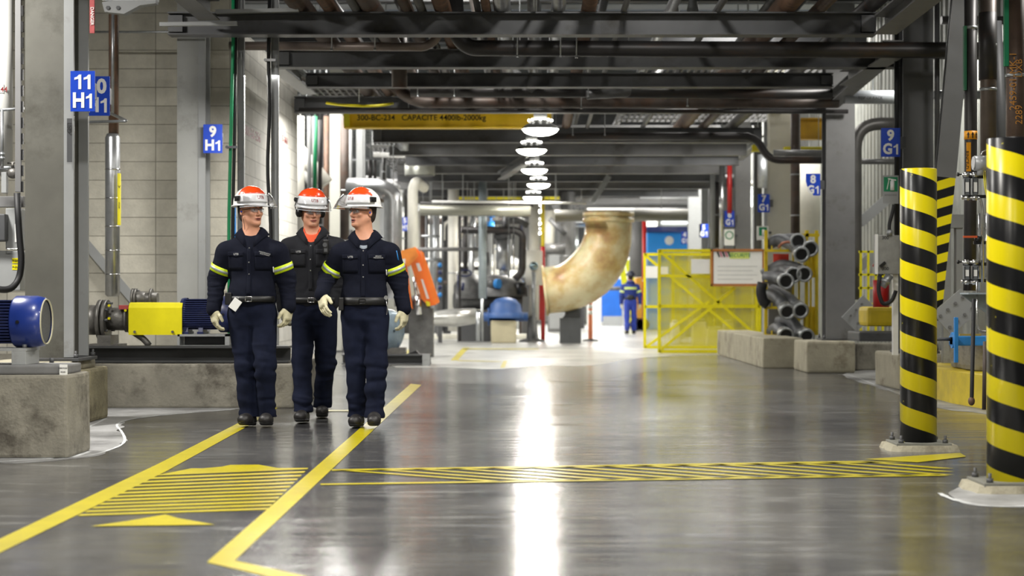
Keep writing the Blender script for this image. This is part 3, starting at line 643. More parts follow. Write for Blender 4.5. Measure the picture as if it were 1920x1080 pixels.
for i, px in enumerate((560, 700, 860, 1000, 1160, 1330, 1520, 1600)):
    X = XX(px, 17.1); z = 4.35+.12*(i % 3)
    pipe(['leftmost', 'second', 'third', 'fourth', 'fifth', 'sixth', 'seventh', 'rightmost'][i]+' upper-tier lengthwise pipe high above the nearest beam', [(X, 13.5, z), (X, 44, z)], .05+.02*(i % 2), (PIPE_G, STEEL_D, ALU)[i % 3], seg=10)
# upper-tier joists and gratings
for i, Y in enumerate((18.2, 20.4, 22.8, 26.4, 29.5, 34.5, 39)):
    tag(MB().ibeam((-4, Y, 4.95), (5.0, Y, 4.95), .24, .14, .012, (0, 0, 1)).build('roof_joist', STEEL_D), 'upper-tier roof joist, number %s counted from the front' % ['one', 'two', 'three', 'four', 'five', 'six', 'seven'][i], 'joist', 'upper-tier roof joists')
for i, (X0, X1, Y0, Y1, z) in enumerate([(-3.4, -1.9, 24.6, 29, 4.1), (1.5, 4.2, 24.6, 32, 4.2), (-1.8, .2, 29.5, 36, 4.15), (.3, 3.5, 33, 44, 4.2), (-3.5, -.3, 37, 47, 4.2)]):
    b = MB(); n = int((X1-X0)/.1)
    for k in range(n+1): b.box(X0+k*(X1-X0)/n-.012, X0+k*(X1-X0)/n+.012, Y0, Y1, z, z+.04)
    for k in range(12): b.box(X0, X1, Y0+k*(Y1-Y0)/11-.02, Y0+k*(Y1-Y0)/11+.02, z, z+.04)
    tag(b.build('floor_grating', STEEL), ['metal grating over the left pipes behind the fourth beam', 'metal grating over the right side behind the fourth beam', 'metal grating above the aisle lamps', 'far metal grating above the right aisle side', 'far metal grating above the machinery'][i], 'grating')
# threaded hanger rods
for i, (x, y0, y1, Y) in enumerate([(970, 92, 107, 18.3), (1051, 92, 107, 18.3), (1081, 82, 109, 18.3), (1097, 146, 164, 22.1), (1103, 163, 182, 22.1), (1090, 182, 204, 23.0), (622, 80, 95, 18.1), (703, 82, 94, 18.1), (1134, 232, 254, 27), (1074, 246, 254, 27), (783, 172, 182, 22.2), (852, 172, 182, 22.2), (1289, 186, 200, 23)]):
    b = MB(); b.cyl(P(x, y0-60, Y-.0), P(x, y1, Y-.0), .007, seg=6); b.bolt(P(x, y1, Y), .016, .015); b.build('hanger_rod', GALV, HP[0 if Y < 19 else 1 if Y < 22.7 else 2 if Y < 24 else 3])
b = MB(); b.tube([P(612, 193, 23), P(640, 197, 22.9), P(680, 199, 22.8), P(715, 198, 22.9), P(737, 194, 23)], .018, 8, .1); tag(b.build('yellow_cable', YEL), 'sagging yellow cable loop left under the third beam', 'cable')
# ------------------------------------------------------------ yellow crane rail
Yc = 26.0
t = thing('crane_rail', 'yellow crane runway beam lettered with its load capacity', 'crane beam', P(838, 239, Yc))
MB().ibeam(P(646, 222, Yc), P(1034, 222, Yc), .3, .24, .02, (0, 0, 1)).build('rail_profile', mat('crane_yellow', (240, 200, 10), .45, 0, .08, 3), t)
text('load_lettering', '300-BC-234   CAPACITE 4400lb-2000kg', INK, P(790, 221, Yc-.014), .115, t, bold=.01)
b = MB(); b.box(XX(646, Yc)-.0, XX(657, Yc), Yc-.14, Yc-.1, ZZ(238, Yc), ZZ(206, Yc)); b.build('end_stop', YEL, t)
for (x0, x1, y0, y1, Y, lb) in [(1500, 1600, 222, 262, 29, 'ochre crane girder right of the pale 7 G1 column'), (1470, 1600, 276, 290, 28.8, 'bright yellow girder flange below the ochre girder'), (1410, 1432, 272, 284, 29.2, 'short yellow girder piece beside the knee brace')]:
    tag(MB().ibeam(P(x0, (y0+y1)/2, Y), P(x1, (y0+y1)/2, Y), (y1-y0)/F*Y, .2, .02, (0, 0, 1)).build('yellow_girder', mat('girder_ochre', (180, 140, 20), .5) if y1-y0 > 30 else YEL), lb, 'crane beam')
tag(MB().ibeam(P(860, 365, 47), P(1070, 365, 47), .25, .2, .02, (0, 0, 1)).build('yellow_girder', YEL), 'far yellow girder behind the brightest aisle lamp', 'crane beam')
# ------------------------------------------------------------ aisle lamps
def lamp(label, X, Y, Z=3.4, r=.24, st=GLOW, body=True, drop=.9):
    t = thing('bay_lamp', label, 'lamp', (X, Y, Z), 'round high bay lamps')
    b = MB(); b.lathe((X, Y, Z), [(r, 0), (r*.99, .015), (r*.8, .06), (r*.5, .11), (r*.42, .13)], seg=28); b.build('reflector', mat('lamp_reflector', (120, 121, 119), .4, .3, .03), t)
    b = MB(); b.sphere((X, Y, Z+.0), r*.93, (1, 1, .36), 24); b.build('glowing_lens', st, t)
    b = MB(); b.cyl((X, Y, Z+.12), (X, Y, Z+.28), r*.36, seg=16); b.build('ballast_housing', STEEL_L, t)
    for k in range(5):
        a = PI+k*PI/4; b = MB(); b.sphere((X+math.cos(a)*r*.6, Y+math.sin(a)*r*.6, Z+.13), .02, seg=8); b.build('vent_hole', GLOW_S, t)
    b = MB(); b.cyl((X, Y, Z+.28), (X, Y, Z+drop), .012, seg=6); b.build('hanger', GALV, t)
for i, (x, y) in enumerate(LAMPS):
    lamp(['nearest glowing round lamp over the aisle, just right of the yellow crane rail', 'second glowing round lamp over the aisle', 'third glowing round lamp over the aisle', 'fourth glowing round lamp over the aisle', 'brightest fifth aisle lamp at the top of the white post',
          'sixth aisle lamp, hidden close behind the brightest one', 'seventh aisle lamp far down the hall', 'last aisle lamp near the far wall'][i], x, y, 3.4, .255 if i else .27, drop=2.52)
for x, lb in ((1262, 'left of two conical lamps above the nearest beam'), (1299, 'right of two conical lamps above the nearest beam')):
    X, Y = XX(x, 22), 22; Z = ZZ(27, 22)
    t = thing('conical_lamp', lb, 'lamp', (X, Y, Z), 'conical lamps above the beams')
    b = MB(); b.lathe((X, Y, Z), [(.09, 0), (.085, .01), (.05, .18), (.03, .24)], seg=20); b.build('reflector', STEEL_L, t)
    MB().sphere((X, Y, Z+.005), .082, (1, 1, .3), 16).build('glowing_lens', GLOW, t)
    MB().cyl((X, Y, Z+.24), (X, Y, Z+.5), .015, seg=8).build('hanger', STEEL_D, t)
# ------------------------------------------------------------ vertical struts with cables
def strut(label, x0, x1, Y, ztop=4.6, cable=None):
    X0, X1 = XX(x0, Y), XX(x1, Y)
    t = thing('strut_channel', label, 'strut', ((X0+X1)/2, Y, .395))
    b = MB(); b.box(X0, X1, Y+.04, Y+.045, .395, ztop); b.box(X0, X0+.005, Y, Y+.04, .395, ztop); b.box(X1-.005, X1, Y, Y+.04, .395, ztop); b.build('channel', STEEL_L, t)
    return t
strut('left vertical strut channel carrying the green cable', 445, 458, 17.4)
strut('right vertical strut channel carrying one black cable', 508, 522, 17.4)
def cable(label, pts, r, m, name='cable'):
    return tag(MB().tube(pts, r, 8, .2).build(name, m), label, 'cable')
cable('bright green cable running down the left strut', [P(437, -20, 17.3), P(437, 80, 17.3), P(432, 290, 17.3), P(429, 420, 17.3), P(430, 640, 17.3)], .017, GREEN, 'green_cable')
cable('black cable beside the green cable', [P(444, -20, 17.33), P(441, 100, 17.33), P(440, 250, 17.33), P(436, 420, 17.33), P(437, 640, 17.33)], .017, RUB)
cable('black cable on the right strut', [P(506, -20, 17.3), P(503, 110, 17.3), P(506, 200, 17.3), P(501, 320, 17.3), P(508, 420, 17.3), P(508, 640, 17.3)], .018, RUB)
cable('thin blue cable beside the left strut', [P(441, 385, 17.36), P(441, 640, 17.36)], .01, BLUE_L, 'blue_cable')
for i, (x, y) in enumerate([(436, 66), (432, 276), (504, 113)]):
    b = MB(); c = P(x, y, 17.27); b.box(c.x-.04, c.x+.07, 17.25, 17.29, c.z-.012, c.z+.012); b.cyl(c+Vector((-.03, -.03, 0)), c+Vector((-.03, .03, 0)), .016, seg=8); tag(b.build('cable_clamp', CHROME), ['upper bright clamp on the green cable', 'lower bright clamp on the green cable', 'bright clamp on the right black cable'][i], 'clamp')
# line tags painted on the side wall
for s, x, y, lb, sz in (('300-E6-256', 470, 252, 'dark red line number near the left strut', .105), ('E-361', 531, 263, 'faded red line number near the right strut', .08)):
    Yt = 3300*3.33/(1000-x)
    Xw = XX(447, YW)
    text('wall_lettering', s, RED_TXT, (Xw+.004, Yt, ZZ(y, Yt)), sz*1.5, wl, normal=(1, 0, 0), xs=1.6 if x < 500 else 2)['label'] = lb
# ------------------------------------------------------------ left pumps and panels
def motor(label, c, r, L, ax=1, m=BLUE_M, fins=True, foot=True, zbase=None, cap=.3, md=None):
    """horizontal electric motor, shaft along x; fan shroud at the +x end when ax=1"""
    md = md or BLUE_MD; c = Vector(c); t = thing('electric_motor', label, 'motor', (c.x, c.y, zbase if zbase is not None else c.z-r*1.1))
    x0, x1 = c.x-L/2*ax, c.x+L/2*ax; xs = x1-cap*L*ax
    MB().cyl((x0, c.y, c.z), (xs, c.y, c.z), r*.86, seg=32).build('stator_housing', md, t)
    b = MB()
    for k in range(-7, 8):
        for s_ in (1, -1):
            z = k/7.5*r*.9; hw = math.sqrt(max(0, (r*.99)**2-z*z))
            y0_, y1_ = sorted((c.y-s_*.02, c.y-s_*hw)); b.box(min(x0+.03*ax, xs), max(x0+.03*ax, xs), y0_, y1_, c.z+z-.0045, c.z+z+.0045)
    b.build('cooling_fins', md, t)
    b = MB(); b.lathe((xs, c.y, c.z), [(.02, 0), (r*.98, 0), (r*1.04, .012), (r*1.04, L*cap*.72), (r*.97, L*cap*.93), (r*.88, L*cap)], (ax, 0, 0), 40); sh_ = b.build('fan_shroud', m, t)
    b = MB(); b.lathe((x1-.012*ax, c.y, c.z), [(.001, 0), (r*.87, 0)], (ax, 0, 0), 40); b.build('fan_grille', mat('fan_grille_grey', (96, 98, 100), .5, .3, .5, 160), sh_)
    b = MB(); b.lathe((x1, c.y, c.z), [(r*.86, -.004), (r*.9, .004), (r*.92, -.004)], (ax, 0, 0), 40); b.build('grille_rim', mat('cream_rim', (190, 186, 160), .5), sh_)
    b = MB(); b.lathe((x0, c.y, c.z), [(.02, -.04), (r*.5, -.03), (r*.9, 0), (r*.93, .03), (r*.93, .05)], (ax, 0, 0), 32); b.build('end_bell', m, t)
    for q in (.15, .55):
        xx = x0+(xs-x0)*q; b = MB(); b.box(xx-.03, xx+.03, c.y-r*.85, c.y+r*.85, c.z-r*1.12, c.z-r*.98, .004); b.prism([(xx-.02, c.y-r*.8, c.z-r*1.1), (xx-.02, c.y-r*.55, c.z-r*.5), (xx-.02, c.y+r*.55, c.z-r*.5), (xx-.02, c.y+r*.8, c.z-r*1.1)], (.04, 0, 0)); b.build('foot', m, t)
    b = MB(); b.box(c.x-.1, c.x+.04, c.y-.05, c.y+.05, c.z+r*.85, c.z+r*1.08, .01) if False else b.bolt((xs+.06*ax, c.y-r*1.02, c.z), .012, .01, (0, -1, 0)); b.build('grease_nipple', BLK, t)
    return t
motor('large blue electric motor on the left foreground plinth, fan end to the right', P(-10, 603, 11.15), .158, .66, 1, zbase=ZZ(652, 11.0))
t = thing('motor_base', 'grey steel base frame under the large foreground motor', 'base frame', (XX(-20, 11.1), 11.15, ZZ(683, 11.1)))
zt_, zm_ = ZZ(652, 11.1), ZZ(683, 11.1)
b = MB(); b.box(XX(-120, 11.1), XX(58, 11.1), 11.0, 11.3, zt_-.018, zt_); b.box(XX(30, 11.1), XX(57, 11.1), 11.0, 11.3, zm_, zt_-.018, .004); b.box(XX(-120, 11.1), XX(-90, 11.1), 11.0, 11.3, zm_, zt_-.018, .004); b.build('frame', STEEL_L, t)
for px in (-40, 46): b = MB(); b.bolt(P(px, 655, 11.02), .014, .03); b.build('bolt', STEEL_D, t)
t = thing('sole_plate', 'dark grey sole plate with a small white tag on the foreground plinth', 'base plate', (XX(0, 11.1), 11.15, .515))
b = MB(); b.box(-5.3, XX(130, 11.1), 10.95, 11.4, .515, zm_, .012); b.build('plate', mat('grout_grey', (112, 112, 112), .7, 0, .2, 8), t)
b = MB(); q = P(118, 694, 10.93); b.box(q.x-.022, q.x+.026, q.y-.0, q.y+.012, q.z-.03, q.z+.035, .001); tg = b.build('tag_plate', WHITE, t)
text('tag_text', '300-P-234', INK, q+Vector((.002, -.001, .012)), .012, tg); text('tag_text', 'PO-B1', INK, q+Vector((.002, -.001, -.012)), .012, tg)
b = MB(); b.bolt(P(97, 680, 11.1), .015, .03); b.build('bolt', STEEL_D, t)
# pump skid behind the left worker
t = thing('skid_beam', 'long dark steel skid beam on the concrete pump base', 'steel base', (XX(350, 16.3), 16.3, .395))
MB().ibeam((XX(150, 16.3), 16.3, .477), (XX(545, 16.3), 16.3, .477), .15, .3, .018, (0, 0, 1)).build('profile', mat('skid_dark', (62, 63, 64), .5, 0, .15, 6), t)
Yp = 16.5
t = thing('pump_unit', 'grey process pump with yellow coupling guard behind the left worker', 'pump', (XX(250, Yp), Yp, .545))
def gcyl(name, x0, x1, yc, r, m, r2=None): b = MB(); b.cyl(P(x0, yc, Yp), P(x1, yc, Yp), r, r2, 28); return b.build(name, m, t)
gcyl('casing', 163, 186, 600, .14, CAST); gcyl('front_flange', 186, 193, 600, .19, CAST); gcyl('rear_flange', 196, 203, 600, .19, CAST)
gcyl('bearing_housing', 203, 243, 598, .105, CAST, .11); gcyl('suction_pipe', 130, 163, 600, .1, GALV); gcyl('housing_rib', 236, 241, 598, .125, CAST)
for k in range(10):
    a = k*PI/5; c = P(203, 600, Yp)+Vector((0, math.cos(a)*.165, math.sin(a)*.165)); b = MB(); b.bolt(c, .013, .03, (1, 0, 0)); b.build('flange_bolt', STEEL_D, t)
for x, y in ((205, 573), (205, 597), (236, 582)): b = MB(); q = P(x, y, Yp-.11); b.cyl(q, q+Vector((0, -.02, 0)), .012, seg=10); b.build('yellow_plug', YEL, t)
b = MB(); q = P(235, 576, Yp-.08); b.box(q.x-.05, q.x+.04, q.y-.05, q.y+.02, q.z-.02, q.z+.02, .003); b.build('red_plate', mat('faded_red', (170, 70, 70), .5), t)
b = MB(); b.box(XX(190, Yp), XX(215, Yp), Yp-.16, Yp+.16, .545, ZZ(628, Yp)); b.box(XX(168, Yp), XX(230, Yp), Yp-.18, Yp+.18, .545, .565); b.build('pedestal', CAST, t)
b = MB(); b.tube([P(243, 618, Yp-.1), P(270, 636, Yp-.1), P(280, 648, Yp-.1)], .03, 10, .05); b.build('drain_pipe', CAST, t)
# guard: rounded cover
b = MB(); X0, X1 = XX(241, Yp-.17), XX(341, Yp-.17); zt_, zb_ = ZZ(567, Yp-.17), ZZ(628, Yp-.17); w_ = .17
pr = [(Yp-w_, zb_), (Yp-w_, zt_-.05), (Yp-w_+.03, zt_-.012), (Yp-w_+.08, zt_), (Yp+w_-.08, zt_), (Yp+w_-.03, zt_-.012), (Yp+w_, zt_-.05), (Yp+w_, zb_), (Yp+w_-.01, zb_), (Yp+w_-.01, zt_-.05), (Yp, zt_-.01), (Yp-w_+.01, zt_-.05), (Yp-w_+.01, zb_)]
b.prism([(X0, y, z) for y, z in pr], (X1-X0, 0, 0)); g_ = b.build('coupling_guard', YEL, t)
for x in (253, 324): b = MB(); q = P(x, 622, Yp-.17); b.bolt(q, .013, .02, (0, -1, 0)); b.build('guard_bolt', CHROME, g_)
motor('dark blue finned pump motor right of the yellow coupling guard', P(392, 589, Yp), .165, .5, 1, BLUE_MD, zbase=ZZ(624, Yp), cap=.3, md=BLUE_MD)
t = thing('motor_base', 'steel box frame carrying the finned pump motor', 'base frame', (XX(390, Yp), Yp, .545))
b = MB(); zA = ZZ(626, Yp); b.box(XX(340, Yp), XX(436, Yp), Yp-.18, Yp+.18, zA-.02, zA); b.box(XX(340, Yp), XX(344, Yp), Yp-.18, Yp+.18, .545, zA); b.box(XX(428, Yp), XX(436, Yp), Yp-.18, Yp+.18, .545, zA); b.box(XX(340, Yp), XX(436, Yp), Yp-.18, Yp+.18, .545, .555); b.build('frame', STEEL_L, t)
b = MB(); b.box(XX(346, Yp), XX(426, Yp), Yp+.0, Yp+.02, .555, zA-.02); b.build('web_plate', STEEL_D, t)
# discharge piping behind the pump
t = thing('lagged_riser', 'silver lagged riser pipe behind the yellow coupling guard', 'pipe', (XX(211, 17.3), 17.3, ZZ(556, 17.3)))
b = MB(); b.lathe((XX(211, 17.3), 17.3, ZZ(556, 17.3)), [(.05, 0), (.072, .02), (.072, 1.56), (.055, 1.6), (.05, 1.6)], seg=28); b.build('lagging', ALU, t)
for y in (318, 372, 425, 470, 515): b = MB(); b.lathe((XX(211, 17.3), 17.3, ZZ(y, 17.3)), [(.072, -.008), (.075, -.006), (.075, .006), (.072, .008)], seg=28); b.build('band', CHROME, t)
b = MB(); b.box(XX(221, 17.2), XX(225.5, 17.2), 17.18, 17.23, ZZ(422, 17.2), ZZ(325, 17.2)); yl = b.build('yellow_label', YEL, t)
text('label_arrow', '>', INK, P(223, 350, 17.17), .05, yl, up=(1, 0, 0)); text('label_text', 'STEAM', INK, P(223.3, 385, 17.17), .02, yl, up=(1, 0, 0))
pipe('rust brown riser pipe above the silver lagging', [(XX(213, 17.3), 17.3, ZZ(250, 17.3)), (XX(213, 17.3), 17.3, 4.6)], .048, PIPE_RR)
pipe('thin galvanised conduit in front of the rust brown riser', [P(212, -20, 17.1), P(211, 212, 17.1)], .014, GALV)
pipe('thin rail crossing the block wall near its top', [P(165, 60, 18.9), P(345, 60, 18.9), P(425, 61, 18.9)], .012, GALV)
pipe('short bent tie rod below the 11 H1 sign', [P(206, 212, 16.5), P(238, 227, 16.0), P(165, 229, 16.2)], .014, GALV, .04)
t = thing('valve_assembly', 'grey flanged valve body between the riser foot and the yellow guard', 'valve', P(272, 570, 17.2))
b = MB(); b.sphere(P(262, 560, 17.2), .075, (1.3, 1, 1)); b.cyl(P(262, 560, 17.2), P(296, 560, 17.2), .06, seg=20); b.build('valve_body', CAST, t)
for x in (248, 253, 282): b = MB(); b.cyl(P(x, 560, 17.2), P(x+4, 560, 17.2), .1, seg=20); b.build('valve_flange', CAST, t)
b = MB(); b.cyl(P(254, 552, 17.2), P(254, 541, 17.2), .016, seg=10); b.cyl(P(247, 542, 17.2), P(262, 546, 17.2), .01, seg=8); b.build('valve_stem', STEEL_D, t)
# white box light fixture and red sign up left
t = thing('light_fixture', 'white linear light fixture bracket at the top left', 'light fixture', P(245, 26, 16.8))
b = MB(); b.prism([P(191, 4, 16.8), P(196, 22, 16.8), P(232, 26, 16.8), P(262, 10, 16.8), P(292, 6, 16.8), P(292, 0, 16.8), P(205, 1, 16.8)], (0, .12, 0)); b.build('housing', STEEL_L, t)
for x in (203, 222): b = MB(); b.bolt(P(x, 15, 16.8), .02, .02, (0, -1, 0)); b.build('screw', STEEL_D, t)
b = MB(); b.box(XX(191, 16.8), XX(292, 16.8), 16.8, 16.95, ZZ(0, 16.8), ZZ(-14, 16.8)); b.build('top_tray', GALV, t)
t = thing('warning_board', 'narrow red board edge with white lettering at the top left', 'sign', P(171, 62, 15.6))
b = MB(); b.box(XX(168, 15.6), XX(177, 15.6), 15.6, 15.62, ZZ(62, 15.6), ZZ(-30, 15.6)); b.build('board', mat('faded_red_board', (176, 70, 70), .6, 0, .3, 20), t)
text('board_text', 'DANGER', WHITE, P(172.5, 30, 15.59), .04, t, up=(1, 0, 0))
for (a, b2, Y, lb) in [((405, 22), (560, 19), 16.9, 'pale cable tray rail above the left end of the nearest beam'), ((300, 46), (445, 44), 16.6, 'short pale rail below the nearest beam, left side')]:
    tag(MB().bar(P(*a, Y), P(*b2, Y), .06, .035).build('tray_rail', STEEL_L), lb, 'rail')
# equipment at the far left edge
Ye = 14.9
pipe('wide ribbed pale pipe at the very left edge', [P(8, -30, Ye), P(8, 330, Ye)], .07, mat('pale_ribbed', (196, 196, 192), .5, 0, .06, 4))
t = thing('control_panel', 'grey electrical panel box with yellow labels at the left edge', 'electrical panel', P(22, 545, Ye))
b = MB(); b.box(XX(-30, Ye), XX(38, Ye), Ye, Ye+.25, ZZ(545, Ye), ZZ(470, Ye), .01); b.build('lower_box', STEEL_L, t)
b = MB(); b.box(XX(10, Ye), XX(36, Ye), Ye, Ye+.22, ZZ(468, Ye), ZZ(390, Ye), .01); b.build('upper_box', STEEL_L, t)
b = MB(); b.box(XX(-30, Ye), XX(9, Ye-.1), Ye-.1, Ye+.2, ZZ(452, Ye), ZZ(402, Ye), .01); b.build('dark_box', STEEL_D, t)
b = MB(); b.tube([P(12, 464, Ye-.02), P(12, 467, Ye-.06), P(34, 467, Ye-.06), P(34, 464, Ye-.02)], .005, 6, .01); b.build('handle', CHROME, t)
for y in (484, 496): b = MB(); b.box(XX(23, Ye), XX(35, Ye), Ye-.003, Ye, ZZ(y+10, Ye), ZZ(y, Ye)); q = b.build('yellow_label', YEL, t); text('label_text', 'P-234', INK, P(29, y+5, Ye-.004), .022, q)
b = MB(); b.box(XX(28, Ye), XX(33, Ye), Ye-.004, Ye, ZZ(454, Ye), ZZ(420, Ye)); b.build('switch_strip', WHITE, t)
t = thing('cable_duct', 'grey vertical cable duct strip left of the thick column', 'cable duct', P(33, 360, 14.5))
b = MB(); b.box(XX(28, 14.5), XX(39, 14.5), 14.5, 14.53, ZZ(360, 14.5), 4.6, .004); b.build('duct', STEEL, t)
b = MB()
for k in range(13):
    y = -20+k*30; b.box(XX(41, 14.52), XX(44, 14.52), 14.5, 14.53, ZZ(y+20, 14.5), ZZ(y, 14.5))
b.build('perforated_strip', BLK, t)
cable('thick black hose curving at the left edge', [P(32, 362, 14.5), P(36, 440, 14.5), P(41, 490, 14.5), P(36, 525, 14.5), P(18, 545, 14.4), P(-20, 540, 14.3)], .028, RUB, 'black_hose')
pipe('thin bracket pipe at the left edge near sign height', [P(-20, 208, 14.6), P(45, 203, 14.6)], .012, GALV)
pipe('thin vertical tube with fittings at the left edge', [P(4, 205, 14.6), P(4, 315, 14.6)], .014, GALV, fl=(.8,))
pipe('horizontal grey tube at the left edge above the panel', [P(-20, 316, 14.7), P(44, 314, 14.7)], .018, GALV)
t = thing('small_valve', 'small round dark valve beside the left grey tube', 'valve', P(24, 335, 14.65)); b = MB(); b.sphere(P(24, 325, 14.65), .05, (1, .7, .9)); b.build('body', CAST, t); b = MB(); b.cyl(P(24, 315, 14.65), P(24, 305, 14.65), .012); b.cyl(P(14, 306, 14.65), P(34, 304, 14.65), .008, seg=8); b.build('handle', CAST, t)
tag(MB().box(XX(2, 14.7), XX(12, 14.7), 14.7, 14.76, ZZ(362, 14.7), ZZ(322, 14.7), .006).build('junction_box', STEEL_L), 'small grey junction box at the left edge', 'junction box')
tag(MB().box(XX(-30, 14.9), XX(44, 14.9), 14.9, 14.98, ZZ(388, 14.9), ZZ(368, 14.9), .004).build('shelf_rail', STEEL), 'horizontal steel rail above the left panel', 'rail')
t = thing('plate_marker', 'line number 244 painted on the pale left pipe', 'sign', P(5, 175, Ye-.1)); text('marking', '244', RED_TXT, P(4, 168, Ye-.075), .06, t)
MB().box(XX(-12, Ye)-.0, XX(12, Ye), Ye-.074, Ye-.07, ZZ(176, Ye), ZZ(160, Ye)).build('plate', mat('pale_plate', (196, 196, 190), .6), t)
# anchor bolt stub near column 11 and nameplate strip
t = thing('marker_strip', 'dark strip with scribbled letters on the thick left column', 'label', P(128, 300, 13.72))
b = MB(); b.box(XX(125.5, 13.72), XX(135, 13.72), 13.72, 13.725, ZZ(304, 13.72), ZZ(222, 13.72)); b.build('strip', STEEL_D, t); text('scribble', 'LSD', INK, P(130, 240, 13.715), .05, t, up=(1, 0, 0))
# ------------------------------------------------------------ instruments between the striped posts (right)
Yi = 13.2
def vial(x, y, h, lab=None): pass
def cluster(label, yt, yb):
    t = thing('valve_manifold', label, 'instrument manifold', P(1828, yb+8, Yi))
    for x in (1806.5, 1822):
        b = MB(); b.box(XX(x, Yi), XX(x+11, Yi), Yi-.02, Yi+.03, ZZ(yb, Yi), ZZ(yt, Yi), .004); bd = b.build('flow_tube_body', mat('flow_tube_grey', (120, 124, 128), .35, .5, .05), t)
        b = MB(); b.box(XX(x+2.4, Yi), XX(x+8.8, Yi), Yi-.024, Yi-.02, ZZ(yb-6, Yi), ZZ(yt+8, Yi)); b.build('scale_plate', WHITE, bd)
        b = MB(); b.box(XX(x+.3, Yi), XX(x+1.6, Yi), Yi-.028, Yi-.02, ZZ(yb-2, Yi), ZZ(yt+2, Yi)); b.box(XX(x+9.4, Yi), XX(x+10.7, Yi), Yi-.028, Yi-.02, ZZ(yb-2, Yi), ZZ(yt+2, Yi)); b.build('black_frame', BLK, bd)
        for y in (yt-6, yb+5):
            b = MB(); b.cyl(P(x+5.5, y-5, Yi), P(x+5.5, y+5, Yi), .018, seg=12); b.cyl(P(x-3, y, Yi), P(x+12, y, Yi), .012, seg=10); b.build('fitting', CHROME, t)
    for y in (yt-3, yb+2): b = MB(); b.box(XX(1808, Yi), XX(1852, Yi), Yi+.03, Yi+.05, ZZ(y+3, Yi), ZZ(y-3, Yi)); b.build('mounting_bar', BLK, t)
    for x, y in ((1795, yt-7), (1803, yb+4)): b = MB(); b.cyl(P(x, y, Yi), P(x+10, y, Yi), .006, seg=8); b.cyl(P(x-1, y, Yi), P(x+3, y, Yi), .016, seg=10); b.build('needle_valve_knob', BLK if y < yt else CHROME, t)
    return t
cluster('upper pair of chrome flow tubes with white scales beside the nearest striped post', 334, 366)
cluster('lower pair of chrome flow tubes with white scales beside the nearest striped post', 498, 524)
t = thing('transmitter', 'round grey transmitter housing left of the top of the nearest striped post', 'instrument', P(1840, 323, 13.1))
q = P(1838, 306, 13.1); b = MB(); b.cyl(q-Vector((.045, 0, 0)), q+Vector((.06, 0, 0)), .056, seg=28); b.cyl(q-Vector((.055, 0, 0)), q-Vector((.045, 0, 0)), .05, seg=28); b.cyl(q, q-Vector((0, 0, .09)), .024, seg=16); b.build('housing', mat('silver_grey_paint', (168, 170, 172), .35, .2, .05), t)
b = MB(); b.cyl(q+Vector((.06, 0, 0)), q+Vector((.085, 0, 0)), .056, seg=24); b.build('red_cover', RED, t)
b = MB(); b.tube([q+Vector((.0, -.02, .05)), q+Vector((.01, -.02, .085)), q+Vector((.05, -.02, .1)), q+Vector((.09, -.02, .09))], .006, 8, .03); b.build('lifting_ring', CHROME, t)
pipe('bright tube rising beside the flow tubes', [P(1851, 400, 13.25), P(1851, 520, 13.25)], .013, CHROME)
pipe('bright bent tube below the upper flow tubes', [P(1828, 372, 13.2), P(1838, 372, 13.2), P(1842, 390, 13.2), P(1842, 530, 13.2)], .011, CHROME, .05)
pipe('second thin bright tube right of the bent tube', [P(1836, 400, 13.28), P(1836, 545, 13.28)], .009, CHROME)
pipe('thin bright tube looping under the lower flow tubes', [P(1832, 528, 13.1), P(1832, 608, 13.1), P(1838, 622, 13.1), P(1856, 622, 13.1)], .008, CHROME, .05)
t = thing('lever_valve', 'orange lever handle at mid height beside the chrome tubes', 'valve', P(1838, 452, 13.2))
b = MB(); b.bar(P(1806, 444, 13.18), P(1832, 444, 13.18), .02, .016); b.build('orange_lever', mat('orange_lever', (196, 84, 40), .5), t); b = MB(); b.sphere(P(1834, 448, 13.2), .03, (1, 1, .9), 12); b.box(XX(1826, 13.2), XX(1856, 13.2), 13.2, 13.22, ZZ(458, 13.2), ZZ(452, 13.2)); b.build('valve_body', BLK, t)
for k, x in enumerate((1846, 1849)): cable('thin yellow wire number %s beside the upper flow tubes' % ('one', 'two')[k], [P(x-2, 320, 13.15), P(x, 350, 13.1), P(x+6, 375, 13.1)], .004, YEL, 'yellow_wire')
t = thing('drip_tray', 'grey triangular bracket plate below the lower flow tubes', 'bracket', P(1830, 590, 13.3))
b = MB(); b.prism([P(1801, 551, 13.3), P(1856, 551, 13.3), P(1856, 592, 13.3)], (0, .02, 0)); b.box(XX(1801, 13.3), XX(1856, 13.3), 13.05, 13.32, ZZ(552, 13.3), ZZ(549, 13.3)); b.build('plate', mat('tray_grey', (150, 160, 166), .5, 0, .05), t)
pipe('long black drain pipe hanging beside the nearest striped post', [P(1826, 560, 12.9), P(1822, 745, 12.9), P(1821.5, 757, 12.9)], .015, RUB)
b = MB(); b.sphere(P(1821.5, 752, 12.9), .026, (1, 1, 1.3), 12); tag(b.build('brass_end_fitting', PIPE_RR), 'rusty elbow fitting at the foot of the black drain pipe', 'fitting')
pipe('second dark drain pipe half hidden by the nearest striped post', [P(1847, 640, 12.9), P(1845, 768, 12.9)], .015, PIPE_R)
t = thing('blue_valve_actuator', 'bright blue actuator with a vertical handle between the striped posts', 'valve', P(1818, 655, 15.3))
b = MB(); b.box(XX(1784, 15.3), XX(1856, 15.3), 15.25, 15.4, ZZ(648, 15.3), ZZ(630, 15.3), .01); b.cyl(P(1784, 638, 15.3), P(1792, 638, 15.3), .07, seg=16); b.build('body', BLUE_L, t)
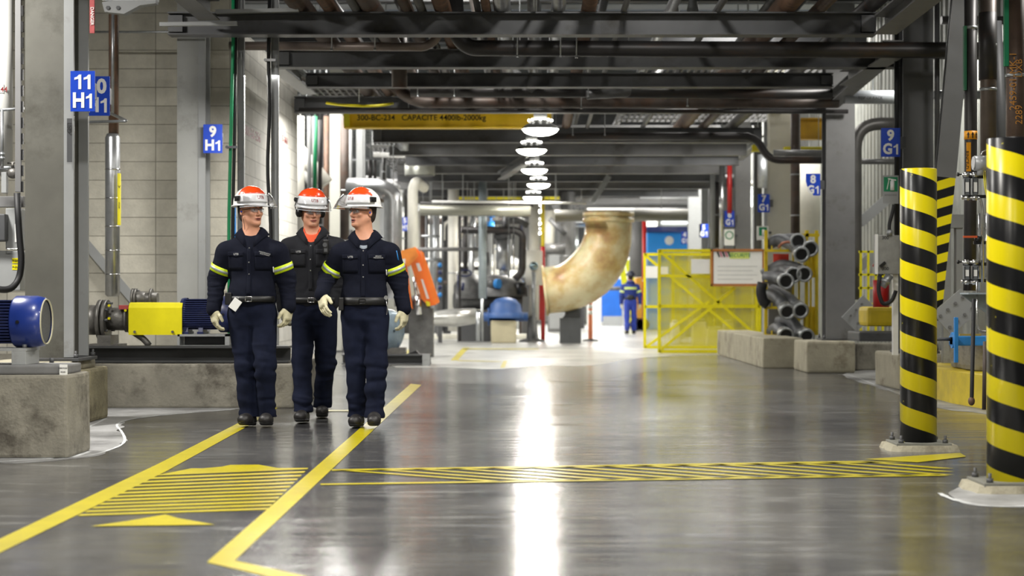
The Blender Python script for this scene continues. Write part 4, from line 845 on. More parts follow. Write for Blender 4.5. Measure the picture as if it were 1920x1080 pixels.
b = MB(); b.box(XX(1790, 15.1), XX(1797, 15.1), 15.1, 15.14, ZZ(680, 15.1), ZZ(595, 15.1), .004); b.cyl(P(1793, 638, 15.12), P(1793, 638, 15.3), .02); b.build('handle', BLUE_L, t)
b = MB(); b.cyl(P(1748, 636, 15.32), P(1784, 636, 15.32), .015, seg=8); b.build('stem', STEEL_D, t); b = MB(); b.box(XX(1800, 15.3), XX(1840, 15.3), 15.3, 15.34, ZZ(630, 15.3), ZZ(626, 15.3)); b.build('top_bracket', mat('ochre_bracket', (170, 140, 60), .5), t)
# junction box & co. right of the 8 G1 column
Yj = 18.6
t = thing('junction_box', 'worn grey junction box left of the far striped post', 'junction box', P(1668, 516, Yj))
b = MB(); b.box(XX(1643, Yj), XX(1687, Yj), Yj, Yj+.15, ZZ(514, Yj), ZZ(441, Yj), .006); b.build('box', mat('worn_box_grey', (140, 140, 136), .5, .1, .2, 10), t)
b = MB(); b.box(XX(1641, Yj), XX(1646, Yj), Yj-.01, Yj+.02, ZZ(514, Yj), ZZ(439, Yj)); b.build('cover_edge', WHITE, t)
for y in (446, 504): text('stencil', '300', INK, P(1660, y, Yj-.002), .05, t)
b = MB(); b.bar(P(1650, 500, Yj-.03), P(1660, 492, Yj-.03), .03, .03); b.build('switch_handle', BLK, t)
b = MB(); b.tube([P(1668, 440, Yj), P(1667, 420, Yj), P(1673, 400, Yj), P(1676, 384, Yj)], .02, 10, .05); b.build('flexible_conduit', RUB, t)
b = MB(); b.cyl(P(1668, 441, Yj), P(1668, 431, Yj), .03, seg=12); b.build('conduit_gland', GALV, t)
tag(MB().box(XX(1678, Yj), XX(1688, Yj), Yj+.1, Yj+.16, .39, ZZ(515, Yj)+.3).build('white_post', WHITE), 'slim white post behind the junction box', 'post')
t = thing('hose_fitting', 'grey angled conduit fitting under the junction box', 'fitting', P(1660, 545, Yj)); b = MB(); b.cyl(P(1668, 516, Yj), P(1655, 538, Yj), .045, .035, 14); b.build('fitting_body', GALV, t); b = MB(); b.cyl(P(1662, 524, Yj), P(1659, 530, Yj), .058, seg=8); b.build('nut', GALV, t)
cable('black cable loop under the junction box', [P(1650, 514, Yj), P(1646, 545, Yj), P(1655, 572, Yj), P(1672, 566, Yj), P(1680, 545, Yj)], .022, RUB)
t = thing('fire_hose_box', 'red hose bracket standing behind the junction box', 'fire equipment', P(1655, 576, 19.6))
b = MB(); b.cyl(P(1652, 576, 19.6), P(1652, 525, 19.6), .09, seg=20); b.build('red_cylinder', RED, t); b = MB(); b.prism([P(1636, 498, 19.5), P(1644, 484, 19.5), P(1644, 492, 19.5), P(1652, 492, 19.5), P(1652, 502, 19.5), P(1644, 502, 19.5), P(1644, 510, 19.5)], (0, .02, 0)); b.build('red_arrow', RED, t)
t = thing('yellow_machine', 'yellow machine body low behind the junction box', 'machine', P(1640, 630, 21.5)); b = MB(); b.box(XX(1626, 21.5), XX(1690, 21.5), 21.5, 22.1, ZZ(612, 21.5), ZZ(575, 21.5), .05); b.build('body', mat('machine_yellow', (206, 180, 20), .5, 0, .15, 5), t)
b = MB(); b.box(XX(1608, 21.5), XX(1690, 21.5), 21.4, 22.2, ZZ(640, 21.5), ZZ(622, 21.5), .02); b.build('chassis', STEEL_D, t)
t = thing('yellow_ladder_frame', 'yellow open lattice frame behind the dark elbow pipe', 'frame', P(1628, 640, 24.9)); b = MB()
for x in (1614, 1628, 1642, 1655): b.bar(P(x, 640, 24.9), P(x, 470, 24.9), .03, .03)
for y in (472, 515, 540, 570): b.bar(P(1610, y, 24.9), P(1660, y, 24.9), .03, .03, (0, 1, 0))
b.build('lattice', YEL, t)
lbeam('long pale diagonal stair stringer against the corrugated wall', P(1612, 418, 25.3), P(1690, 350, 25.3), .1, .14, STEEL_L, 'stair_stringer', 'brace', (0, 1, 0)); lbeam('lower pale diagonal stringer against the corrugated wall', P(1612, 500, 25.3), P(1690, 440, 25.3), .1, .14, STEEL_L, 'stair_stringer', 'brace', (0, 1, 0))
# ------------------------------------------------------------ yellow mesh gates with board
def mesh_mat():
    m, nt, b = newmat('yellow_mesh'); L = nt.links; tc = N(nt, 'ShaderNodeTexCoord'); sp = N(nt, 'ShaderNodeSeparateXYZ'); L.new(tc.outputs['Object'], sp.inputs[0])
    b.inputs['Base Color'].default_value = lin((206, 196, 40))+(1,); b.inputs['Roughness'].default_value = .5
    def line(sock):
        a = N(nt, 'ShaderNodeMath', operation='MULTIPLY'); a.inputs[1].default_value = 45; L.new(sock, a.inputs[0])
        f = N(nt, 'ShaderNodeMath', operation='FRACT'); L.new(a.outputs[0], f.inputs[0]); g = N(nt, 'ShaderNodeMath', operation='LESS_THAN'); g.inputs[1].default_value = .25; L.new(f.outputs[0], g.inputs[0]); return g.outputs[0]
    mx = N(nt, 'ShaderNodeMath', operation='MAXIMUM'); L.new(line(sp.outputs[0]), mx.inputs[0]); L.new(line(sp.outputs[2]), mx.inputs[1])
    L.new(mx.outputs[0], b.inputs['Alpha']); return m
MESH = mesh_mat()
def gate(label, x0, x1, y0, y1, Y, cross, mid):
    t = thing('mesh_gate', label, 'gate', P((x0+x1)/2, y1, Y), 'yellow mesh gates')
    def B(a, b_, w=.055): q = MB(); q.bar(P(*a, Y), P(*b_, Y), w, w, (0, 1, 0)); return q
    for (a, b_, n) in [((x0, y0), (x0, y1), 'left_post'), ((x1, y0), (x1, y1), 'right_post'), ((x0, y0+2), (x1, y0+2), 'top_rail'), ((x0, y1-2), (x1, y1-2), 'bottom_rail'), ((x0, mid), (x1, mid), 'middle_rail')]: B(a, b_).build(n, YEL, t)
    for a, b_ in cross: B(a, b_, .05).build('diagonal_brace', YEL, t)
    b = MB(); b.box(XX(x0, Y), XX(x1, Y), Y+.03, Y+.034, ZZ(y1, Y), ZZ(y0, Y)); b.build('mesh_infill', MESH, t); return t
g1 = gate('front yellow mesh gate carrying the framed notice board', 1236, 1424, 468, 661, 31.8, [((1238, 472), (1422, 632)), ((1240, 655), (1378, 540))], 574)
q = MB(); q.bar(P(1238, 517, 31.8), P(1335, 519, 31.8), .05, .05, (0, 1, 0)); q.build('upper_rail', YEL, g1)
gate('rear yellow mesh gate showing left of the front gate', 1209, 1420, 475, 653, 34.2, [((1211, 480), (1400, 640)), ((1212, 650), (1330, 565))], 575)
Yb = 31.7
t = thing('notice_board', 'white notice board in a brown wooden frame hung on the yellow gate', 'notice board', P(1382, 535, Yb))
WOOD = mat('board_wood', (178, 116, 60), .5, 0, .15, 8)
b = MB(); b.box(XX(1333, Yb), XX(1433, Yb), Yb, Yb+.03, ZZ(536, Yb), ZZ(469, Yb)); b.build('backing', WOOD, t)
for x0, x1, y0, y1 in ((1332, 1336, 467, 537), (1430, 1434, 467, 537), (1332, 1434, 467, 471), (1332, 1434, 533, 537)): b = MB(); b.box(XX(x0, Yb), XX(x1, Yb), Yb-.03, Yb, ZZ(y1, Yb), ZZ(y0, Yb)); b.build('frame_rail', WOOD, t)
b = MB(); b.box(XX(1338, Yb), XX(1429, Yb), Yb-.012, Yb-.001, ZZ(532, Yb), ZZ(472, Yb)); sh_ = b.build('white_sheet', WHITE, t)
b = MB(); b.box(XX(1368, Yb), XX(1405, Yb), Yb-.016, Yb-.012, ZZ(485, Yb), ZZ(473, Yb)); b.build('header_strip', mat('header_yellow_green', (220, 230, 120), .5), sh_)
text('header_text', 'SECURITE', GREEN_S, P(1387, 479, Yb-.018), .09, sh_)
for k in range(5):
    b = MB(); b.bar(P(1345+k*5, 472, Yb-.015), P(1349+k*5, 482, Yb-.015), .03, .006, (0, 1, 0)); b.build('printed_mark', (INK, mat('pink_ink', (200, 120, 140), .5))[k % 2], sh_)
for k in range(4):
    b = MB(); b.box(XX(1345, Yb), XX(1420-8*(k % 2), Yb), Yb-.014, Yb-.012, ZZ(500+k*8, Yb), ZZ(499.3+k*8, Yb)); b.build('text_line', STEEL_L, sh_)
tag(MB().box(XX(1296, Yb), XX(1331, Yb), Yb, Yb+.01, ZZ(513, Yb), ZZ(486, Yb)).build('white_paper', WHITE), 'blank white paper fixed to the gate left of the notice board', 'paper')
tag(MB().box(XX(1212, 34.0), XX(1234, 34.0), 34.15, 34.17, ZZ(521, 34.0), ZZ(499, 34.0)).build('notice_plate', WHITE), 'bright white panel on the rear gate, left part', 'panel'); tag(MB().box(XX(1238, 34.1), XX(1253, 34.1), 34.15, 34.17, ZZ(514, 34.1), ZZ(500, 34.1)).build('notice_plate', WHITE), 'smaller white panel right of the bright panel on the rear gate', 'panel')
# stored boxes behind the gates
for i, (x0, x1, y0, y1, Y, m, lb) in enumerate([(1300, 1325, 598, 652, 36.5, 'cream_box', 'cream tall drum box behind the gates, left one'), (1326, 1356, 612, 654, 36.2, 'cream_box', 'cream container behind the gates under the notice board'), (1360, 1376, 600, 650, 36.8, 'cream_box', 'narrow cream container behind the gates'),
        (1384, 1408, 590, 652, 36.3, 'tan_box', 'tan box behind the gates near the right post'), (1260, 1274, 600, 650, 37.5, 'white_box', 'white upright panel seen through the gate left part')]):
    col = {'cream_box': (214, 206, 150), 'tan_box': (206, 196, 140), 'white_box': (235, 235, 225)}[m]
    t = thing('storage_container', lb, 'container', (XX((x0+x1)/2, Y), Y, 0)); X0, X1 = XX(x0, Y), XX(x1, Y)
    MB().box(X0, X1, Y, Y+.5, 0.0, ZZ(y0, Y)-.06, .03).build('body', mat(m, col, .6, 0, .08), t); MB().box(X0+.03, X1-.03, Y+.03, Y+.47, ZZ(y0, Y)-.06, ZZ(y0, Y), .02).build('lid', mat(m+'_lid', tuple(int(v*.85) for v in col), .6), t)
t = thing('yellow_cabinet', 'large yellow storage cage behind the gates', 'cage', (XX(1330, 38), 38, 0)); MB().box(XX(1262, 38), XX(1420, 38), 38, 39, 0, ZZ(478, 38)).build('mesh_box', MESH, t); b = MB()
for x in (1262, 1340, 1418): b.bar(P(x, 478, 38), (XX(x, 38), 38, 0), .06, .06, (0, 1, 0))
b.build('corner_posts', YEL, t)
# ------------------------------------------------------------ hose rack
Yh = 27.2
t = thing('hose_rack', 'yellow hose rack frame right of the mesh gates', 'rack', P(1480, 640, Yh)); YR = mat('rack_yellow', (214, 188, 16), .5, 0, .12, 6)
for x in (1436, 1512, 1531): b = MB(); b.bar(P(x, 432, Yh+.3), (XX(x, Yh+.3), Yh+.3, .42), .05, .05, (0, 1, 0)); b.build('upright', YR, t)
for y in (470, 526, 577, 629):
    b = MB(); b.bar(P(1436, y, Yh), P(1512, y, Yh), .04, .04, (0, 1, 0)); b.bar(P(1436, y, Yh), P(1436, y, Yh+.3), .04, .04); b.bar(P(1512, y, Yh), P(1512, y, Yh+.3), .04, .04); b.build('shelf_bar', YR, t)
    for k in range(4): b = MB(); b.bar(P(1447+k*16, y, Yh), P(1447+k*16, y-9, Yh), .02, .02, (0, 1, 0)); b.build('peg', YR, t)
for x in (1487, 1498, 1520): b = MB(); b.bar(P(x, 470, Yh+.35), P(x, 636, Yh+.35), .03, .03, (0, 1, 0)); b.build('back_bar', YR, t)
for x0, x1, y0, y1 in ((1514, 1536, 455, 520), (1514, 1536, 575, 632), (1484, 1512, 575, 600)): b = MB(); b.box(XX(x0, Yh), XX(x1, Yh), Yh+.4, Yh+.42, ZZ(y1, Yh), ZZ(y0, Yh)); b.build('back_panel', YR, t)
b = MB(); b.bar(P(1500, 441, Yh), P(1536, 441, Yh), .05, .05, (0, 1, 0)); b.bar(P(1513, 432, Yh), P(1513, 445, Yh), .05, .05, (0, 1, 0)); b.build('top_bar', YR, t)
tag(MB().box(XX(1450, Yh+.3), XX(1479, Yh+.3), Yh+.3, Yh+.32, ZZ(503, Yh+.3), ZZ(476, Yh+.3)).build('red_sign', mat('red_sign', (206, 60, 40), .5)), 'red square panel hanging in the hose rack', 'sign')
tag(MB().box(XX(1441, Yh+.5), XX(1486, Yh+.5), Yh+.5, Yh+.9, .43, ZZ(525, Yh+.5)).build('grey_cabinet', STEEL), 'grey cabinet standing behind the hose rack', 'cabinet')
def hose(label, pts, r=.095, end=True, m=HOSE):
    pts = [P(x, y, Y) for x, y, Y in pts]; t = thing('suction_hose', label, 'hose', min(pts, key=lambda p: p.z), 'hoses on the yellow rack')
    b = MB(); b.tube(pts, r, 16, .35); b.build('hose_body', m, t); e, d = pts[-1], (pts[-1]-pts[-2]).normalized()
    b = MB(); b.lathe(e-d*.14, [(r, 0), (r*1.18, .01), (r*1.18, .13), (r*1.3, .14), (r*1.3, .2), (r*.95, .2), (r*.9, .08)], d, 20); b.build('coupling', GALV, t)
    b = MB(); b.lathe(e, [(.001, .03), (r*.95, .03)], d, 16); b.build('bore', BLK, t)
for a in [('bright-ended hose on the top shelf of the hose rack', [(1440, 458, 27.6), (1462, 447, 27.5), (1490, 462, 27.2), (1502, 476, 26.7)]), ('uppermost hose at the top right of the hose rack', [(1450, 452, 27.8), (1485, 448, 27.6), (1496, 452, 26.9)]), ('small hose end at the right of the top shelf', [(1478, 456, 27.8), (1510, 462, 27.3), (1519, 466, 26.8)]),
          ('hose on the second shelf pointing furthest right', [(1432, 516, 27.6), (1462, 496, 27.5), (1495, 503, 27.1), (1507, 513, 26.6)]), ('middle hose on the second shelf', [(1448, 512, 27.5), (1470, 505, 27.3), (1487, 515, 26.6)]), ('lower hose end on the second shelf', [(1436, 520, 27.3), (1460, 520, 27.1), (1473, 527, 26.5)]),
          ('left hose on the third shelf', [(1438, 548, 27.6), (1458, 556, 27.3), (1475, 583, 26.6)]), ('right hose on the third shelf', [(1448, 544, 27.6), (1480, 560, 27.2), (1500, 581, 26.6)]), ('left dark hose on the bottom shelf', [(1442, 626, 27.6), (1458, 612, 27.3), (1473, 628, 26.6)]),
          ('right hose on the bottom shelf', [(1460, 606, 27.7), (1490, 612, 27.2), (1511, 630, 26.6)]), ('hose curling over the bottom shelf', [(1462, 602, 27.2), (1480, 598, 27.0), (1494, 615, 26.9), (1499, 638, 26.8)])]: hose(a[0], a[1])
tag(MB().tube([P(1460, 464, 27.1), P(1466, 456, 27.0), P(1478, 453, 27.0), P(1490, 457, 27.0)], .02, 8, .1).build('copper_hose', mat('copper_tone', (176, 110, 84), .4, .3)), 'thin copper coloured line across the top shelf hoses', 'hose')
tag(MB().tube([P(1430, 530, 27.2), P(1426, 545, 27.2), P(1430, 565, 27.2), P(1440, 572, 27.2)], .08, 12, .2).build('black_hose', RUB), 'black hose bundle hanging at the left of the rack', 'hose')
# ------------------------------------------------------------ big stained elbow duct on its stand
def frp():
    m, nt, b = newmat('stained_fibreglass'); L = nt.links; tc = N(nt, 'ShaderNodeTexCoord')
    n1 = N(nt, 'ShaderNodeTexNoise', i_Scale=1.5, i_Detail=5.0, i_Roughness=.6); L.new(tc.outputs['Object'], n1.inputs['Vector'])
    c = N(nt, 'ShaderNodeValToRGB'); L.new(n1.outputs[0], c.inputs[0]); e = c.color_ramp.elements
    e[0].position = .4; e[0].color = lin((216, 206, 168))+(1,); e[1].position = .72; e[1].color = lin((146, 96, 62))+(1,)
    k = e.new(.52); k.color = lin((196, 170, 116))+(1,)
    L.new(c.outputs[0], b.inputs['Base Color']); b.inputs['Roughness'].default_value = .35; b.inputs['Subsurface Weight'].default_value = .2; return m
Yd = 39.0; FRP = frp()
t = thing('elbow_duct', 'big translucent brown stained fibreglass elbow duct', 'duct', P(1090, 625, Yd))
r = 44/F*Yd; b = MB(); path = [P(1141, 400, Yd), P(1141, 430, Yd)]
for k in range(9):
    a = k/8*math.radians(75); R_ = 115; path.append(P(1141-R_*(1-math.cos(a)), 430+R_*math.sin(a), Yd))
path.append(P(1020, 545, Yd)); b.tube(path, [r, r, r, r*1.02, r*1.05, r*1.08, r*1.1, r*1.1, r*1.08, r*1.04, r, r], 36); b.build('duct_body', FRP, t)
for y in (402, 413): b = MB(); b.lathe(P(1141, y, Yd), [(r, -.05), (r*1.1, -.045), (r*1.1, .045), (r, .05)], (0, 0, 1), 36); b.build('flange', FRP, t)
b = MB(); b.lathe(P(1022, 545, Yd), [(r, -.03), (r*1.08, -.03), (r*1.08, .03), (r, .03)], path[-1]-path[-2], 36); b.build('end_ring', FRP, t)
b = MB(); b.prism([P(1054, 598, Yd), P(1088, 598, Yd), P(1084, 572, Yd), P(1092, 560, Yd), P(1060, 578, Yd), P(1060, 590, Yd)], (0, .5, 0)); b.box(XX(1050, Yd), XX(1089, Yd), Yd-.2, Yd+.5, 0.0, ZZ(596, Yd)); b.build('saddle_support', mat('dark_support', (70, 72, 74), .6, 0, .1), t)
pipe('pale wide duct running across behind the top of the stained elbow', [P(1040, 405, 41.5), P(1290, 403, 41.5)], .14, mat('duct_pale', (128, 127, 120), .5, .1, .08, 3))
t = bpy.data.objects
# ------------------------------------------------------------ aisle post, poles, delineator
Yq = 40.5
t = thing('white_post', 'tall white post with a round mirror and dark flared foot below the brightest lamp', 'post', (XX(1001, Yq), Yq, 0))
b = MB(); b.cyl((XX(1001, Yq), Yq, .5), P(1001, 378, Yq), .12, seg=20); b.build('post_tube', PIPE_W, t); b = MB(); b.cyl(P(1001, 535, Yq), P(1001, 470, Yq), .2, seg=20); b.build('wide_sleeve', PIPE_W, t)
b = MB(); b.lathe((XX(998, Yq), Yq-.1, 0), [(.3, 0), (.3, .03), (.14, .08), (.1, .5), (.1, .56)], seg=20); b.build('flared_foot', STEEL_D, t)
b = MB(); b.sphere(P(1001, 499, Yq-.25), .105, seg=16); b.build('round_mirror', mat('mirror_dome', (140, 160, 166), .1, .8), t); b = MB(); b.cyl(P(1001, 640, Yq-.22), P(1001, 510, Yq-.22), .045, seg=10); b.build('mirror_stem', GALV, t)
t = thing('marker_pole', 'slim pole, yellow above and red below, right of the white post', 'pole', (XX(1018, 41), 41, 0))
b = MB(); b.cyl(P(1018, 462, 41), P(1018, 370, 41), .045, seg=12); b.build('yellow_section', mat('pole_yellow', (236, 214, 60), .5), t); b = MB(); b.cyl((XX(1018, 41), 41, 0), P(1018, 462, 41), .05, seg=12); b.box(XX(1011, 41), XX(1019, 41), 40.9, 41, ZZ(600, 41), ZZ(530, 41)); b.build('red_section', RED, t)
t = thing('delineator_post', 'slim orange delineator post with white bands on the aisle floor', 'delineator', (XX(1107, 41), 41, 0))
b = MB(); b.lathe((XX(1107, 41), 41, 0), [(.052, .03), (.052, .9), (.06, .92), (.06, 1.0), (.02, 1.12), (.001, 1.14)], seg=16); b.build('orange_tube', mat('delineator_orange', (255, 150, 112), .5), t)
for z in (.62, .76): b = MB(); b.cyl((XX(1107, 41), 41, z), (XX(1107, 41), 41, z+.09), .0535, seg=16); b.build('white_band', WHITE, t)
b = MB(); b.lathe((XX(1107, 41), 41, 0), [(.19, 0), (.18, .03), (.05, .05)], seg=20); b.build('rubber_base', RUB, t)
# ------------------------------------------------------------ machinery cluster left of the aisle
Ym = 38.6
def prop(name, label, cat, parts, loc=None, group=None):
    """parts: list of (name, material, function(MB))"""
    t = None; bs = []
    for n, m, fn in parts: b = MB(); fn(b); bs.append((n, m, b))
    zs = [v.co for _, _, b in bs for v in b.b.verts]; o = Vector((sum(v.x for v in zs)/len(zs), sum(v.y for v in zs)/len(zs), min(v.z for v in zs)))
    t = thing(name, label, cat, o, group)
    for n, m, b in bs: b.build(n, m, t)
    return t
prop('pump_housing', 'blue domed pump housing on a pale concrete block', 'pump', [
    ('dome', BLUE_M2 := mat('faded_blue_paint', (58, 92, 150), .5, 0, .15, 5), lambda b: b.lathe(P(948, 596, 39.5), [(.42, 0), (.42, .12), (.36, .14), (.34, .3), (.22, .42), (.05, .46), (.001, .46)], (0, 0, 1), 24)),
    ('shaft_collar', BLUE_M2, lambda b: b.cyl(P(905, 594, 39.5), P(990, 594, 39.5), .1)), ('flange_ring', BLUE_M2, lambda b: b.cyl(P(915, 594, 39.5), P(918, 594, 39.5), .2))])
block('pale concrete block under the blue domed pump', XX(921, 39.4), XX(968, 39.4), 39.2, 40, 0, ZZ(601, 39.4), mat('cream_concrete', (186, 178, 150), .8, 0, .1, 3), .03, 'concrete_block', 'concrete block')
prop('lagged_pipe', 'crumpled silver lagged pipe lying low between the orange boom and the blue pump', 'pipe', [
    ('lagging', mat('crumpled_foil', (190, 190, 186), .3, .7, .15, 6, bump=.8, bscale=7), lambda b: b.tube([P(785, 594, 38), P(815, 597, 38), P(850, 596, 38), P(893, 592, 38)], [.12, .16, .2, .17], 18)),
    ('elbow', CAST, lambda b: b.tube([P(770, 560, 38.3), P(772, 590, 38), P(787, 594, 38)], .11, 14, .2)), ('orange_band', ORANGE, lambda b: b.cyl(P(802, 596, 38), P(805, 596, 38), .16)),
    ('support_leg', mat('support_pale', (150, 148, 140), .6), lambda b: b.cyl((XX(798, 38), 38, 0), P(798, 604, 38), .11, seg=14)), ('leg_flange', STEEL, lambda b: b.cyl(P(798, 610, 38), P(798, 606, 38), .18, seg=14))])
MACH = mat('machine_grey', (96, 96, 96), .5, .4, .3, 6, .3, 20)
prop('compressor', 'large grey machine casing above the blue domed pump', 'machine', [
    ('lower_barrel', MACH, lambda b: b.cyl(P(852, 563, 40.5), P(976, 565, 40.9), .2, .2, 24)), ('upper_casing', MACH, lambda b: (b.lathe(P(940, 556, 40.6), [(.62, 0), (.6, .2), (.45, .42), (.3, .5), (.001, .5)], (0, 0, 1), 24))),
    ('side_casing', MACH, lambda b: b.lathe(P(880, 560, 40.6), [(.36, 0), (.36, .3), (.2, .55), (.001, .6)], (0, 0, 1), 20)), ('nozzle', MACH, lambda b: b.cyl(P(915, 532, 40.2), P(932, 532, 40.0), .12)),
    ('blue_cap', BLUE_L, lambda b: b.cyl(P(930, 532, 39.95), P(936, 532, 39.9), .11, seg=16)), ('valve_wheel', BLUE_MD, lambda b: b.tube([P(872+12*math.cos(k*PI/8), 512+6*math.sin(k*PI/8), 40.1) for k in range(17)], .02, 6)),
    ('blue_stem', BLUE_MD, lambda b: (b.cyl(P(861, 545, 39.9), P(859, 515, 39.9), .03), b.cyl(P(867, 545, 39.9), P(869, 530, 39.9), .03))), ('black_fitting', BLK, lambda b: b.cyl(P(976, 552, 40.2), P(976, 530, 40.2), .12)), ('bottom_frame', STEEL_D, lambda b: b.box(XX(858, 40.5), XX(965, 40.5), 40.3, 40.9, 0.0, ZZ(582, 40.5)))])
prop('cylinder_vessel', 'upright silver cylinder under the black bent pipe', 'vessel', [('shell', ALU, lambda b: b.cyl(P(944, 505, 39.8), P(944, 448, 39.8), .17, seg=24)), ('neck', ALU, lambda b: b.cyl(P(944, 516, 39.8), P(944, 505, 39.8), .1, seg=20)), ('top_cap', STEEL_D, lambda b: b.cyl(P(942, 448, 39.8), P(942, 437, 39.8), .2, seg=24))])
pipe('black bent pipe looping over the silver cylinder', [P(865, 431, 39.6), P(968, 432, 39.6), P(980, 440, 39.6), P(979, 510, 39.6), P(965, 524, 39.6)], .085, PIPE_D, .35, fl=())
pipe('small dark arch pipe above the black bent pipe', [P(946, 450, 40.2), P(948, 414, 40.2), P(974, 413, 40.2), P(990, 424, 40.2)], .075, mat('arch_grey', (84, 84, 86), .4, .3, .1), .2)
pipe('long pale grey lagged pipe crossing above the machinery', [P(788, 394, 38), P(995, 396, 38)], .12, mat('lagged_olive', (150, 150, 138), .4, .4, .08, 3))
pipe('thin dark pipe directly above the long lagged pipe', [P(788, 382, 38.4), P(1000, 384, 38.4)], .05, PIPE_D)
pipe('bright cream line across the top of the machinery', [P(810, 378, 37.6), P(1100, 381, 37.6)], .025, WHITE)
pipe('tall thick white vertical pipe with rounded top, left of the machinery', [P(795, 352, 34.5), P(780, 340, 34.0), P(774, 355, 34.0), P(774, 560, 34.0)], .1, PIPE_W, .15)
pipe('silver pipe arching down beside the right worker', [P(655, 350, 30.2), P(715, 352, 30), P(737, 366, 30), P(737, 470, 30), P(737, 560, 30)], .155, ALU, .5)
pipe('brown pipe arching behind the right worker helmet', [P(640, 362, 33), P(722, 364, 33)], .16, PIPE_R)
prop('silver_duct_cap', 'wide round silver duct collar hanging above the tall white pipe', 'duct', [('collar', mat('pale_silver', (214, 216, 206), .35, .5, .05), lambda b: b.lathe(P(787, 329, 35), [(.3, 0), (.3, .22), (.27, .27), (.24, .27)], (0, 0, 1), 28)), ('dark_inside', STEEL_D, lambda b: b.lathe(P(787, 330, 35), [(.001, 0), (.29, 0)], (0, 0, 1), 28)), ('stub', STEEL_L, lambda b: b.cyl(P(787, 305, 35), P(787, 270, 35), .2, seg=20))])  # collar in one even pale silver
for i, (x, y0, y1, r, Y, m, lb) in enumerate([(563, 218, 470, .07, 30, PIPE_W, 'white vertical pipe just right of the side wall end'), (580, 218, 470, .035, 29.5, STEEL, 'slim grey vertical pipe with the far green cable'), (590, 218, 420, .045, 30.5, PIPE_G, 'grey vertical pipe behind the middle helmet'),
        (600, 225, 420, .035, 29, PIPE_D, 'dark vertical pipe above the middle helmet'), (612, 218, 520, .05, 31.5, PIPE_RR, 'rusty vertical pipe right of the middle helmet'), (646, 218, 450, .08, 31, PIPE_R, 'brown vertical pipe between the pale columns'), (656, 240, 400, .045, 31.8, STEEL_L, 'pale vertical pipe right of the brown one'),
        (694, 300, 345, .04, 34, PIPE_D, 'short black vertical pipe under the crane rail'), (703, 300, 345, .03, 34, PIPE_D, 'second short black vertical pipe under the crane rail'), (720, 280, 350, .03, 36, PIPE_D, 'thin black vertical pipe near the silver collar'),
        (800, 400, 640, .04, 40, STEEL_D, 'dark upright left in the machinery'), (815, 395, 600, .045, 41, GALV, 'bright upright behind the orange boom'), (830, 395, 620, .03, 40.5, STEEL_D, 'slim dark upright in the machinery'), (850, 350, 620, .13, 42, PIPE_W, 'broad white upright pipe behind the machinery'),
        (862, 400, 640, .03, 39, PIPE_D, 'thin dark upright beside the broad white pipe'), (905, 335, 560, .09, 38.8, mat('blue_grey_upright', (166, 178, 184), .4, .3), 'blue-grey upright left of the silver cylinder'), (873, 400, 540, .05, 41, PIPE_D, 'dark upright behind the valve wheel'), (888, 400, 470, .05, 42, GALV, 'short bright upright in the machinery'),
        (954, 440, 520, .025, 39.4, GALV, 'thin bright tube right of the silver cylinder'), (963, 440, 505, .02, 39.4, CHROME, 'very thin bright tube right of the silver cylinder'), (1030, 395, 470, .14, 44, PIPE_W, 'white lagged upright right of the marker pole'), (1064, 360, 560, .2, 44, STEEL, 'broad grey upright behind the stained elbow'),
        (897, 585, 640, .05, 37.5, GALV, 'short grey stand pipe with an orange top'), (904, 560, 640, .03, 37.5, GALV, 'thin stand pipe beside the short grey one'), (1194, 410, 520, .22, 52, STEEL, 'wide grey upright between the stained elbow and red post'), (1208, 415, 600, .06, 50, RED, 'thin red upright left of the blue enclosure'),
        (1368, 305, 400, .05, 35, RED, 'thin red vertical pipe left of the 6 G1 column'), (1354, 305, 470, .06, 35.6, CHROME, 'bright vertical pipe left of the red one'), (1336, 310, 470, .055, 38, STEEL_L, 'pale vertical pipe between the 5 G1 and 6 G1 signs'), (1344, 310, 465, .08, 38.5, PIPE_D, 'dark vertical pipe between two pale pipes'),
        (1432, 290, 352, .12, 34, GALV, 'silver vertical duct above the 7 G1 sign'), (1517, 300, 440, .2, 31, PIPE_W, 'broad white duct behind the 8 G1 sign'), (745, 470, 575, .05, 31, STEEL, 'thin grey upright beside the orange boom')]):
    pipe(lb, [P(x, y0, Y), P(x, y1, Y)], r, m, seg=12, clamps=(.6,) if i % 4 == 1 else ())
cable('far green cable left of the middle helmet', [P(592, 218, 29.3), P(590, 380, 29.3)], .03, GREEN, 'green_cable')
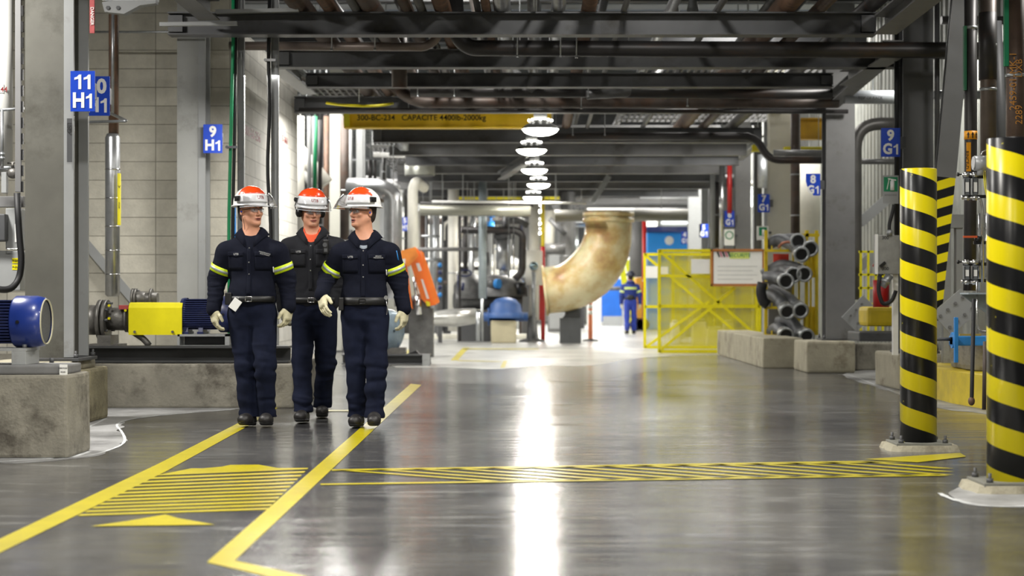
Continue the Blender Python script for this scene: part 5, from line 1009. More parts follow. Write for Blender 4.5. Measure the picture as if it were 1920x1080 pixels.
for i, (a, b_, r, Y, m, lb) in enumerate([((548, 268), (612, 345), .13, 31, PIPE_W, 'thick white diagonal pipe right of the side wall'), ((550, 305), (600, 360), .1, 33, mat('diagonal_grey_pipe', (150, 150, 146), .5), 'second diagonal pipe under the thick white one'), ((790, 443), (825, 443), .03, 39, GALV, 'short horizontal rail upper left of the machinery'),  # second diagonal pipe in one even grey
        ((782, 468), (900, 467), .045, 39, STEEL, 'horizontal grey pipe above the orange boom level'), ((790, 487), (828, 487), .04, 39.5, GALV, 'bright stub above the blue tubes'), ((1022, 467), (1060, 467), .14, 43, PIPE_G, 'horizontal grey lagged pipe left of the stained elbow'), ((1030, 410), (1060, 440), .06, 43, STEEL_D, 'dark diagonal tie behind the yellow pole'),
        ((700, 290), (1010, 300), .05, 34, WHITE, 'bright tube light line under the gratings'), ((860, 448), (875, 405), .07, 42, PIPE_W, 'short slanting white pipe in the machinery'), ((1290, 372), (1200, 372), .04, 47, STEEL_L, 'pale rail under the far beams'), ((715, 445), (760, 447), .02, 31, GALV, 'thin handrail beside the right worker'),
        ((1180, 494), (1200, 494), .06, 60, STEEL_D, 'dark pipe stub behind the distant worker'), ((1130, 541), (1168, 541), .07, 62, STEEL_D, 'dark horizontal pipe across the far blue door')]):
    pipe(lb, [P(*a, Y), P(*b_, Y)], r, m, seg=12)
# blue bottles / tube stack
t = thing('valve_bank', 'vertical bank of five round blue knobs on a grey post in the machinery', 'valves', P(825, 560, 39.2))
MB().box(XX(821, 39.3), XX(829, 39.3), 39.3, 39.36, 0, ZZ(488, 39.3)).build('back_post', STEEL_D, t)
for k in range(5):
    b = MB(); b.sphere(P(825, 497+k*14, 39.2), .05, (1, 1, 1.1), 10); b.build('knob', BLUE_L if k % 2 == 0 else BLUE_MD, t)
# louvred fan box under the crane rail
t = thing('louvre_box', 'grey louvred heater box under the yellow crane rail', 'heater', P(718, 272, 31)); b = MB(); b.box(XX(697, 31), XX(740, 31), 31, 31.4, ZZ(272, 31), ZZ(246, 31)); b.build('casing', STEEL_L, t)
for k in range(5): b = MB(); x = 701+k*7.6; b.box(XX(x, 31), XX(x+4.4, 31), 30.98, 31, ZZ(270, 31), ZZ(248, 31)); b.build('louvre_slot', BLK, t)
b = MB(); b.lathe(P(742, 262, 31.2), [(.12, 0), (.2, .08), (.2, .22), (.02, .24)], (1, 0, 0), 20); b.build('round_fan', GALV, t)
# orange folded boom
Yo = 29.5; t = thing('folded_boom', 'folded orange steel boom arm behind the right worker', 'crane', P(790, 585, Yo))
def bm(name, pts, m, th=.12, y=0): b = MB(); b.prism([P(x, y_, Yo+y) for x, y_ in pts], (0, th, 0)); return b.build(name, m, t)
bm('main_arm', [(752, 470), (778, 463), (788, 472), (817, 572), (803, 574), (790, 560), (770, 495), (762, 498)], ORANGE, .2)
bm('right_plate', [(788, 468), (794, 474), (824, 566), (820, 570), (812, 568)], ORANGE, .06, -.12)
bm('left_arm', [(750, 474), (762, 492), (774, 580), (760, 566), (748, 500)], ORANGE, .1, .12)
bm('pivot_block', [(752, 470), (778, 463), (785, 480), (765, 500), (752, 490)], mat('orange_light', (250, 150, 60), .45), .24, -.03)
bm('slot', [(789, 523), (793, 524), (805, 560), (800, 560)], WHITE, .01, -.02)['label'] = 'white lettered plate'
bm('white_label', [(780, 494), (786, 493), (791, 507), (785, 509)], WHITE, .01, -.02); bm('white_label', [(752, 486), (760, 485), (760, 494), (753, 493)], WHITE, .01, -.05)
bm('yellow_tip', [(798, 564), (806, 566), (806, 574), (800, 574)], YEL, .1, -.05); b = MB(); b.cyl(P(776, 520, Yo), P(782, 560, Yo), .03); b.cyl(P(783, 556, Yo), P(786, 590, Yo), .05); b.build('hydraulic_ram', CHROME, t)
b = MB(); b.sphere(P(786, 575, Yo+.3), .2, (1, .6, 1.1)); b.box(XX(765, Yo), XX(810, Yo), Yo+.2, Yo+.6, 0, ZZ(578, Yo)); b.build('machine_base', MACH, t)
# wheel on skid behind right worker
Yw = 26.2; t = thing('pump_volute', 'round blue-grey pump casing seen edge on beside the right worker', 'pump', P(736, 664, Yw))
b = MB(); b.lathe(P(728, 621, Yw+.1), [(.02, -.1), (.25, -.1), (.31, -.06), (.31, .04), (.25, .1), (.02, .12)], Vector((1, -.8, 0)), 32); b.build('casing', mat('worn_blue_grey', (120, 136, 148), .4, .3, .25, 8, dirt=(60, 90, 130), dirt_amt=.3), t)
b = MB(); b.lathe(P(728, 621, Yw+.1), [(.31, -.02), (.335, -.01), (.335, .01), (.31, .02)], Vector((1, -.8, 0)), 32); b.build('rim', GALV, t); b = MB(); b.box(XX(715, Yw), XX(760, Yw), Yw, Yw+.3, ZZ(663.5, Yw), ZZ(652, Yw)); b.build('foot', CAST, t)
t = thing('skid_beam', 'dark steel skid beam on the floor right of the workers', 'steel base', (XX(740, 26), 26, 0)); MB().ibeam((XX(640, 26), 26.2, .09), (XX(806, 26), 26.2, .09), .15, .35, .02, (0, 0, 1)).build('profile', STEEL_D, t); b = MB(); b.box(XX(792, 26), XX(806, 26), 26.0, 26.05, 0, .17); b.build('end_plate', STEEL_L, t)
b = MB(); b.prism([P(762, 664, Yw), P(780, 657, Yw), P(786, 664, Yw)], (0, .2, 0)); b.build('shoe', BLK, t)
# kerb / pale wall behind machinery
block('low white kerb running behind the machinery', XX(740, 43), XX(1010, 43), 43, 43.4, 0, .12, mat('white_kerb', (210, 208, 196), .7), .02, 'white_kerb', 'kerb')
# ------------------------------------------------------------ far end
t = thing('blue_enclosure', 'big bright blue enclosure with a white patch beyond the yellow gates', 'enclosure', (XX(1252, 56), 56, 0))
MB().box(XX(1213, 56), XX(1292, 56), 56, 57.5, 0, ZZ(435, 56), .05).build('body', mat('sky_blue_panel', (30, 150, 240), .35, 0, .08, 1), t); MB().box(XX(1212, 55.9), XX(1293, 55.9), 55.9, 57.6, ZZ(436, 56), ZZ(425, 56)).build('dark_blue_lid', BLUE_M, t)
b = MB(); b.sphere(P(1255, 451, 56), .11, (1.3, .1, 1.3)); b.build('white_patch', WHITE, t)
t = thing('blue_door', 'blue double door with a grey foot plate in the far wall', 'door', (XX(1147, 64), 64, 0)); Yk = 64
MB().box(XX(1128, Yk), XX(1166, Yk), Yk, Yk+.15, .15, ZZ(543, Yk)).build('lower_panel', mat('door_blue', (20, 90, 180), .5, 0, .12, 3), t); MB().box(XX(1145, Yk), XX(1180, Yk), Yk+.02, Yk+.15, ZZ(541, Yk), ZZ(523, Yk)).build('upper_panel', mat('door_blue', (20, 90, 180)), t); MB().box(XX(1130, Yk), XX(1166, Yk), Yk-.02, Yk, 0, .35).build('kick_plate', STEEL_L, t)
struct(MB().box(XX(1100, 65), XX(1230, 65), 64.2, 64.5, 0, 6).build('wall_far_partition', mat('white_wall', (222, 222, 216), .7)))
t = thing('step_ladder', 'yellow step ladder leaning behind the distant worker', 'ladder', P(1176, 600, 58))
for a, b_ in (((1166, 500), (1186, 615)), ((1176, 488), (1206, 615))): q = MB(); q.bar(P(*a, 58), P(*b_, 58), .2, .06, (0, 1, 0)); q.build('rail', YEL, t)
t = thing('ochre_machine', 'ochre yellow machine body right of the distant worker', 'machine', (XX(1200, 54), 54, 0)); MB().box(XX(1192, 54), XX(1209, 54), 54, 55, .35, ZZ(520, 54), .05).build('body', mat('ochre_body', (222, 160, 50), .5, 0, .1, 3), t); b = MB(); b.cyl((XX(1194, 54), 54, .2), (XX(1194, 54), 54.4, .2), .2); b.build('wheel', RUB, t); b = MB(); b.cyl((XX(1206, 54), 54, .2), (XX(1206, 54), 54.4, .2), .2); b.build('wheel', RUB, t)
# window strips and pale wall bands at the far left and right
LITE = emat('lit_window', (.95, 1, .98), 1.6)
for i, (x0, x1, y0, y1, Y, k) in enumerate([(1408, 1425, 342, 352, 45.5, 1), (1408, 1425, 355, 363, 45.5, 2), (1408, 1420, 365, 387, 45.5, 3), (1034, 1060, 450, 457, 77.8, 4), (1076, 1094, 450, 459, 77.8, 5), (1240, 1290, 415, 420, 77.8, 6)]):
    struct(MB().box(XX(x0, Y), XX(x1, Y), Y, Y+.05, ZZ(y1, Y), ZZ(y0, Y)).build('window_%d' % k, LITE))
prop('white_tanks', 'pale tank bodies standing behind the side wall end', 'tank', [('tank_shell', mat('pale_tank', (206, 206, 198), .5, 0, .06, 2), lambda b: b.cyl((XX(690, 46), 46, 0), (XX(690, 46), 46, 3.9), .9, seg=32)), ('tank_top', STEEL_L, lambda b: b.lathe((XX(690, 46), 46, 3.9), [(.9, 0), (.6, .2), (.001, .3)], (0, 0, 1), 32))])
prop('white_tank', 'tall pale tank left of the machinery in the background', 'tank', [('tank_shell', mat('pale_tank', (206, 206, 198)), lambda b: b.cyl((XX(800, 54), 54, 0), (XX(800, 54), 54, 3.6), 1.1, seg=32)), ('tank_top', STEEL_L, lambda b: b.lathe((XX(800, 54), 54, 3.6), [(1.1, 0), (.6, .25), (.001, .3)], (0, 0, 1), 32))])
prop('white_tank', 'low white tank behind the silver cylinder', 'tank', [('tank_shell', mat('pale_tank', (206, 206, 198)), lambda b: b.cyl((XX(930, 58), 58, 0), (XX(930, 58), 58, 2.2), .9, seg=32)), ('tank_top', STEEL_L, lambda b: b.lathe((XX(930, 58), 58, 2.2), [(.9, 0), (.5, .2), (.001, .25)], (0, 0, 1), 32))])
# pipe rack steel behind the machinery so that the far wall does not show bare
random.seed(11)
for i, (x, Y) in enumerate([(600, 36), (635, 50), (740, 52), (765, 47), (812, 50), (838, 46), (870, 52), (915, 49), (950, 54), (985, 47), (1045, 56), (1090, 58), (1228, 66), (1300, 60), (1335, 55), (1420, 41), (1440, 39)]):
    t = MB().ibeam((XX(x, Y), Y, 0), (XX(x, Y), Y, 5.5), .2, .22, .02, (1, 0, 0)).build('rack_upright', (STEEL, STEEL_L, STEEL_D)[i % 3]); tag(t, 'distant rack upright %s in the background steelwork' % ['behind the middle helmet', 'left of the crane rail box', 'above the right worker shoulder', 'left of the white pipe', 'right of the white pipe', 'behind the orange boom', 'left of the valve wheel', 'behind the blue-grey upright', 'behind the silver cylinder', 'left of the white post', 'right of the marker pole', 'behind the stained elbow', 'above the distant worker', 'behind the notice board', 'behind the 6 G1 sign', 'right of the 6 G1 column', 'behind the hose rack'][i], 'steel upright')
for i, (x0, x1, y, Y) in enumerate([(590, 760, 300, 44), (600, 1000, 345, 48), (740, 1010, 360, 52), (780, 1000, 415, 50), (760, 1000, 500, 52), (1020, 1110, 420, 57), (1190, 1300, 395, 58), (1300, 1440, 330, 48), (1020, 1200, 475, 62), (1400, 1540, 345, 42)]):
    pipe(['highest far pipe run left of the aisle', 'second far pipe run left of the aisle', 'third far pipe run above the machinery', 'far pipe run just under the lagged pipe', 'low far pipe run behind the compressor', 'far pipe run right of the marker pole', 'far pipe run above the blue enclosure', 'far pipe run behind the 6 G1 column', 'low far pipe run behind the stained elbow', 'far pipe run behind the 7 G1 sign'][i],
         [P(x0, y, Y), P(x1, y, Y)], (.07, .12, .05, .09, .12, .1, .08, .06, .13, .07)[i], (GALV, PIPE_G, ALU, PIPE_R, PIPE_W)[i % 5], seg=12)
# ------------------------------------------------------------ tangle of thin pipes behind the compressor
rg = random.Random(5); MM = [PIPE_D, STEEL_D, GALV, STEEL, PIPE_G, PIPE_W, PIPE_R, BLUE_MD]
for k in range(30):
    x = rg.uniform(786, 990); Y = rg.uniform(41.5, 46); y0 = rg.choice((395, 410, 440)); y1 = rg.choice((520, 600, 630)); r = rg.uniform(.02, .07)
    b = MB()
    if k % 3: b.tube([P(x, y0, Y), P(x, y1, Y), P(x, y1, Y)+Vector((0, .0, -.01))], r, 10)
    else:
        y = rg.uniform(405, 590); x2 = x+rg.uniform(25, 80)*(1 if x < 900 else -1); b.tube([P(x, y-30, Y), P(x, y, Y), P(x2, y, Y), P(x2, y+35, Y)], r, 10, .2)
    tag(b.build('thin_pipe', MM[k % 8]), 'thin pipe in the blurred tangle behind the grey compressor', 'pipe', 'thin pipes in the tangle')
for k in range(14):
    x = rg.uniform(800, 985); Y = rg.uniform(40.9, 44); y = rg.uniform(420, 600); p = P(x, y, Y); b = MB()
    b.cyl(p-Vector((.09, 0, 0)), p+Vector((.09, 0, 0)), .09, seg=12); b.cyl(p, p+Vector((0, 0, .2)), .03, seg=8); b.cyl(p+Vector((0, 0, .2)), p+Vector((0, 0, .225)), .11, seg=14)
    tag(b.build('hand_valve', (STEEL_D, GALV, CAST, BLUE_L)[k % 4]), 'small hand valve in the blurred pipe tangle behind the compressor', 'valve', 'hand valves in the tangle')
for i, (x, y0, y1, Y) in enumerate([(1045, 470, 590, 52), (1215, 470, 600, 62), (640, 430, 600, 44)]):
    t = thing('wall_cabinet', ['grey cabinet far behind the stained elbow duct', 'grey cabinet behind the distant worker', 'grey cabinet behind the workers, left background'][i], 'cabinet', (XX(x, Y), Y, 0))
    MB().box(XX(x-18, Y), XX(x+18, Y), Y, Y+.6, 0, ZZ(y0, Y), .02).build('body', (STEEL, STEEL_L, STEEL)[i], t); MB().box(XX(x-15, Y), XX(x+15, Y), Y-.02, Y, .1, ZZ(y0, Y)-.08, .005).build('door', STEEL_L, t)
# ------------------------------------------------------------ people: smooth bodies from blended volumes
class Field:
    def __init__(s, lo, hi, h):
        s.lo = np.array(lo, np.float32); s.h = h
        s.n = np.ceil((np.array(hi)-np.array(lo))/h).astype(int)+1
        s.D = np.full(s.n, 1.0, np.float32)
    def sub(s, lo, hi, pad):
        a = np.clip(np.floor((np.array(lo)-pad-s.lo)/s.h).astype(int), 0, s.n); b = np.clip(np.ceil((np.array(hi)+pad-s.lo)/s.h).astype(int)+1, 0, s.n)
        if (b <= a).any(): return None
        ax = [s.lo[i]+s.h*np.arange(a[i], b[i], dtype=np.float32) for i in range(3)]
        return tuple(slice(a[i], b[i]) for i in range(3)), np.stack(np.meshgrid(*ax, indexing='ij'), -1)
    def put(s, sl, d, k, neg):
        A = s.D[sl]
        if neg:
            if k: hh = np.clip(.5-.5*(A+d)/k, 0, 1); s.D[sl] = A*(1-hh)+(-d)*hh+k*hh*(1-hh)
            else: s.D[sl] = np.maximum(A, -d)
        else:
            if k: hh = np.clip(.5+.5*(A-d)/k, 0, 1); s.D[sl] = A*(1-hh)+d*hh-k*hh*(1-hh)
            else: s.D[sl] = np.minimum(A, d)
    def cone(s, a, b, ra, rb, k=.02, flat=None, ff=1.0, neg=False):
        a = np.array(a, np.float32); b = np.array(b, np.float32); R = max(ra, rb)*max(1, ff)
        g = s.sub(np.minimum(a, b)-R, np.maximum(a, b)+R, k+3*s.h)
        if g is None: return s
        sl, p = g; q = p-a; ab = b-a
        if flat is not None:
            f = np.array(flat, np.float32); f /= np.linalg.norm(f); g_ = 1/ff-1
            q = q+g_*(q@f)[..., None]*f; ab = ab+g_*(ab@f)*f
        t = np.clip((q@ab)/max(ab@ab, 1e-9), 0, 1)
        d = np.linalg.norm(q-t[..., None]*ab, axis=-1)-(ra+(rb-ra)*t)
        if ff < 1: d = d*ff**.5
        s.put(sl, d, k, neg); return s
    def ell(s, c, r, k=.02, R=None, neg=False):
        c = np.array(c, np.float32); r = np.array(r, np.float32); m = r.max()
        g = s.sub(c-m, c+m, k+3*s.h)
        if g is None: return s
        sl, p = g; q = p-c
        if R is not None: q = q@np.array(R, np.float32)
        k0 = np.linalg.norm(q/r, axis=-1); k1 = np.linalg.norm(q/(r*r), axis=-1)
        d = k0*(k0-1)/np.maximum(k1, 1e-6)
        d = np.where(k0 < 1e-3, -r.min(), d)
        s.put(sl, d, k, neg); return s
    def cutz(s, z, above=True):
        zz = s.lo[2]+s.h*np.arange(s.n[2], dtype=np.float32); d = (zz-z) if above else (z-zz)
        s.D = np.maximum(s.D, np.broadcast_to(d, s.D.shape)); return s
    def mesh(s):
        D = s.D; D = np.pad(D, 1, constant_values=1.0); lo = s.lo-s.h
        neg = D < 0; nx, ny, nz = D.shape
        c = np.zeros((nx-1, ny-1, nz-1), np.int8)
        for i in (0, 1):
            for j in (0, 1):
                for k in (0, 1): c += neg[i:nx-1+i, j:ny-1+j, k:nz-1+k]
        act = (c > 0) & (c < 8); ids = np.full(act.shape, -1, np.int64); idx = np.argwhere(act); ids[act] = np.arange(len(idx))
        acc = np.zeros((len(idx), 3)); cnt = np.zeros(len(idx))
        cor = [(i, j, k) for i in (0, 1) for j in (0, 1) for k in (0, 1)]
        vals = {o: D[idx[:, 0]+o[0], idx[:, 1]+o[1], idx[:, 2]+o[2]] for o in cor}
        for o in cor:
            for ax in range(3):
                if o[ax]: continue
                o2 = tuple(o[q]+(q == ax) for q in range(3)); va, vb = vals[o], vals[o2]; mk = (va < 0) != (vb < 0)
                t = np.where(mk, va/np.where(mk, va-vb, 1), 0)
                pt = np.array(o, float)[None, :].repeat(len(idx), 0); pt[:, ax] += t
                acc[mk] += pt[mk]; cnt[mk] += 1
        V = (idx+acc/cnt[:, None])*s.h+lo
        Fs = []
        for ax in range(3):
            sl0 = [slice(None)]*3; sl1 = [slice(None)]*3; sl0[ax] = slice(0, -1); sl1[ax] = slice(1, None)
            a = neg[tuple(sl0)]; b = neg[tuple(sl1)]; cr = np.argwhere(a != b); sgn = a[tuple(cr.T)]
            u, v = [(1, 2), (2, 0), (0, 1)][ax]
            ok = (cr[:, u] > 0) & (cr[:, v] > 0) & (cr[:, u] < D.shape[u]-1) & (cr[:, v] < D.shape[v]-1); cr = cr[ok]; sgn = sgn[ok]
            def I(du, dv):
                q = cr.copy(); q[:, u] -= du; q[:, v] -= dv; return ids[tuple(q.T)]
            f = np.stack([I(1, 1), I(0, 1), I(0, 0), I(1, 0)], 1); f[~sgn] = f[~sgn][:, ::-1]; Fs.append(f)
        Fc = np.concatenate(Fs); Fc = Fc[(Fc >= 0).all(1)]
        return V, Fc
def np_mesh(name, V, Fc, m, parent, disp=None, smooth=2):
    # light smoothing
    e = np.concatenate([Fc[:, [0, 1]], Fc[:, [1, 2]], Fc[:, [2, 3]], Fc[:, [3, 0]]])
    for _ in range(smooth):
        acc = np.zeros_like(V); cn = np.zeros(len(V))
        np.add.at(acc, e[:, 0], V[e[:, 1]]); np.add.at(cn, e[:, 0], 1)
        V = V*.5+.5*acc/np.maximum(cn, 1)[:, None]
    if disp is not None:
        n = np.zeros_like(V); fn = np.cross(V[Fc[:, 2]]-V[Fc[:, 0]], V[Fc[:, 3]]-V[Fc[:, 1]])
        for i in range(4): np.add.at(n, Fc[:, i], fn)
        n /= np.maximum(np.linalg.norm(n, axis=1), 1e-9)[:, None]
        V = V+n*disp(V)[:, None]
    me = bpy.data.meshes.new(name)
    me.vertices.add(len(V)); me.vertices.foreach_set('co', V.astype(np.float32).ravel())
    me.loops.add(len(Fc)*4); me.loops.foreach_set('vertex_index', Fc.astype(np.int32).ravel())
    me.polygons.add(len(Fc)); me.polygons.foreach_set('loop_start', np.arange(len(Fc), dtype=np.int32)*4)
    me.update(calc_edges=True); me.validate()
    me.polygons.foreach_set('use_smooth', np.ones(len(me.polygons), bool)); me.materials.append(m)
    o = bpy.data.objects.new(name, me); C.objects.link(o); o.parent = parent; return o
def wob(V, f, seed):
    # cheap smooth pseudo noise
    r = np.random.RandomState(seed); out = np.zeros(len(V))
    for i in range(7):
        k = r.normal(size=3)*np.array(f); out += np.sin(V@k+r.rand()*6.28+1.4*np.sin(V@(r.normal(size=3)*np.array(f)*.6)+r.rand()*6))
    return out/7
def folds(V, spots, seed=1, base=.0035):
    d = base*wob(V, (9, 9, 16), seed)
    for (p, R, amp, fr) in spots:
        w_ = np.exp(-((V-np.array(p))**2).sum(1)/(R*R)); d += 1.5*amp*w_*np.sin(wob(V, fr, seed+int(R*1000))*5+V[:, 2]*fr[2]*.8)
    return d
SKIN = mat('skin', (204, 148, 120), .5, 0, .07, 18); SKIN.node_tree.nodes['Principled BSDF'].inputs['Subsurface Weight'].default_value = .15
SKIN.node_tree.nodes['Principled BSDF'].inputs['Subsurface Radius'].default_value = (.012, .005, .003)
LIP = mat('lip_tone', (158, 90, 80), .45, 0, .05)
NAVY = mat('navy_fabric', (17, 20, 33), .9, 0, .15, 30, .35, 420)
NAVY2 = mat('navy_trouser_fabric', (21, 26, 44), .9, 0, .18, 16, .35, 420)
for m_ in (NAVY, NAVY2): set_spec(m_, .15)
HATW = mat('white_helmet', (232, 232, 230), .25, 0, .02, coat=.5)
HATO = mat('orange_shield', (222, 70, 22), .25, 0, .06, 10, coat=.3)
GLOVE = mat('cream_leather_glove', (206, 200, 168), .8, 0, .12, 22, .3, 120)
GLOVE_G = mat('grey_leather_glove', (150, 148, 132), .8, 0, .15, 22, .3, 120)
LIME = mat('lime_reflective', (206, 232, 20), .45, 0, .05)
SILV = mat('silver_reflective', (170, 178, 176), .4, .3, .05)
BOOT = mat('black_boot_leather', (30, 28, 28), .5, 0, .2, 20, .2, 90)
SOLE = mat('boot_sole', (20, 20, 20), .7, 0, .1)
BELT = mat('black_belt', (20, 20, 21), .5, 0, .1)
HAIRD = mat('dark_hair', (44, 34, 28), .7, 0, .3, 120, .5, 300)
EYEW = mat('eye_white', (225, 220, 214), .2); IRIS = mat('eye_iris', (52, 40, 32), .2)
ORT = mat('orange_tshirt', (226, 88, 50), .8, 0, .06); GRT = mat('grey_tshirt', (140, 148, 160), .8, 0, .06)
def clear_mat(name, tint, alpha, rough=.05):
    m, nt, b = newmat(name); L = nt.links; out = nt.nodes['Material Output']
    tr = N(nt, 'ShaderNodeBsdfTransparent'); tr.inputs[0].default_value = tint+(1,)
    gl = N(nt, 'ShaderNodeBsdfGlossy'); gl.inputs['Roughness'].default_value = rough; gl.inputs[0].default_value = (1, 1, 1, 1)
    df = N(nt, 'ShaderNodeBsdfDiffuse'); df.inputs[0].default_value = (.85, .87, .9, 1)
    fr = N(nt, 'ShaderNodeFresnel', i_IOR=1.5)
    mx = N(nt, 'ShaderNodeMixShader'); L.new(fr.outputs[0], mx.inputs[0]); L.new(tr.outputs[0], mx.inputs[1]); L.new(gl.outputs[0], mx.inputs[2])
    m2 = N(nt, 'ShaderNodeMixShader'); m2.inputs[0].default_value = alpha; L.new(mx.outputs[0], m2.inputs[1]); L.new(df.outputs[0], m2.inputs[2])
    L.new(m2.outputs[0], out.inputs[0]); return m
VISOR = clear_mat('clear_visor', (.96, .97, 1.0), .05); LENS = clear_mat('spectacle_lens', (.74, .77, .82), .1)

def person(name_label, X, Y, sp):
    """local frame: x image right, y away, z up; joints given in metres"""
    h = sp.get('h', .0045); root_loc = Vector((X, Y, 0))
    yaw, pitch, tilt = sp['head_rot']; hc = Vector(sp['head'])
    Rh = Matrix.Rotation(yaw, 3, 'Z') @ Matrix.Rotation(pitch, 3, 'X') @ Matrix.Rotation(tilt, 3, 'Y')
    RH = np.array(Rh)
    def H(x, y, z): return np.array(hc+Rh @ Vector((x, y, z)))
    def HR(v): return np.array(Rh @ Vector(v))
    nb = Vector(sp['neck'])+Vector((0, 0, .018)); pel = Vector(sp['pelvis'])
    hips, knees, ankles, toes = sp['hip'], sp['knee'], sp['ankle'], sp['toe']
    sh, el, wr = [v+Vector((0, 0, -.045))+Vector((.012 if v.x < nb.x else -.012, 0, 0)) for v in sp['shoulder']], sp['elbow'], sp['wrist']
    # ---- body: head, neck, trunk and limbs as one surface
    lo = np.array([min(el[0][0], sh[0][0], wr[0][0])-.12, -.42, .02]); hi = np.array([max(el[1][0], sh[1][0], wr[1][0])+.12, .42, hc.z+.16])
    def core(f):
        f.ell(H(0, .012, .03), (.077, .097, .088), .02, RH); f.ell(H(0, -.03, -.035), (.063, .06, .083), .025, RH)
        for s_ in (-1, 1):
            f.cone(H(s_*.052, .0, -.06), H(s_*.018, -.068, -.103), .022, .018, .03); f.ell(H(s_*.043, -.066, -.028), (.021, .018, .018), .02, RH)
        f.ell(H(0, -.08, -.104), (.02, .015, .015), .02, RH)
        f.cone(H(-.042, -.076, .02), H(.042, -.076, .02), .012, .012, .015)
        for s_ in (-1, 1): f.ell(H(s_*.031, -.098, -.001), (.018, .014, .011), .008, RH, neg=True)
        f.cone(H(0, -.084, .006), H(0, -.108, -.034), .008, .0115, .008)
        for s_ in (-1, 1): f.ell(H(s_*.012, -.097, -.041), (.008, .009, .007), .006, RH)
        mo = sp.get('mouth', .006)
        f.cone(H(-.02, -.086, -.0655), H(.02, -.086, -.0655), .0065, .0065, .008); f.cone(H(-.017, -.086, -.077-mo), H(.017, -.086, -.077-mo), .007, .007, .008)
        f.cone(H(-.016, -.1, -.0715-mo*.5), H(.016, -.1, -.0715-mo*.5), .0035+mo*.35, .0035+mo*.35, .003, neg=True)
        for s_ in (-1, 1):
            f.ell(H(s_*.079, .012, -.012), (.009, .019, .031), .008, RH); f.ell(H(s_*.088, .008, -.008), (.006, .01, .017), .006, RH, neg=True)
        f.cone(tuple(nb+Vector((0, .02, -.06))), H(0, .022, -.06), .064, .054, .03)
        f.cone(tuple(nb+Vector((0, -.01, -.05))), H(0, -.02, -.075), .052, .045, .03)
    f = Field(lo, hi, h); core(f)
    f.cone(nb+Vector((0, .02, -.09)), pel, .115, .105, .05, (0, 1, 0), .72)
    for i in (0, 1):
        f.cone(nb+Vector((0, .02, -.07)), sh[i], .06, .055, .05); f.cone(sh[i], el[i], .05, .04, .03); f.cone(el[i], wr[i], .038, .028, .02)
        
        f.cone(pel, hips[i], .09, .085, .04); f.cone(hips[i], knees[i], .075, .052, .03); f.cone(knees[i], ankles[i], .048, .036, .02)
        f.cone(ankles[i], Vector(ankles[i]).lerp(Vector(toes[i]), .3), .03, .024, .02)
    V, Fc = f.mesh(); body = np_mesh('person', V, Fc, sp.get('skin', SKIN), None, smooth=1)
    body.location = root_loc; tag(body, name_label, 'person')
    if sp.get('turn'): body.rotation_euler.z = sp['turn']
    # helper to build head-frame meshes
    Mh = Matrix.Translation(hc) @ Rh.to_4x4()
    def hbuild(b, name, m, parent=None, smooth=True):
        bmesh.ops.recalc_face_normals(b.b, faces=b.b.faces)
        for v in b.b.verts: v.co = Mh @ v.co
        me = bpy.data.meshes.new(name); b.b.to_mesh(me); b.b.free(); me.materials.append(m)
        if smooth: me.polygons.foreach_set('use_smooth', np.ones(len(me.polygons), bool))
        o = bpy.data.objects.new(name, me); C.objects.link(o); o.parent = parent or body; return o
    def lbuild(b, name, m, parent=None, smooth=False):
        bmesh.ops.recalc_face_normals(b.b, faces=b.b.faces)
        me = bpy.data.meshes.new(name); b.b.to_mesh(me); b.b.free(); me.materials.append(m)
        if smooth: me.polygons.foreach_set('use_smooth', np.ones(len(me.polygons), bool))
        o = bpy.data.objects.new(name, me); C.objects.link(o); o.parent = parent or body; return o
    # ---- shirt
    f = Field(np.array([lo[0]-.02, -.45, pel.z-.12]), np.array([hi[0]+.02, .45, nb.z+.06]), h)
    W = sp.get('w', 1.0); ch = nb+Vector((0, .015, -.2)); wa = Vector((pel.x, pel.y, pel.z+.08))
    f.cone(nb+Vector((0, .02, -.11)), ch, .128*W, .148*W, .04, (0, 1, 0), .78); f.cone(ch+Vector((-.055, 0, 0)), ch+Vector((.055, 0, 0)), .132*W, .132*W, .05, (0, 1, 0), .86)
    f.cone(ch, wa, .158*W, .157*W, .05, (0, 1, 0), .76); f.cone(wa+Vector((-.03, -.005, .015)), wa+Vector((.03, -.005, .015)), .142*W, .142*W, .04, (0, 1, 0), .82)
    if sp.get('belly'): f.ell(wa+Vector((0, -.05, .04)), (.14, .1, .13), .05)
    for i in (0, 1):
        f.cone(nb+Vector((0, .02, -.06)), Vector(sh[i])+Vector((0, 0, .012)), .06, .066, .05); f.cone(sh[i], el[i], .082*W, .071, .045); f.cone(el[i], wr[i], .071, .054, .03)
        d = (Vector(wr[i])-Vector(el[i])).normalized(); f.cone(Vector(wr[i])-d*.03, Vector(wr[i])+d*.015, .054, .055, .01)
    # neck opening
    f.cone(nb+Vector((0, .02, -.02)), nb+Vector((0, .02, .2)), .06, .09, .005, neg=True)
    f.cone(nb+Vector((0, -.16, -.085)), nb+Vector((0, -.1, .02)), .010, .048, .01, neg=True)
    fd = [(ch+Vector((-.14*W, 0, .0)), .09, .004, (14, 14, 30)), (ch+Vector((.14*W, 0, .0)), .09, .004, (14, 14, 30)), (wa+Vector((0, 0, .05)), .14, .005, (16, 10, 14))]
    for i in (0, 1):
        mid = (Vector(el[i])+Vector(wr[i]))/2
        fd += [(el[i], .08, .006, (12, 12, 40)), (mid, .09, .004, (10, 10, 50)), ((Vector(sh[i])+Vector(el[i]))/2, .08, .003, (14, 10, 24))]
    V, Fc = f.mesh(); shirt = np_mesh('work_shirt', V, Fc, sp.get('shirt', NAVY), body, lambda v: folds(v, fd, sp['seed']))
    bvh = BVHTree.FromPolygons([tuple(v) for v in V], [tuple(q) for q in Fc])
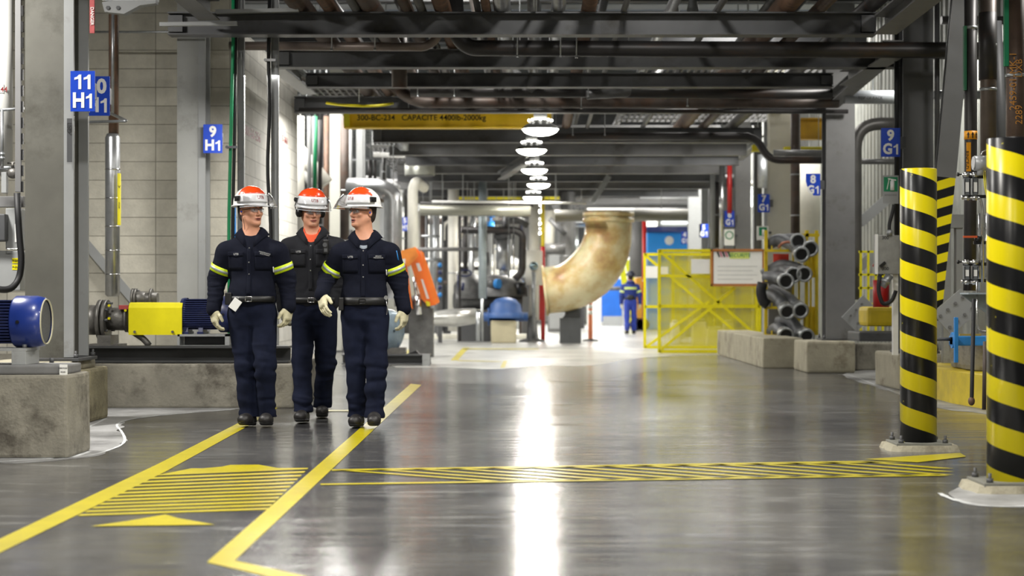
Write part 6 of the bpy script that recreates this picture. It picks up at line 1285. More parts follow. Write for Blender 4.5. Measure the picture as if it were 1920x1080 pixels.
    # ---- trousers
    zb = sp.get('hem', .085)
    f = Field(np.array([min(pel.x-.25, knees[0][0]-.14, ankles[0][0]-.14), -.45, .03]), np.array([max(pel.x+.25, knees[1][0]+.14, ankles[1][0]+.14), .5, pel.z+.12]), h)
    f.cone(pel+Vector((-.045, 0, .05)), pel+Vector((.045, 0, .05)), .118*W, .118*W, .04, (0, 1, 0), .95); f.cone(pel+Vector((-.05, 0, -.02)), pel+Vector((.05, 0, -.02)), .118*W, .118*W, .04, (0, 1, 0), 1.0)
    lg = sp.get('leg', (.098, .08, .073))
    for i in (0, 1):
        a, k_, an = Vector(hips[i]), Vector(knees[i]), Vector(ankles[i]); dn = (an-k_).normalized()
        f.cone(a+Vector((0, 0, .02)), k_, lg[0]*W, lg[1], .035); f.cone(k_, an+dn*.03, lg[1], lg[2], .03)
        f.cone(an+dn*.03, an+dn*.12, lg[2]+.002, lg[2]+.006, .02)
    g = Vector(((hips[0][0]+hips[1][0])/2, -.02, 0))
    for i in (0, 1):   # open hem, following the ankle height
        an = Vector(ankles[i]); q = Vector(toes[i]); 
        f.cone((an.x-.2, an.y, an.z-.165), (an.x+.2, an.y, an.z-.165), .13, .13, .005, neg=True) if False else None
    f.cutz(zb, False) if True else None
    fd2 = [(pel+Vector((0, -.1, -.05)), .12, .004, (10, 10, 24))]
    for i in (0, 1):
        k_, an = Vector(knees[i]), Vector(ankles[i])
        fd2 += [(k_, .11, .007, (8, 8, 30)), (an+Vector((0, 0, .06)), .1, .009, (8, 8, 34)), ((k_+an)/2, .14, .006, (6, 6, 18)), ((k_+Vector(hips[i]))/2, .13, .004, (12, 6, 12))]
    V2, F2 = f.mesh(); tr = np_mesh('trousers', V2, F2, sp.get('trou', NAVY2), body, lambda v: folds(v, fd2, sp['seed']+5, .003))
    bvt = BVHTree.FromPolygons([tuple(v) for v in V2], [tuple(q) for q in F2])
    # ---- belt
    bz = pel.z+.075; n = 48; b = MB(); rr = []
    for i in range(n):
        a = 2*PI*i/n; d = Vector((math.cos(a), math.sin(a), 0)); best = .1
        for bv in (bvh, bvt):
            for zz in (bz-.02, bz+.02):
                hit = bv.ray_cast(Vector((pel.x, pel.y, zz))+d*.5, -d)
                if hit[0] and .5-hit[3] < .2: best = max(best, .5-hit[3])
        rr.append(best+.006)
    rr = [(rr[i-1]+rr[i]+rr[(i+1) % n])/3 for i in range(n)]
    bh = sp.get('belt_h', .022)
    rings = [[b.b.verts.new((pel.x+math.cos(2*PI*i/n)*(rr[i]+o_), pel.y+math.sin(2*PI*i/n)*(rr[i]+o_), bz+z_)) for i in range(n)] for o_, z_ in ((-.012, -bh), (.002, -bh), (.004, 0), (.002, bh), (-.012, bh))]
    b.skin(rings, True, False); belt = lbuild(b, 'belt', BELT, None, True)
    yb = pel.y-rr[36]-.008; bx = pel.x+sp.get('buckle', 0)
    b = MB()
    b.tube([(bx-.026, yb, bz-.018), (bx-.026, yb, bz+.018), (bx+.022, yb, bz+.018), (bx+.022, yb, bz-.018), (bx-.026, yb, bz-.018)], .0035, 6, .006); lbuild(b, 'buckle', sp.get('buckle_m', CHROME), belt)
    # decals conformed to the clothing
    def patch(cx, cz, w_, h_, name, m, off=.003, parent=None, rot=0, th=.0015, bv=None, back=False, shape=None, nx=8, nz=5):
        bv = bv or bvh; b = MB(); gr = []
        c_, s_ = math.cos(rot), math.sin(rot); dy = -1 if not back else 1
        for j in range(nz+1):
            row = []
            for i in range(nx+1):
                u, v = (i/nx-.5)*w_, (j/nz-.5)*h_
                if shape == 'flap' and j == 0: v += abs(u)*.35
                x, z = cx+u*c_-v*s_, cz+u*s_+v*c_
                hit = bv.ray_cast(Vector((x, dy*1.0, z)), Vector((0, -dy, 0)))
                y = hit[0].y if hit[0] else 0
                row.append(b.b.verts.new((x, y+dy*off, z)))
            gr.append(row)
        for j in range(nz):
            for i in range(nx): b.b.faces.new((gr[j][i], gr[j][i+1], gr[j+1][i+1], gr[j+1][i]))
        bmesh.ops.recalc_face_normals(b.b, faces=b.b.faces)
        me = bpy.data.meshes.new(name); b.b.to_mesh(me); b.b.free(); me.materials.append(m)
        me.polygons.foreach_set('use_smooth', np.ones(len(me.polygons), bool))
        o = bpy.data.objects.new(name, me); C.objects.link(o); o.parent = parent or shirt
        md = o.modifiers.new('t', 'SOLIDIFY'); md.thickness = th*2; md.offset = 0; return o
    def wtext(s, cx, cz, size, m=WHITE, name='lettering', dy=-1, rot=0):
        org = root_loc
        def cv(p):
            q = p-org; x, z = q.x-cx, q.z-cz; q = Vector((cx+x*math.cos(rot)-z*math.sin(rot), 0, cz+x*math.sin(rot)+z*math.cos(rot)))
            hit = bvh.ray_cast(Vector((q.x, dy, q.z)), Vector((0, -dy, 0)))
            return Vector((q.x, (hit[0].y if hit[0] else 0)+dy*.0135, q.z))+org
        t_ = text(name, s, m, org+Vector((cx, -.3, cz)), size, body, curve=cv, bold=.0); t_.parent = shirt; return t_
    if not sp.get('back'):
        cx = nb.x
        for s_ in (-1, 1):
            px_, pz_ = cx+s_*.098*W+sp.get('pk', 0), nb.z-.175
            pt = patch(px_, pz_-.05, .12, .13, 'chest_pocket', sp.get('shirt', NAVY), .0035, th=.002)
            patch(px_, pz_+.005, .126, .042, 'pocket_flap', sp.get('shirt', NAVY), .008, pt, shape='flap', th=.002)
        patch(cx, nb.z-.3, .032, .36, 'button_placket', sp.get('shirt', NAVY), .003, th=.002, nx=3, nz=16)
        for z_ in (-.12, -.23, -.32):
            hit = bvh.ray_cast(Vector((cx, -1, nb.z+z_)), Vector((0, 1, 0)))
            if hit[0]: b = MB(); b.cyl((cx, hit[0].y-.006, nb.z+z_), (cx, hit[0].y-.011, nb.z+z_), .0055, seg=10); lbuild(b, 'snap_button', CHROME, shirt)
        wtext('UTB', cx-.095*W+sp.get('pk', 0), nb.z-.168, .022)
        for q, s in enumerate(sp.get('tagtext', [])):
            wtext(s, cx+.11*W+sp.get('pk', 0), nb.z-.162-.0125*q+sp.get('tagdz', 0), .0125, rot=sp.get('tagrot', 0))
        if sp.get('pen'): patch(cx+.165*W, nb.z-.285, .008, .042, 'white_pen', WHITE, .008, nx=2, th=.003)
    # ---- collar
    b = MB(); n = 28; g = []
    for i in range(n+1):
        t_ = i/n; a = -PI/2+.22+t_*(2*PI-.44); e = abs(t_-.5)*2; e4 = e**6
        d = Vector((math.cos(a), math.sin(a)*.95, 0)); c0 = nb+Vector((0, .022, -.012))
        drop = -.082*e**4.5
        g.append([b.b.verts.new(c0+d*r_+Vector((0, 0, z_))) for r_, z_ in ((.066, -.03+drop), (.069, .046+drop), (.078, .06+drop), (.1+.004*e, .044+drop), (.136+.02*e4, .002+drop*.8-.036*e4))])
    for i in range(n):
        for j in range(4): b.b.faces.new((g[i][j], g[i+1][j], g[i+1][j+1], g[i][j+1]))
    co = lbuild(b, 'collar', sp.get('shirt', NAVY), shirt, True); md = co.modifiers.new('t', 'SOLIDIFY'); md.thickness = .004
    if sp.get('tee'):
        f = Field(nb+Vector((-.1, -.15, -.15)), nb+Vector((.1, .12, .06)), .004); f.cone(nb+Vector((0, .0, -.12)), nb+Vector((0, -.006, -.012)), .106, .08, .02)
        q_ = sp.get('tee_cut', 0); f.cone(nb+Vector((0, -.04-q_*.5, .04-q_)), nb+Vector((0, .02, .12)), .045+q_*.6, .09, .005, neg=True)
        V3, F3 = f.mesh(); np_mesh('undershirt', V3, F3, sp['tee'], body)
    # ---- arm bands
    for i in (0, 1):
        a, e_ = Vector(sh[i]), Vector(el[i]); sx, ux, d = basis(e_-a)
        t0 = sp.get('band', (.62, .62))[i]; L_ = (e_-a).length; prof = []
        for col, w0, w1, of, nm in ((LIME, -.027, .027, .0035, 'reflective_armband'), (SILV, -.010, .010, .0055, 'silver_stripe')):
            if nm == 'silver_stripe': par = ab
            else: par = shirt
            b = MB(); rings = []
            for w_ in (w0, 0, w1):
                c = a+d*(t0*L_+w_); ring_ = []
                for q in range(28):
                    dd = sx*math.cos(2*PI*q/28)+ux*math.sin(2*PI*q/28); hit = bvh.ray_cast(c, dd); r_ = min(hit[3], .1) if hit[0] else .06
                    ring_.append(r_)
                rm = sorted(ring_)[14]
                ring_ = [min(x_, rm*1.1) for x_ in ring_]
                for _q in range(4): ring_ = [(ring_[q-1]+2*ring_[q]+ring_[(q+1) % 28])/4 for q in range(28)]
                ring_ = [x_+.0015 for x_ in ring_]
                rings.append([b.b.verts.new(c+(sx*math.cos(2*PI*q/28)+ux*math.sin(2*PI*q/28))*(ring_[q]+of)) for q in range(28)])
            b.skin(rings, True, False); o = lbuild(b, nm, col, par, True); md = o.modifiers.new('t', 'SOLIDIFY'); md.thickness = .003
            if nm != 'silver_stripe': ab = o
    if sp.get('back'):
        bp_ = patch(nb.x, nb.z-.17, .34, .055, 'back_stripe', LIME, .004, back=True, th=.002)
        patch(nb.x, nb.z-.17, .34, .018, 'silver_stripe', SILV, .007, bp_, back=True, th=.002)
    # ---- gloves
    for i in (0, 1):
        gs = sp['glove'][i]
        if not gs: continue
        w0 = Vector(wr[i]); fw = (Matrix.Rotation(gs.get('yaw', 0), 3, 'Z') @ Matrix.Rotation(gs.get('swing', 0), 3, 'X') @ Matrix.Rotation(gs.get('side', 0), 3, 'Y'))
        s_ = gs.get('hand', -1 if i == 0 else 1)   # which side the back of the hand points to
        def T(x, y, z): return w0+fw @ Vector((x*s_, y, z))
        f = Field(np.array(w0)-.21, np.array(w0)+.21, .0027)
        # local: -z down the fingers, +x (times s_) back of hand, -y thumb side
        f.cone(T(0, 0, .012), T(0, 0, -.02), .038, .034, .01, tuple(fw @ Vector((1, 0, 0))), .85)
        f.cone(T(.0, -.022, -.035), T(-.0, -.022, -.085), .024, .020, .02); f.cone(T(.0, .02, -.035), T(-.0, .022, -.08), .023, .018, .02); f.cone(T(0, 0, -.02), T(0, 0, -.085), .026, .02, .02, tuple(fw @ Vector((1, 0, 0))), .9)
        cu = gs.get('curl', .6)
        for q, (yy, ln) in enumerate(((-.035, .075), (-.0125, .083), (.0115, .078), (.035, .063))):
            p = T(.002, yy, -.088-(.004 if q in (1, 2) else 0)); a = cu*.3+.09*q; spd = (yy)*1.2
            for sgi, l_ in enumerate((.42, .33, .25)):
                d = fw @ (Matrix.Rotation(0, 3, 'X') @ Vector((-math.sin(a)*s_, spd*.4, -math.cos(a)))); p2 = p+d*(ln*l_)
                f.cone(p, p2, .0098-sgi*.0007, .0093-sgi*.0007, .0015); p = p2; a += cu*.75
        p = T(-.004, -.026, -.03); p1 = T(-.02, -.052, -.062); p2 = T(-.03, -.056, -.092); f.cone(p, p1, .0165, .0125, .006); f.cone(p1, p2, .0125, .0105, .002)
        V4, F4 = f.mesh(); V4 = np.array(w0)+(V4-np.array(w0))*1.18; gm = gs.get('m', GLOVE); gl = np_mesh('glove', V4, F4, gm, body, lambda v: .0012*wob(v, (50, 50, 90), 3), 1)
        if not gs.get('nocuff'):
            c = T(0, 0, .022); sx, ux, d = basis(fw @ Vector((0, 0, 1))); b = MB(); b.tube([c+(sx*math.cos(k*PI/12)*.046+ux*math.sin(k*PI/12)*.046) for k in range(25)], .004, 6); lbuild(b, 'cuff_trim', ORANGE if gm is GLOVE else RUB, gl)
    # ---- boots
    for i in (0, 1):
        an, to = Vector(ankles[i]), Vector(toes[i]); d = (to-an); d.z = 0; L_ = d.length; d.normalize(); zt = to.z
        pit = sp.get('toe_up', (0, 0))[i]; hl = an-d*.03; hl.z = max(.0, an.z-.095)
        f = Field(np.minimum(np.array(an), np.array(to))-.13, np.maximum(np.array(an), np.array(to))+.16, .0042)
        b0 = hl+Vector((0, 0, .04)); b1 = Vector((to.x, to.y, zt))+Vector((0, 0, .036))
        f.cone(b0, an+Vector((0, 0, .08)), .045, .056, .02); f.cone(b0, b0+(b1-b0)*.5+Vector((0, 0, .012)), .042, .045, .03); f.cone(b0+(b1-b0)*.45, b1-d*.035, .046, .043, .03)
        f.ell(b1-d*.03+Vector((0, 0, .004)), (.05, .05, .038), .02)
        # cut along the sole plane
        nrm = Vector((0, 0, 1)); ax = (b1-b0); sl = ax.z/max(math.hypot(ax.x, ax.y), 1e-6)
        gx = [f.lo[q]+f.h*np.arange(f.n[q], dtype=np.float32) for q in range(3)]; GX = np.meshgrid(*gx, indexing='ij')
        pl = (b0.z-.036)+sl*((GX[0]-b0.x)*d.x+(GX[1]-b0.y)*d.y)-GX[2]
        f.D = np.maximum(f.D, pl)
        D0 = f.D.copy(); f.D = np.maximum(D0, pl+.020); V5, F5 = f.mesh(); bt = np_mesh('boot', V5, F5, BOOT, body, smooth=1)
        f.D = np.maximum(D0-.003, -(pl+.019)); f.D = np.maximum(f.D, pl); V5, F5 = f.mesh(); np_mesh('sole', V5, F5, SOLE, bt, smooth=0)
        for q in range(3):
            c = b0+(b1-b0)*(.42+.12*q)+Vector((0, 0, .05-.006*q)); sd = Vector((-d.y, d.x, 0)); b = MB(); b.tube([c-sd*.026-Vector((0, 0, .006)), c+Vector((0, 0, .004)), c+sd*.026-Vector((0, 0, .006))], .0028, 6); lbuild(b, 'lace', RUB, bt)
    # ---- head: eyes, brows, hair
    if not sp.get('back'):
        for s_ in (-1, 1):
            b = MB(); b.sphere((s_*.031, -.075, -.002), .0125, seg=16); e = hbuild(b, 'eye', EYEW)
            b = MB(); gz = sp.get('gaze', 0); b.sphere((s_*.031+gz*.006, -.0848, -.002), .0062, (1, .5, 1), 12); hbuild(b, 'iris', IRIS, e)
            b = MB(); b.tube([(s_*.015, -.092, .019), (s_*.03, -.09, .0235), (s_*.048, -.078, .018)], [.0028, .0034, .002], 6); hbuild(b, 'eyebrow', HAIRD)
        mo = sp.get('mouth', .006)
        b = MB(); b.tube([(-.026, -.089, -.069), (-.016, -.096, -.0675), (-.007, -.0995, -.066), (0, -.0995, -.0672), (.007, -.0995, -.066), (.016, -.096, -.0675), (.026, -.089, -.069)], [.0014, .003, .0036, .0034, .0036, .003, .0014], 8); hbuild(b, 'upper_lip', LIP)
        b = MB(); b.tube([(-.025, -.088, -.0725-mo*.6), (-.014, -.096, -.0765-mo), (0, -.099, -.0785-mo), (.014, -.096, -.0765-mo), (.025, -.088, -.0725-mo*.6)], [.0014, .0034, .0044, .0034, .0014], 8); hbuild(b, 'lower_lip', LIP)
        if mo > 0: b = MB(); b.sphere((0, -.0925, -.0715-mo*.5), .0075+mo*.3, (2.3, .55, .5), 14); hbuild(b, 'open_mouth', mat('mouth_inside', (52, 20, 18), .5))
    f = Field(np.array(hc)-.16, np.array(hc)+.16, .004)
    f.ell(H(0, .022, .035), (.081, .096, .09), .01, RH); f.ell(H(0, .05, -.03), (.066, .06, .07), .03, RH)
    f.ell(H(0, -.075, -.03), (.1, .085, .1), .012, RH, neg=True)
    for s_ in (-1, 1): f.ell(H(s_*.09, .012, -.022), (.03, .024, .036), .01, RH, neg=True)
    V6, F6 = f.mesh(); np_mesh('hair', V6, F6, sp.get('hair', HAIRD), body, lambda v: .0015*wob(v, (120, 120, 60), 2), 1)
    # ---- helmet
    hx, hy, hz0, hh = .118, .14, .042, .136
    def dome(az, e_, off=0):   # az 0 = front, e_ 0 rim .. 1 crown
        ct, st = math.cos(e_*PI/2), math.sin(e_*PI/2); rr_ = ct**.78
        return Vector(((hx+off)*math.sin(az)*rr_, -(hy+off)*math.cos(az)*rr_+.012, hz0+(hh+off)*st**.95))
    b = MB(); rings = []
    for k in range(13): rings.append([b.b.verts.new(dome(2*PI*i/40, k/12*.985)) for i in range(40)])
    inner = [[b.b.verts.new(dome(2*PI*i/40, k/12*.985, -.005)) for i in range(40)] for k in range(12, -1, -1)]
    def rim(o_, z_): return [b.b.verts.new(dome(2*PI*i/40, 0, o_*(1+.55*max(0, math.cos(2*PI*i/40))**2))+Vector((0, 0, z_-.006*max(0, math.cos(2*PI*i/40))))) for i in range(40)]
    allr = inner[::-1][::-1]
    b.skin([inner[-1], rim(.0, -.003), rim(.015, -.010), rim(.017, -.006), rim(.0, .004)]+rings[1:], True, False)
    b.b.faces.new(rings[-1])
    helm = hbuild(b, 'hard_hat', sp.get('hat', HATW))
    for q in (-.022, 0, .022):
        b = MB(); b.tube([Vector((q, 0, .004))+dome(0, .82-.0*k)*Vector((1, 1, 1)) if False else Vector((q, .012+(-1+2*k/10)*.07, hz0+hh*(1-((-1+2*k/10)*.5)**2*.42)+.0)) for k in range(11)], .005, 6); hbuild(b, 'crown_rib', sp.get('hat', HATW), helm)
    def patchdome(az0, az1, e0, e1, off, name, m, th=.003, par=None, shp=None, nz=8):
        b = MB(); g = []
        for j in range(nz+1):
            row = []
            for i in range(25):
                az = az0+(az1-az0)*i/24; ee = e0+(e1-e0)*j/nz
                if shp: ee = e0+(shp(i/24)-e0)*j/nz
                row.append(b.b.verts.new(dome(az, ee, off)))
            g.append(row)
        for j in range(nz):
            for i in range(24): b.b.faces.new((g[j][i], g[j][i+1], g[j+1][i+1], g[j+1][i]))
        o = hbuild(b, name, m, par or helm); md = o.modifiers.new('t', 'SOLIDIFY'); md.thickness = th; return o
    if not sp.get('back'):
        gd = patchdome(-1.35, 1.35, .06, .34, .014, 'brow_guard', HATW)
        patchdome(-1.5, 1.5, .33, .8, .012, 'orange_shield', HATO, shp=lambda u: .33+.64*math.sin(PI*u)**.45)
        # UTB on the guard
        def oncv(azc):
            def cv(p):
                q = p-root_loc; az = azc+q.x/.128; return root_loc+Mh @ (dome(az, .2+q.z/.2*1.0, .0165))
            return cv
        t_ = text('helmet_lettering', 'UTB', RED, root_loc+Vector((0, 0, 0)), .03, body, curve=oncv(sp.get('utb', 0.)), bold=.02); t_.parent = helm
        for s_ in (-1, 1):
            b = MB(); c = dome(s_*1.45, .18, .014); R_ = Matrix.Rotation(0, 3, 'Z'); b.box(c.x-.011, c.x+.011, c.y-.024, c.y+.03, c.z-.02, c.z+.02, .005); b.cyl(c, c+Vector((s_*.02, 0, 0)), .011, seg=12); hbuild(b, 'visor_hinge', BLK, helm, False)
        # raised clear visor
        if sp.get('visor', True):
            v0, v1 = sp.get('vis', ((.128, .165, .125), (.15, .255, .015)))
            b = MB(); g = []
            for j in range(9):
                t_ = j/8; rx = v0[0]+(v1[0]-v0[0])*t_; ry = v0[1]+(v1[1]-v0[1])*t_; z_ = v0[2]+(v1[2]-v0[2])*t_+.012*math.sin(PI*t_)
                g.append([b.b.verts.new((rx*math.sin(az), -ry*math.cos(az)**.8 if math.cos(az) > 0 else 0, z_+.02*(1-math.cos(az))*(1-t_)*0)) for az in [(-1.42+2.84*i/28) for i in range(29)]])
            for j in range(8):
                for i in range(28): b.b.faces.new((g[j][i], g[j][i+1], g[j+1][i+1], g[j+1][i]))
            vs = hbuild(b, 'clear_visor', VISOR); vs['label'] = 'raised clear visor'
            b = MB(); t_ = 1; b.tube([(v1[0]*math.sin(az), -v1[1]*math.cos(az)**.8, v1[2]) for az in [(-1.42+2.84*i/28) for i in range(29)]], .0017, 6); hbuild(b, 'visor_rim', mat('visor_rim_clear', (215, 220, 225), .2), vs)
        # spectacles
        b = MB()
        for s_ in (-1, 1): b.tube([(s_*.012, -.1, .006), (s_*.03, -.101, .009), (s_*.055, -.09, .008), (s_*.068, -.07, .005), (s_*.082, .01, .002)], [.002, .0026, .0028, .003, .002], 6)
        b.tube([(-.012, -.1, .006), (0, -.104, .004), (.012, -.1, .006)], .0022, 6); gf = hbuild(b, 'safety_glasses', BLK)
        for s_ in (-1, 1):
            b = MB(); g = [[b.b.verts.new((s_*(.007+.056*u), -.101+.02*u**2.2, .006-.028*v*(1-.35*u*u-.25*(1-u)**3))) for v in (0, .5, 1)] for u in [k/8 for k in range(9)]]
            for i in range(8):
                for j in range(2): b.b.faces.new((g[i][j], g[i+1][j], g[i+1][j+1], g[i][j+1]))
            hbuild(b, 'lens', LENS, gf)
            b = MB(); b.tube([(s_*(.007+.056*u), -.1015+.02*u**2.2, .006-.028*(1-.35*u*u-.25*(1-u)**3)) for u in [k/8 for k in range(9)]], .0009, 5); hbuild(b, 'lens_edge', STEEL_L, gf)
        if sp.get('plug'):
            for s_ in (-1, 1): b = MB(); b.sphere((s_*.088, .002, -.012), .007, seg=10); hbuild(b, 'ear_plug', mat('ear_plug_blue', (40, 60, 190), .5))
            if sp.get('cord'):
                s_ = -1; b = MB(); b.tube([(s_*.088, .0, -.016), (s_*.085, -.01, -.06), (s_*.07, -.01, -.11), (s_*.06, .0, -.15)], .0017, 6, .02); hbuild(b, 'ear_plug_cord', RUB)
        if sp.get('muffs'):
            for s_ in (-1, 1):
                b = MB(); b.lathe((s_*.078, .008, -.018), [(.034, 0), (.038, .008), (.038, .02), (.034, .034), (.02, .042), (.001, .044)], (s_, 0, 0), 24, (.85, 1.15) if False else (1, 1)); mf = hbuild(b, 'ear_muff', BLK)
                b = MB(); b.tube([(s_*.115, .008, -.01), (s_*.135, .006, .03), (s_*.128, .0, .07)], .004, 6, .02); hbuild(b, 'muff_arm', BLK, mf)
    else:
        for s_ in (-1, 1):
            b = MB(); b.lathe((s_*.1, .008, .06), [(.03, 0), (.034, .008), (.03, .03), (.001, .036)], (s_, 0, 0), 16); hbuild(b, 'ear_muff', BLK)
    return body, lbuild, patch, bvh, shirt, belt, hbuild
# ------------------------------------------------------------ the four workers
def mk(cxp, Yb):
    s = F/Yb
    X0 = XX(cxp, Yb)
    def J(px, py, dy=0.0):
        Y = Yb+dy; return Vector((XX(px, Y)-X0, dy, HC-(py-560)/F*Y))
    return X0, J
# left worker
X0, J = mk(472, 13.6)
p1 = person('leftmost worker in navy workwear, head turned right, white card at his hip', X0, 13.6, dict(
    seed=3, head=J(470, 394.5, -.01), head_rot=(.82, -.03, 0), neck=J(472, 441, .0), pelvis=J(473, 579, .0),
    shoulder=[J(423, 464, .0), J(523, 464, .0)], elbow=[J(407, 523, .03), J(538, 524, .03)], wrist=[J(401, 577, -.05), J(541, 572, -.04)],
    hip=[J(452, 598), J(494, 598)], knee=[J(459, 682, -.02), J(497, 684, -.1)], ankle=[J(467, 776, .0), J(500, 776, -.02)], toe=[J(455, 797, -.15)*1, J(497, 797, -.20)],
    glove=[dict(yaw=.5, swing=-.1, side=-.06, curl=.7), dict(yaw=-.4, swing=-.1, side=.05, curl=.75)], band=(.62, .56),
    plug=True, cord=True, pen=True, tagtext=['MAINTENANCE', 'ELECTRIQUE'], tagrot=-.26, tagdz=.004, w=1.07, mouth=.002, utb=-.05, belly=True, hem=.075))
body, lb, patch = p1[0], p1[1], p1[2]
for i in (0,): pass
b = MB(); c = J(441, 571, -.155); R = Matrix.Rotation(.62, 3, 'Y'); b.box(c.x-.034, c.x+.034, c.y-.003, c.y+.003, c.z-.044, c.z+.044, .002, R, c); cd = lb(b, 'identity_card', WHITE)
b = MB(); b.tube([c+Vector((.02, -.002, .04)), c+Vector((.03, .02, .07))], .003, 6); lb(b, 'card_clip', CHROME, cd)
b = MB(); q = J(430, 557, -.09); b.box(q.x-.03, q.x+.02, q.y-.03, q.y+.03, q.z-.06, q.z+.035, .008); lb(b, 'belt_pouch', BLK)
# middle worker
X0, J = mk(588, 14.3)
p2 = person('middle worker in navy with black ear muffs and an orange undershirt', X0, 14.3, dict(
    seed=8, head=J(583, 395.5, -.02), head_rot=(.42, .12, .02), neck=J(586, 438, .0), pelvis=J(588, 580, .0),
    shoulder=[J(540, 456, .0), J(634, 456, .0)], elbow=[J(528, 520, .05), J(640, 520, .06)], wrist=[J(532, 574, .02), J(624, 566, .0)],
    hip=[J(570, 598), J(609, 598)], knee=[J(566, 680, -.14), J(611, 684, .08)], ankle=[J(568, 772, -.28), J(604, 762, .30)], toe=[J(562, 791, -.48), J(604, 780, .12)],
    glove=[dict(yaw=.3, swing=-.1, side=-.02, curl=1.1, m=GLOVE_G, nocuff=True), dict(yaw=-.3, swing=.1, side=.1, curl=1.0, m=GLOVE_G, nocuff=True)],
    muffs=True, tee=ORT, tee_cut=.022, pk=-.0, w=1.05, mouth=-.001, utb=-.1, hem=.09, shirt=mat('navy_fabric_dark', (13, 15, 23), .9, 0, .15, 30, .3, 420)))
body, lb = p2[0], p2[1]
c = J(611, 462, -.15); b = MB(); b.box(c.x-.024, c.x+.024, c.y-.02, c.y+.015, c.z-.06, c.z+.055, .009); rd = lb(b, 'two_way_radio', BLK)
b = MB(); b.cyl(c+Vector((-.005, -.021, .012)), c+Vector((-.005, -.024, .012)), .018, seg=16); lb(b, 'speaker_grille', STEEL_D, rd)
b = MB(); b.box(c.x-.012, c.x+.014, c.y-.024, c.y-.02, c.z-.045, c.z-.018, .002); lb(b, 'keypad', STEEL_D, rd)
b = MB(); b.tube([c+Vector((.012, 0, .05)), c+Vector((.014, 0, .10))], .005, 8); lb(b, 'antenna', BLK, rd)
# dark bundle held in his gloved hand
c = J(536, 600, .0); b = MB(); b.sphere(root := (XX(588, 14.3)+c.x, 14.3+c.y, c.z), .045, (.6, .7, 1.1), 12)
tag(b.build('folded_cloth', mat('grey_cloth', (110, 112, 112), .8, 0, .3, 20)), 'grey cloth held in the hand between the left and middle workers', 'cloth')
# right worker
X0, J = mk(684, 13.55)
p3 = person('right worker of the three, in navy, talking with his head turned left', X0, 13.55, dict(
    seed=15, head=J(680, 396.5, -.01), head_rot=(-.80, -.02, 0), neck=J(684, 446, .0), pelvis=J(683, 583, .0),
    shoulder=[J(637, 466, .0), J(733, 466, .0)], elbow=[J(614, 520, .05), J(747, 522, .04)], wrist=[J(604, 551, -.17), J(757, 576, -.03)],
    hip=[J(664, 602), J(705, 602)], knee=[J(668, 686, -.02), J(706, 682, -.10)], ankle=[J(670, 778, .0), J(702, 770, -.12)], toe=[J(664, 800, -.18), J(701, 799, -.33)],
    glove=[dict(yaw=.6, swing=-.5, side=.15, curl=.5), dict(yaw=-.4, swing=-.05, side=-.04, curl=.75)], band=(.66, .62),
    plug=True, pen=True, tagtext=['SERVICE', 'MECANIQUE'], w=1.04, mouth=.006, utb=.15, tee=GRT, tee_cut=.05, hem=.08, buckle_m=BLK, belt_h=.03, gaze=-.3))
body, lb = p3[0], p3[1]
b = MB(); q = J(724, 558, -.07); b.cyl(q, q+Vector((0, -.012, 0)), .016, seg=14); kr = lb(b, 'key_reel', CHROME)
b = MB(); b.tube([q+Vector((0, -.01, -.015)), q+Vector((.012, -.012, -.09)), q+Vector((.004, -.01, -.13))], .0035, 6, .02); lb(b, 'key_chain', CHROME, kr)
b = MB(); b.tube([J(743, 470, -.06), J(747, 488, -.055)], .005, 8); lb(b, 'blue_pen', BLUE_L)
b = MB(); q = J(640, 565, -.08); b.box(q.x-.02, q.x+.02, q.y-.03, q.y+.03, q.z-.07, q.z+.03, .008); lb(b, 'belt_pouch', BLK)
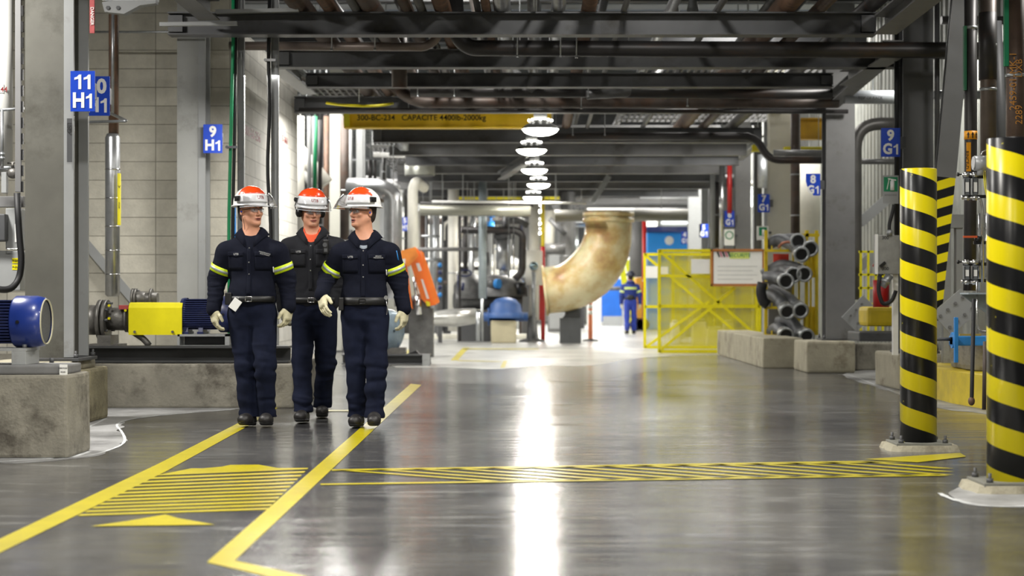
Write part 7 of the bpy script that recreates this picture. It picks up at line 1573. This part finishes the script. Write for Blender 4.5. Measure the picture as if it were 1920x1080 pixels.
# distant worker seen from behind
X0, J = mk(1182, 49.5)
p4 = person('distant worker in blue overalls with lime bands, seen from behind beside the stained elbow duct', X0, 49.5, dict(
    h=.012, seed=21, head=J(0, 0)*0+Vector((0, -.01, 1.6)), head_rot=(0, 0, 0), neck=Vector((0, 0, 1.43)), pelvis=Vector((0, 0, .92)),
    shoulder=[Vector((-.2, 0, 1.36)), Vector((.2, 0, 1.36))], elbow=[Vector((-.26, .02, 1.1)), Vector((.24, .0, 1.1))], wrist=[Vector((-.27, -.05, .86)), Vector((.25, -.08, .86))],
    hip=[Vector((-.09, 0, .86)), Vector((.09, 0, .86))], knee=[Vector((-.1, -.05, .48)), Vector((.1, .03, .48))], ankle=[Vector((-.1, -.05, .1)), Vector((.1, .12, .1))], toe=[Vector((-.11, -.2, 0)), Vector((.11, -.03, 0))],
    glove=[dict(curl=.7), dict(curl=.7)], back=True, turn=PI, hat=mat('dark_helmet', (40, 44, 60), .4, 0, .05), shirt=mat('blue_overall_shirt', (30, 48, 120), .8, 0, .1), trou=mat('blue_overall', (36, 58, 150), .8, 0, .1), hem=.1, w=1.0))
b = MB(); b.sphere((0, .12, 1.02), .1, (1.1, .5, .8), 12); p4[1](b, 'waist_bag', BLK)
# ------------------------------------------------------------ far beams added to cover the overbright wall; hangers of suspended things
for k, (Y, y0, y1, lb) in enumerate([(52, 376, 390, 'lowest added far beam, covering the bright wall right of the brightest lamp'), (57, 372, 384, 'added far beam covering the bright wall above the blue enclosure')]):
    beam(lb, Y, 1035, 1300, z=ZZ(y1, Y), h=(y1-y0)/F*Y, m=STEEL, brk=False)
bpy.context.view_layer.update()
for o in [o for o in C.objects if o.parent is None and o.get('category') in ('pipe', 'crane beam', 'heater', 'duct', 'cable', 'rail')]:
    ms = [c for c in [o]+list(o.children) if c.type == 'MESH']
    if not ms: continue
    vs = [(c.matrix_world @ Vector(q)) for c in ms for q in c.bound_box]
    lo = Vector([min(v[i] for v in vs) for i in range(3)]); hi = Vector([max(v[i] for v in vs) for i in range(3)])
    if lo.z < 1.3 or lo.y < 17.8 or hi.y-lo.y > 5 or hi.z > 5.7: continue
    for t_ in ((.2, .8) if hi.x-lo.x > 1.2 else (.5,)):
        x, y = lo.x+(hi.x-lo.x)*t_, (lo.y+hi.y)/2
        MB().cyl((x, y, hi.z-.02), (x, y, 5.96), .007, seg=6).build('hanger_rod', GALV, o)
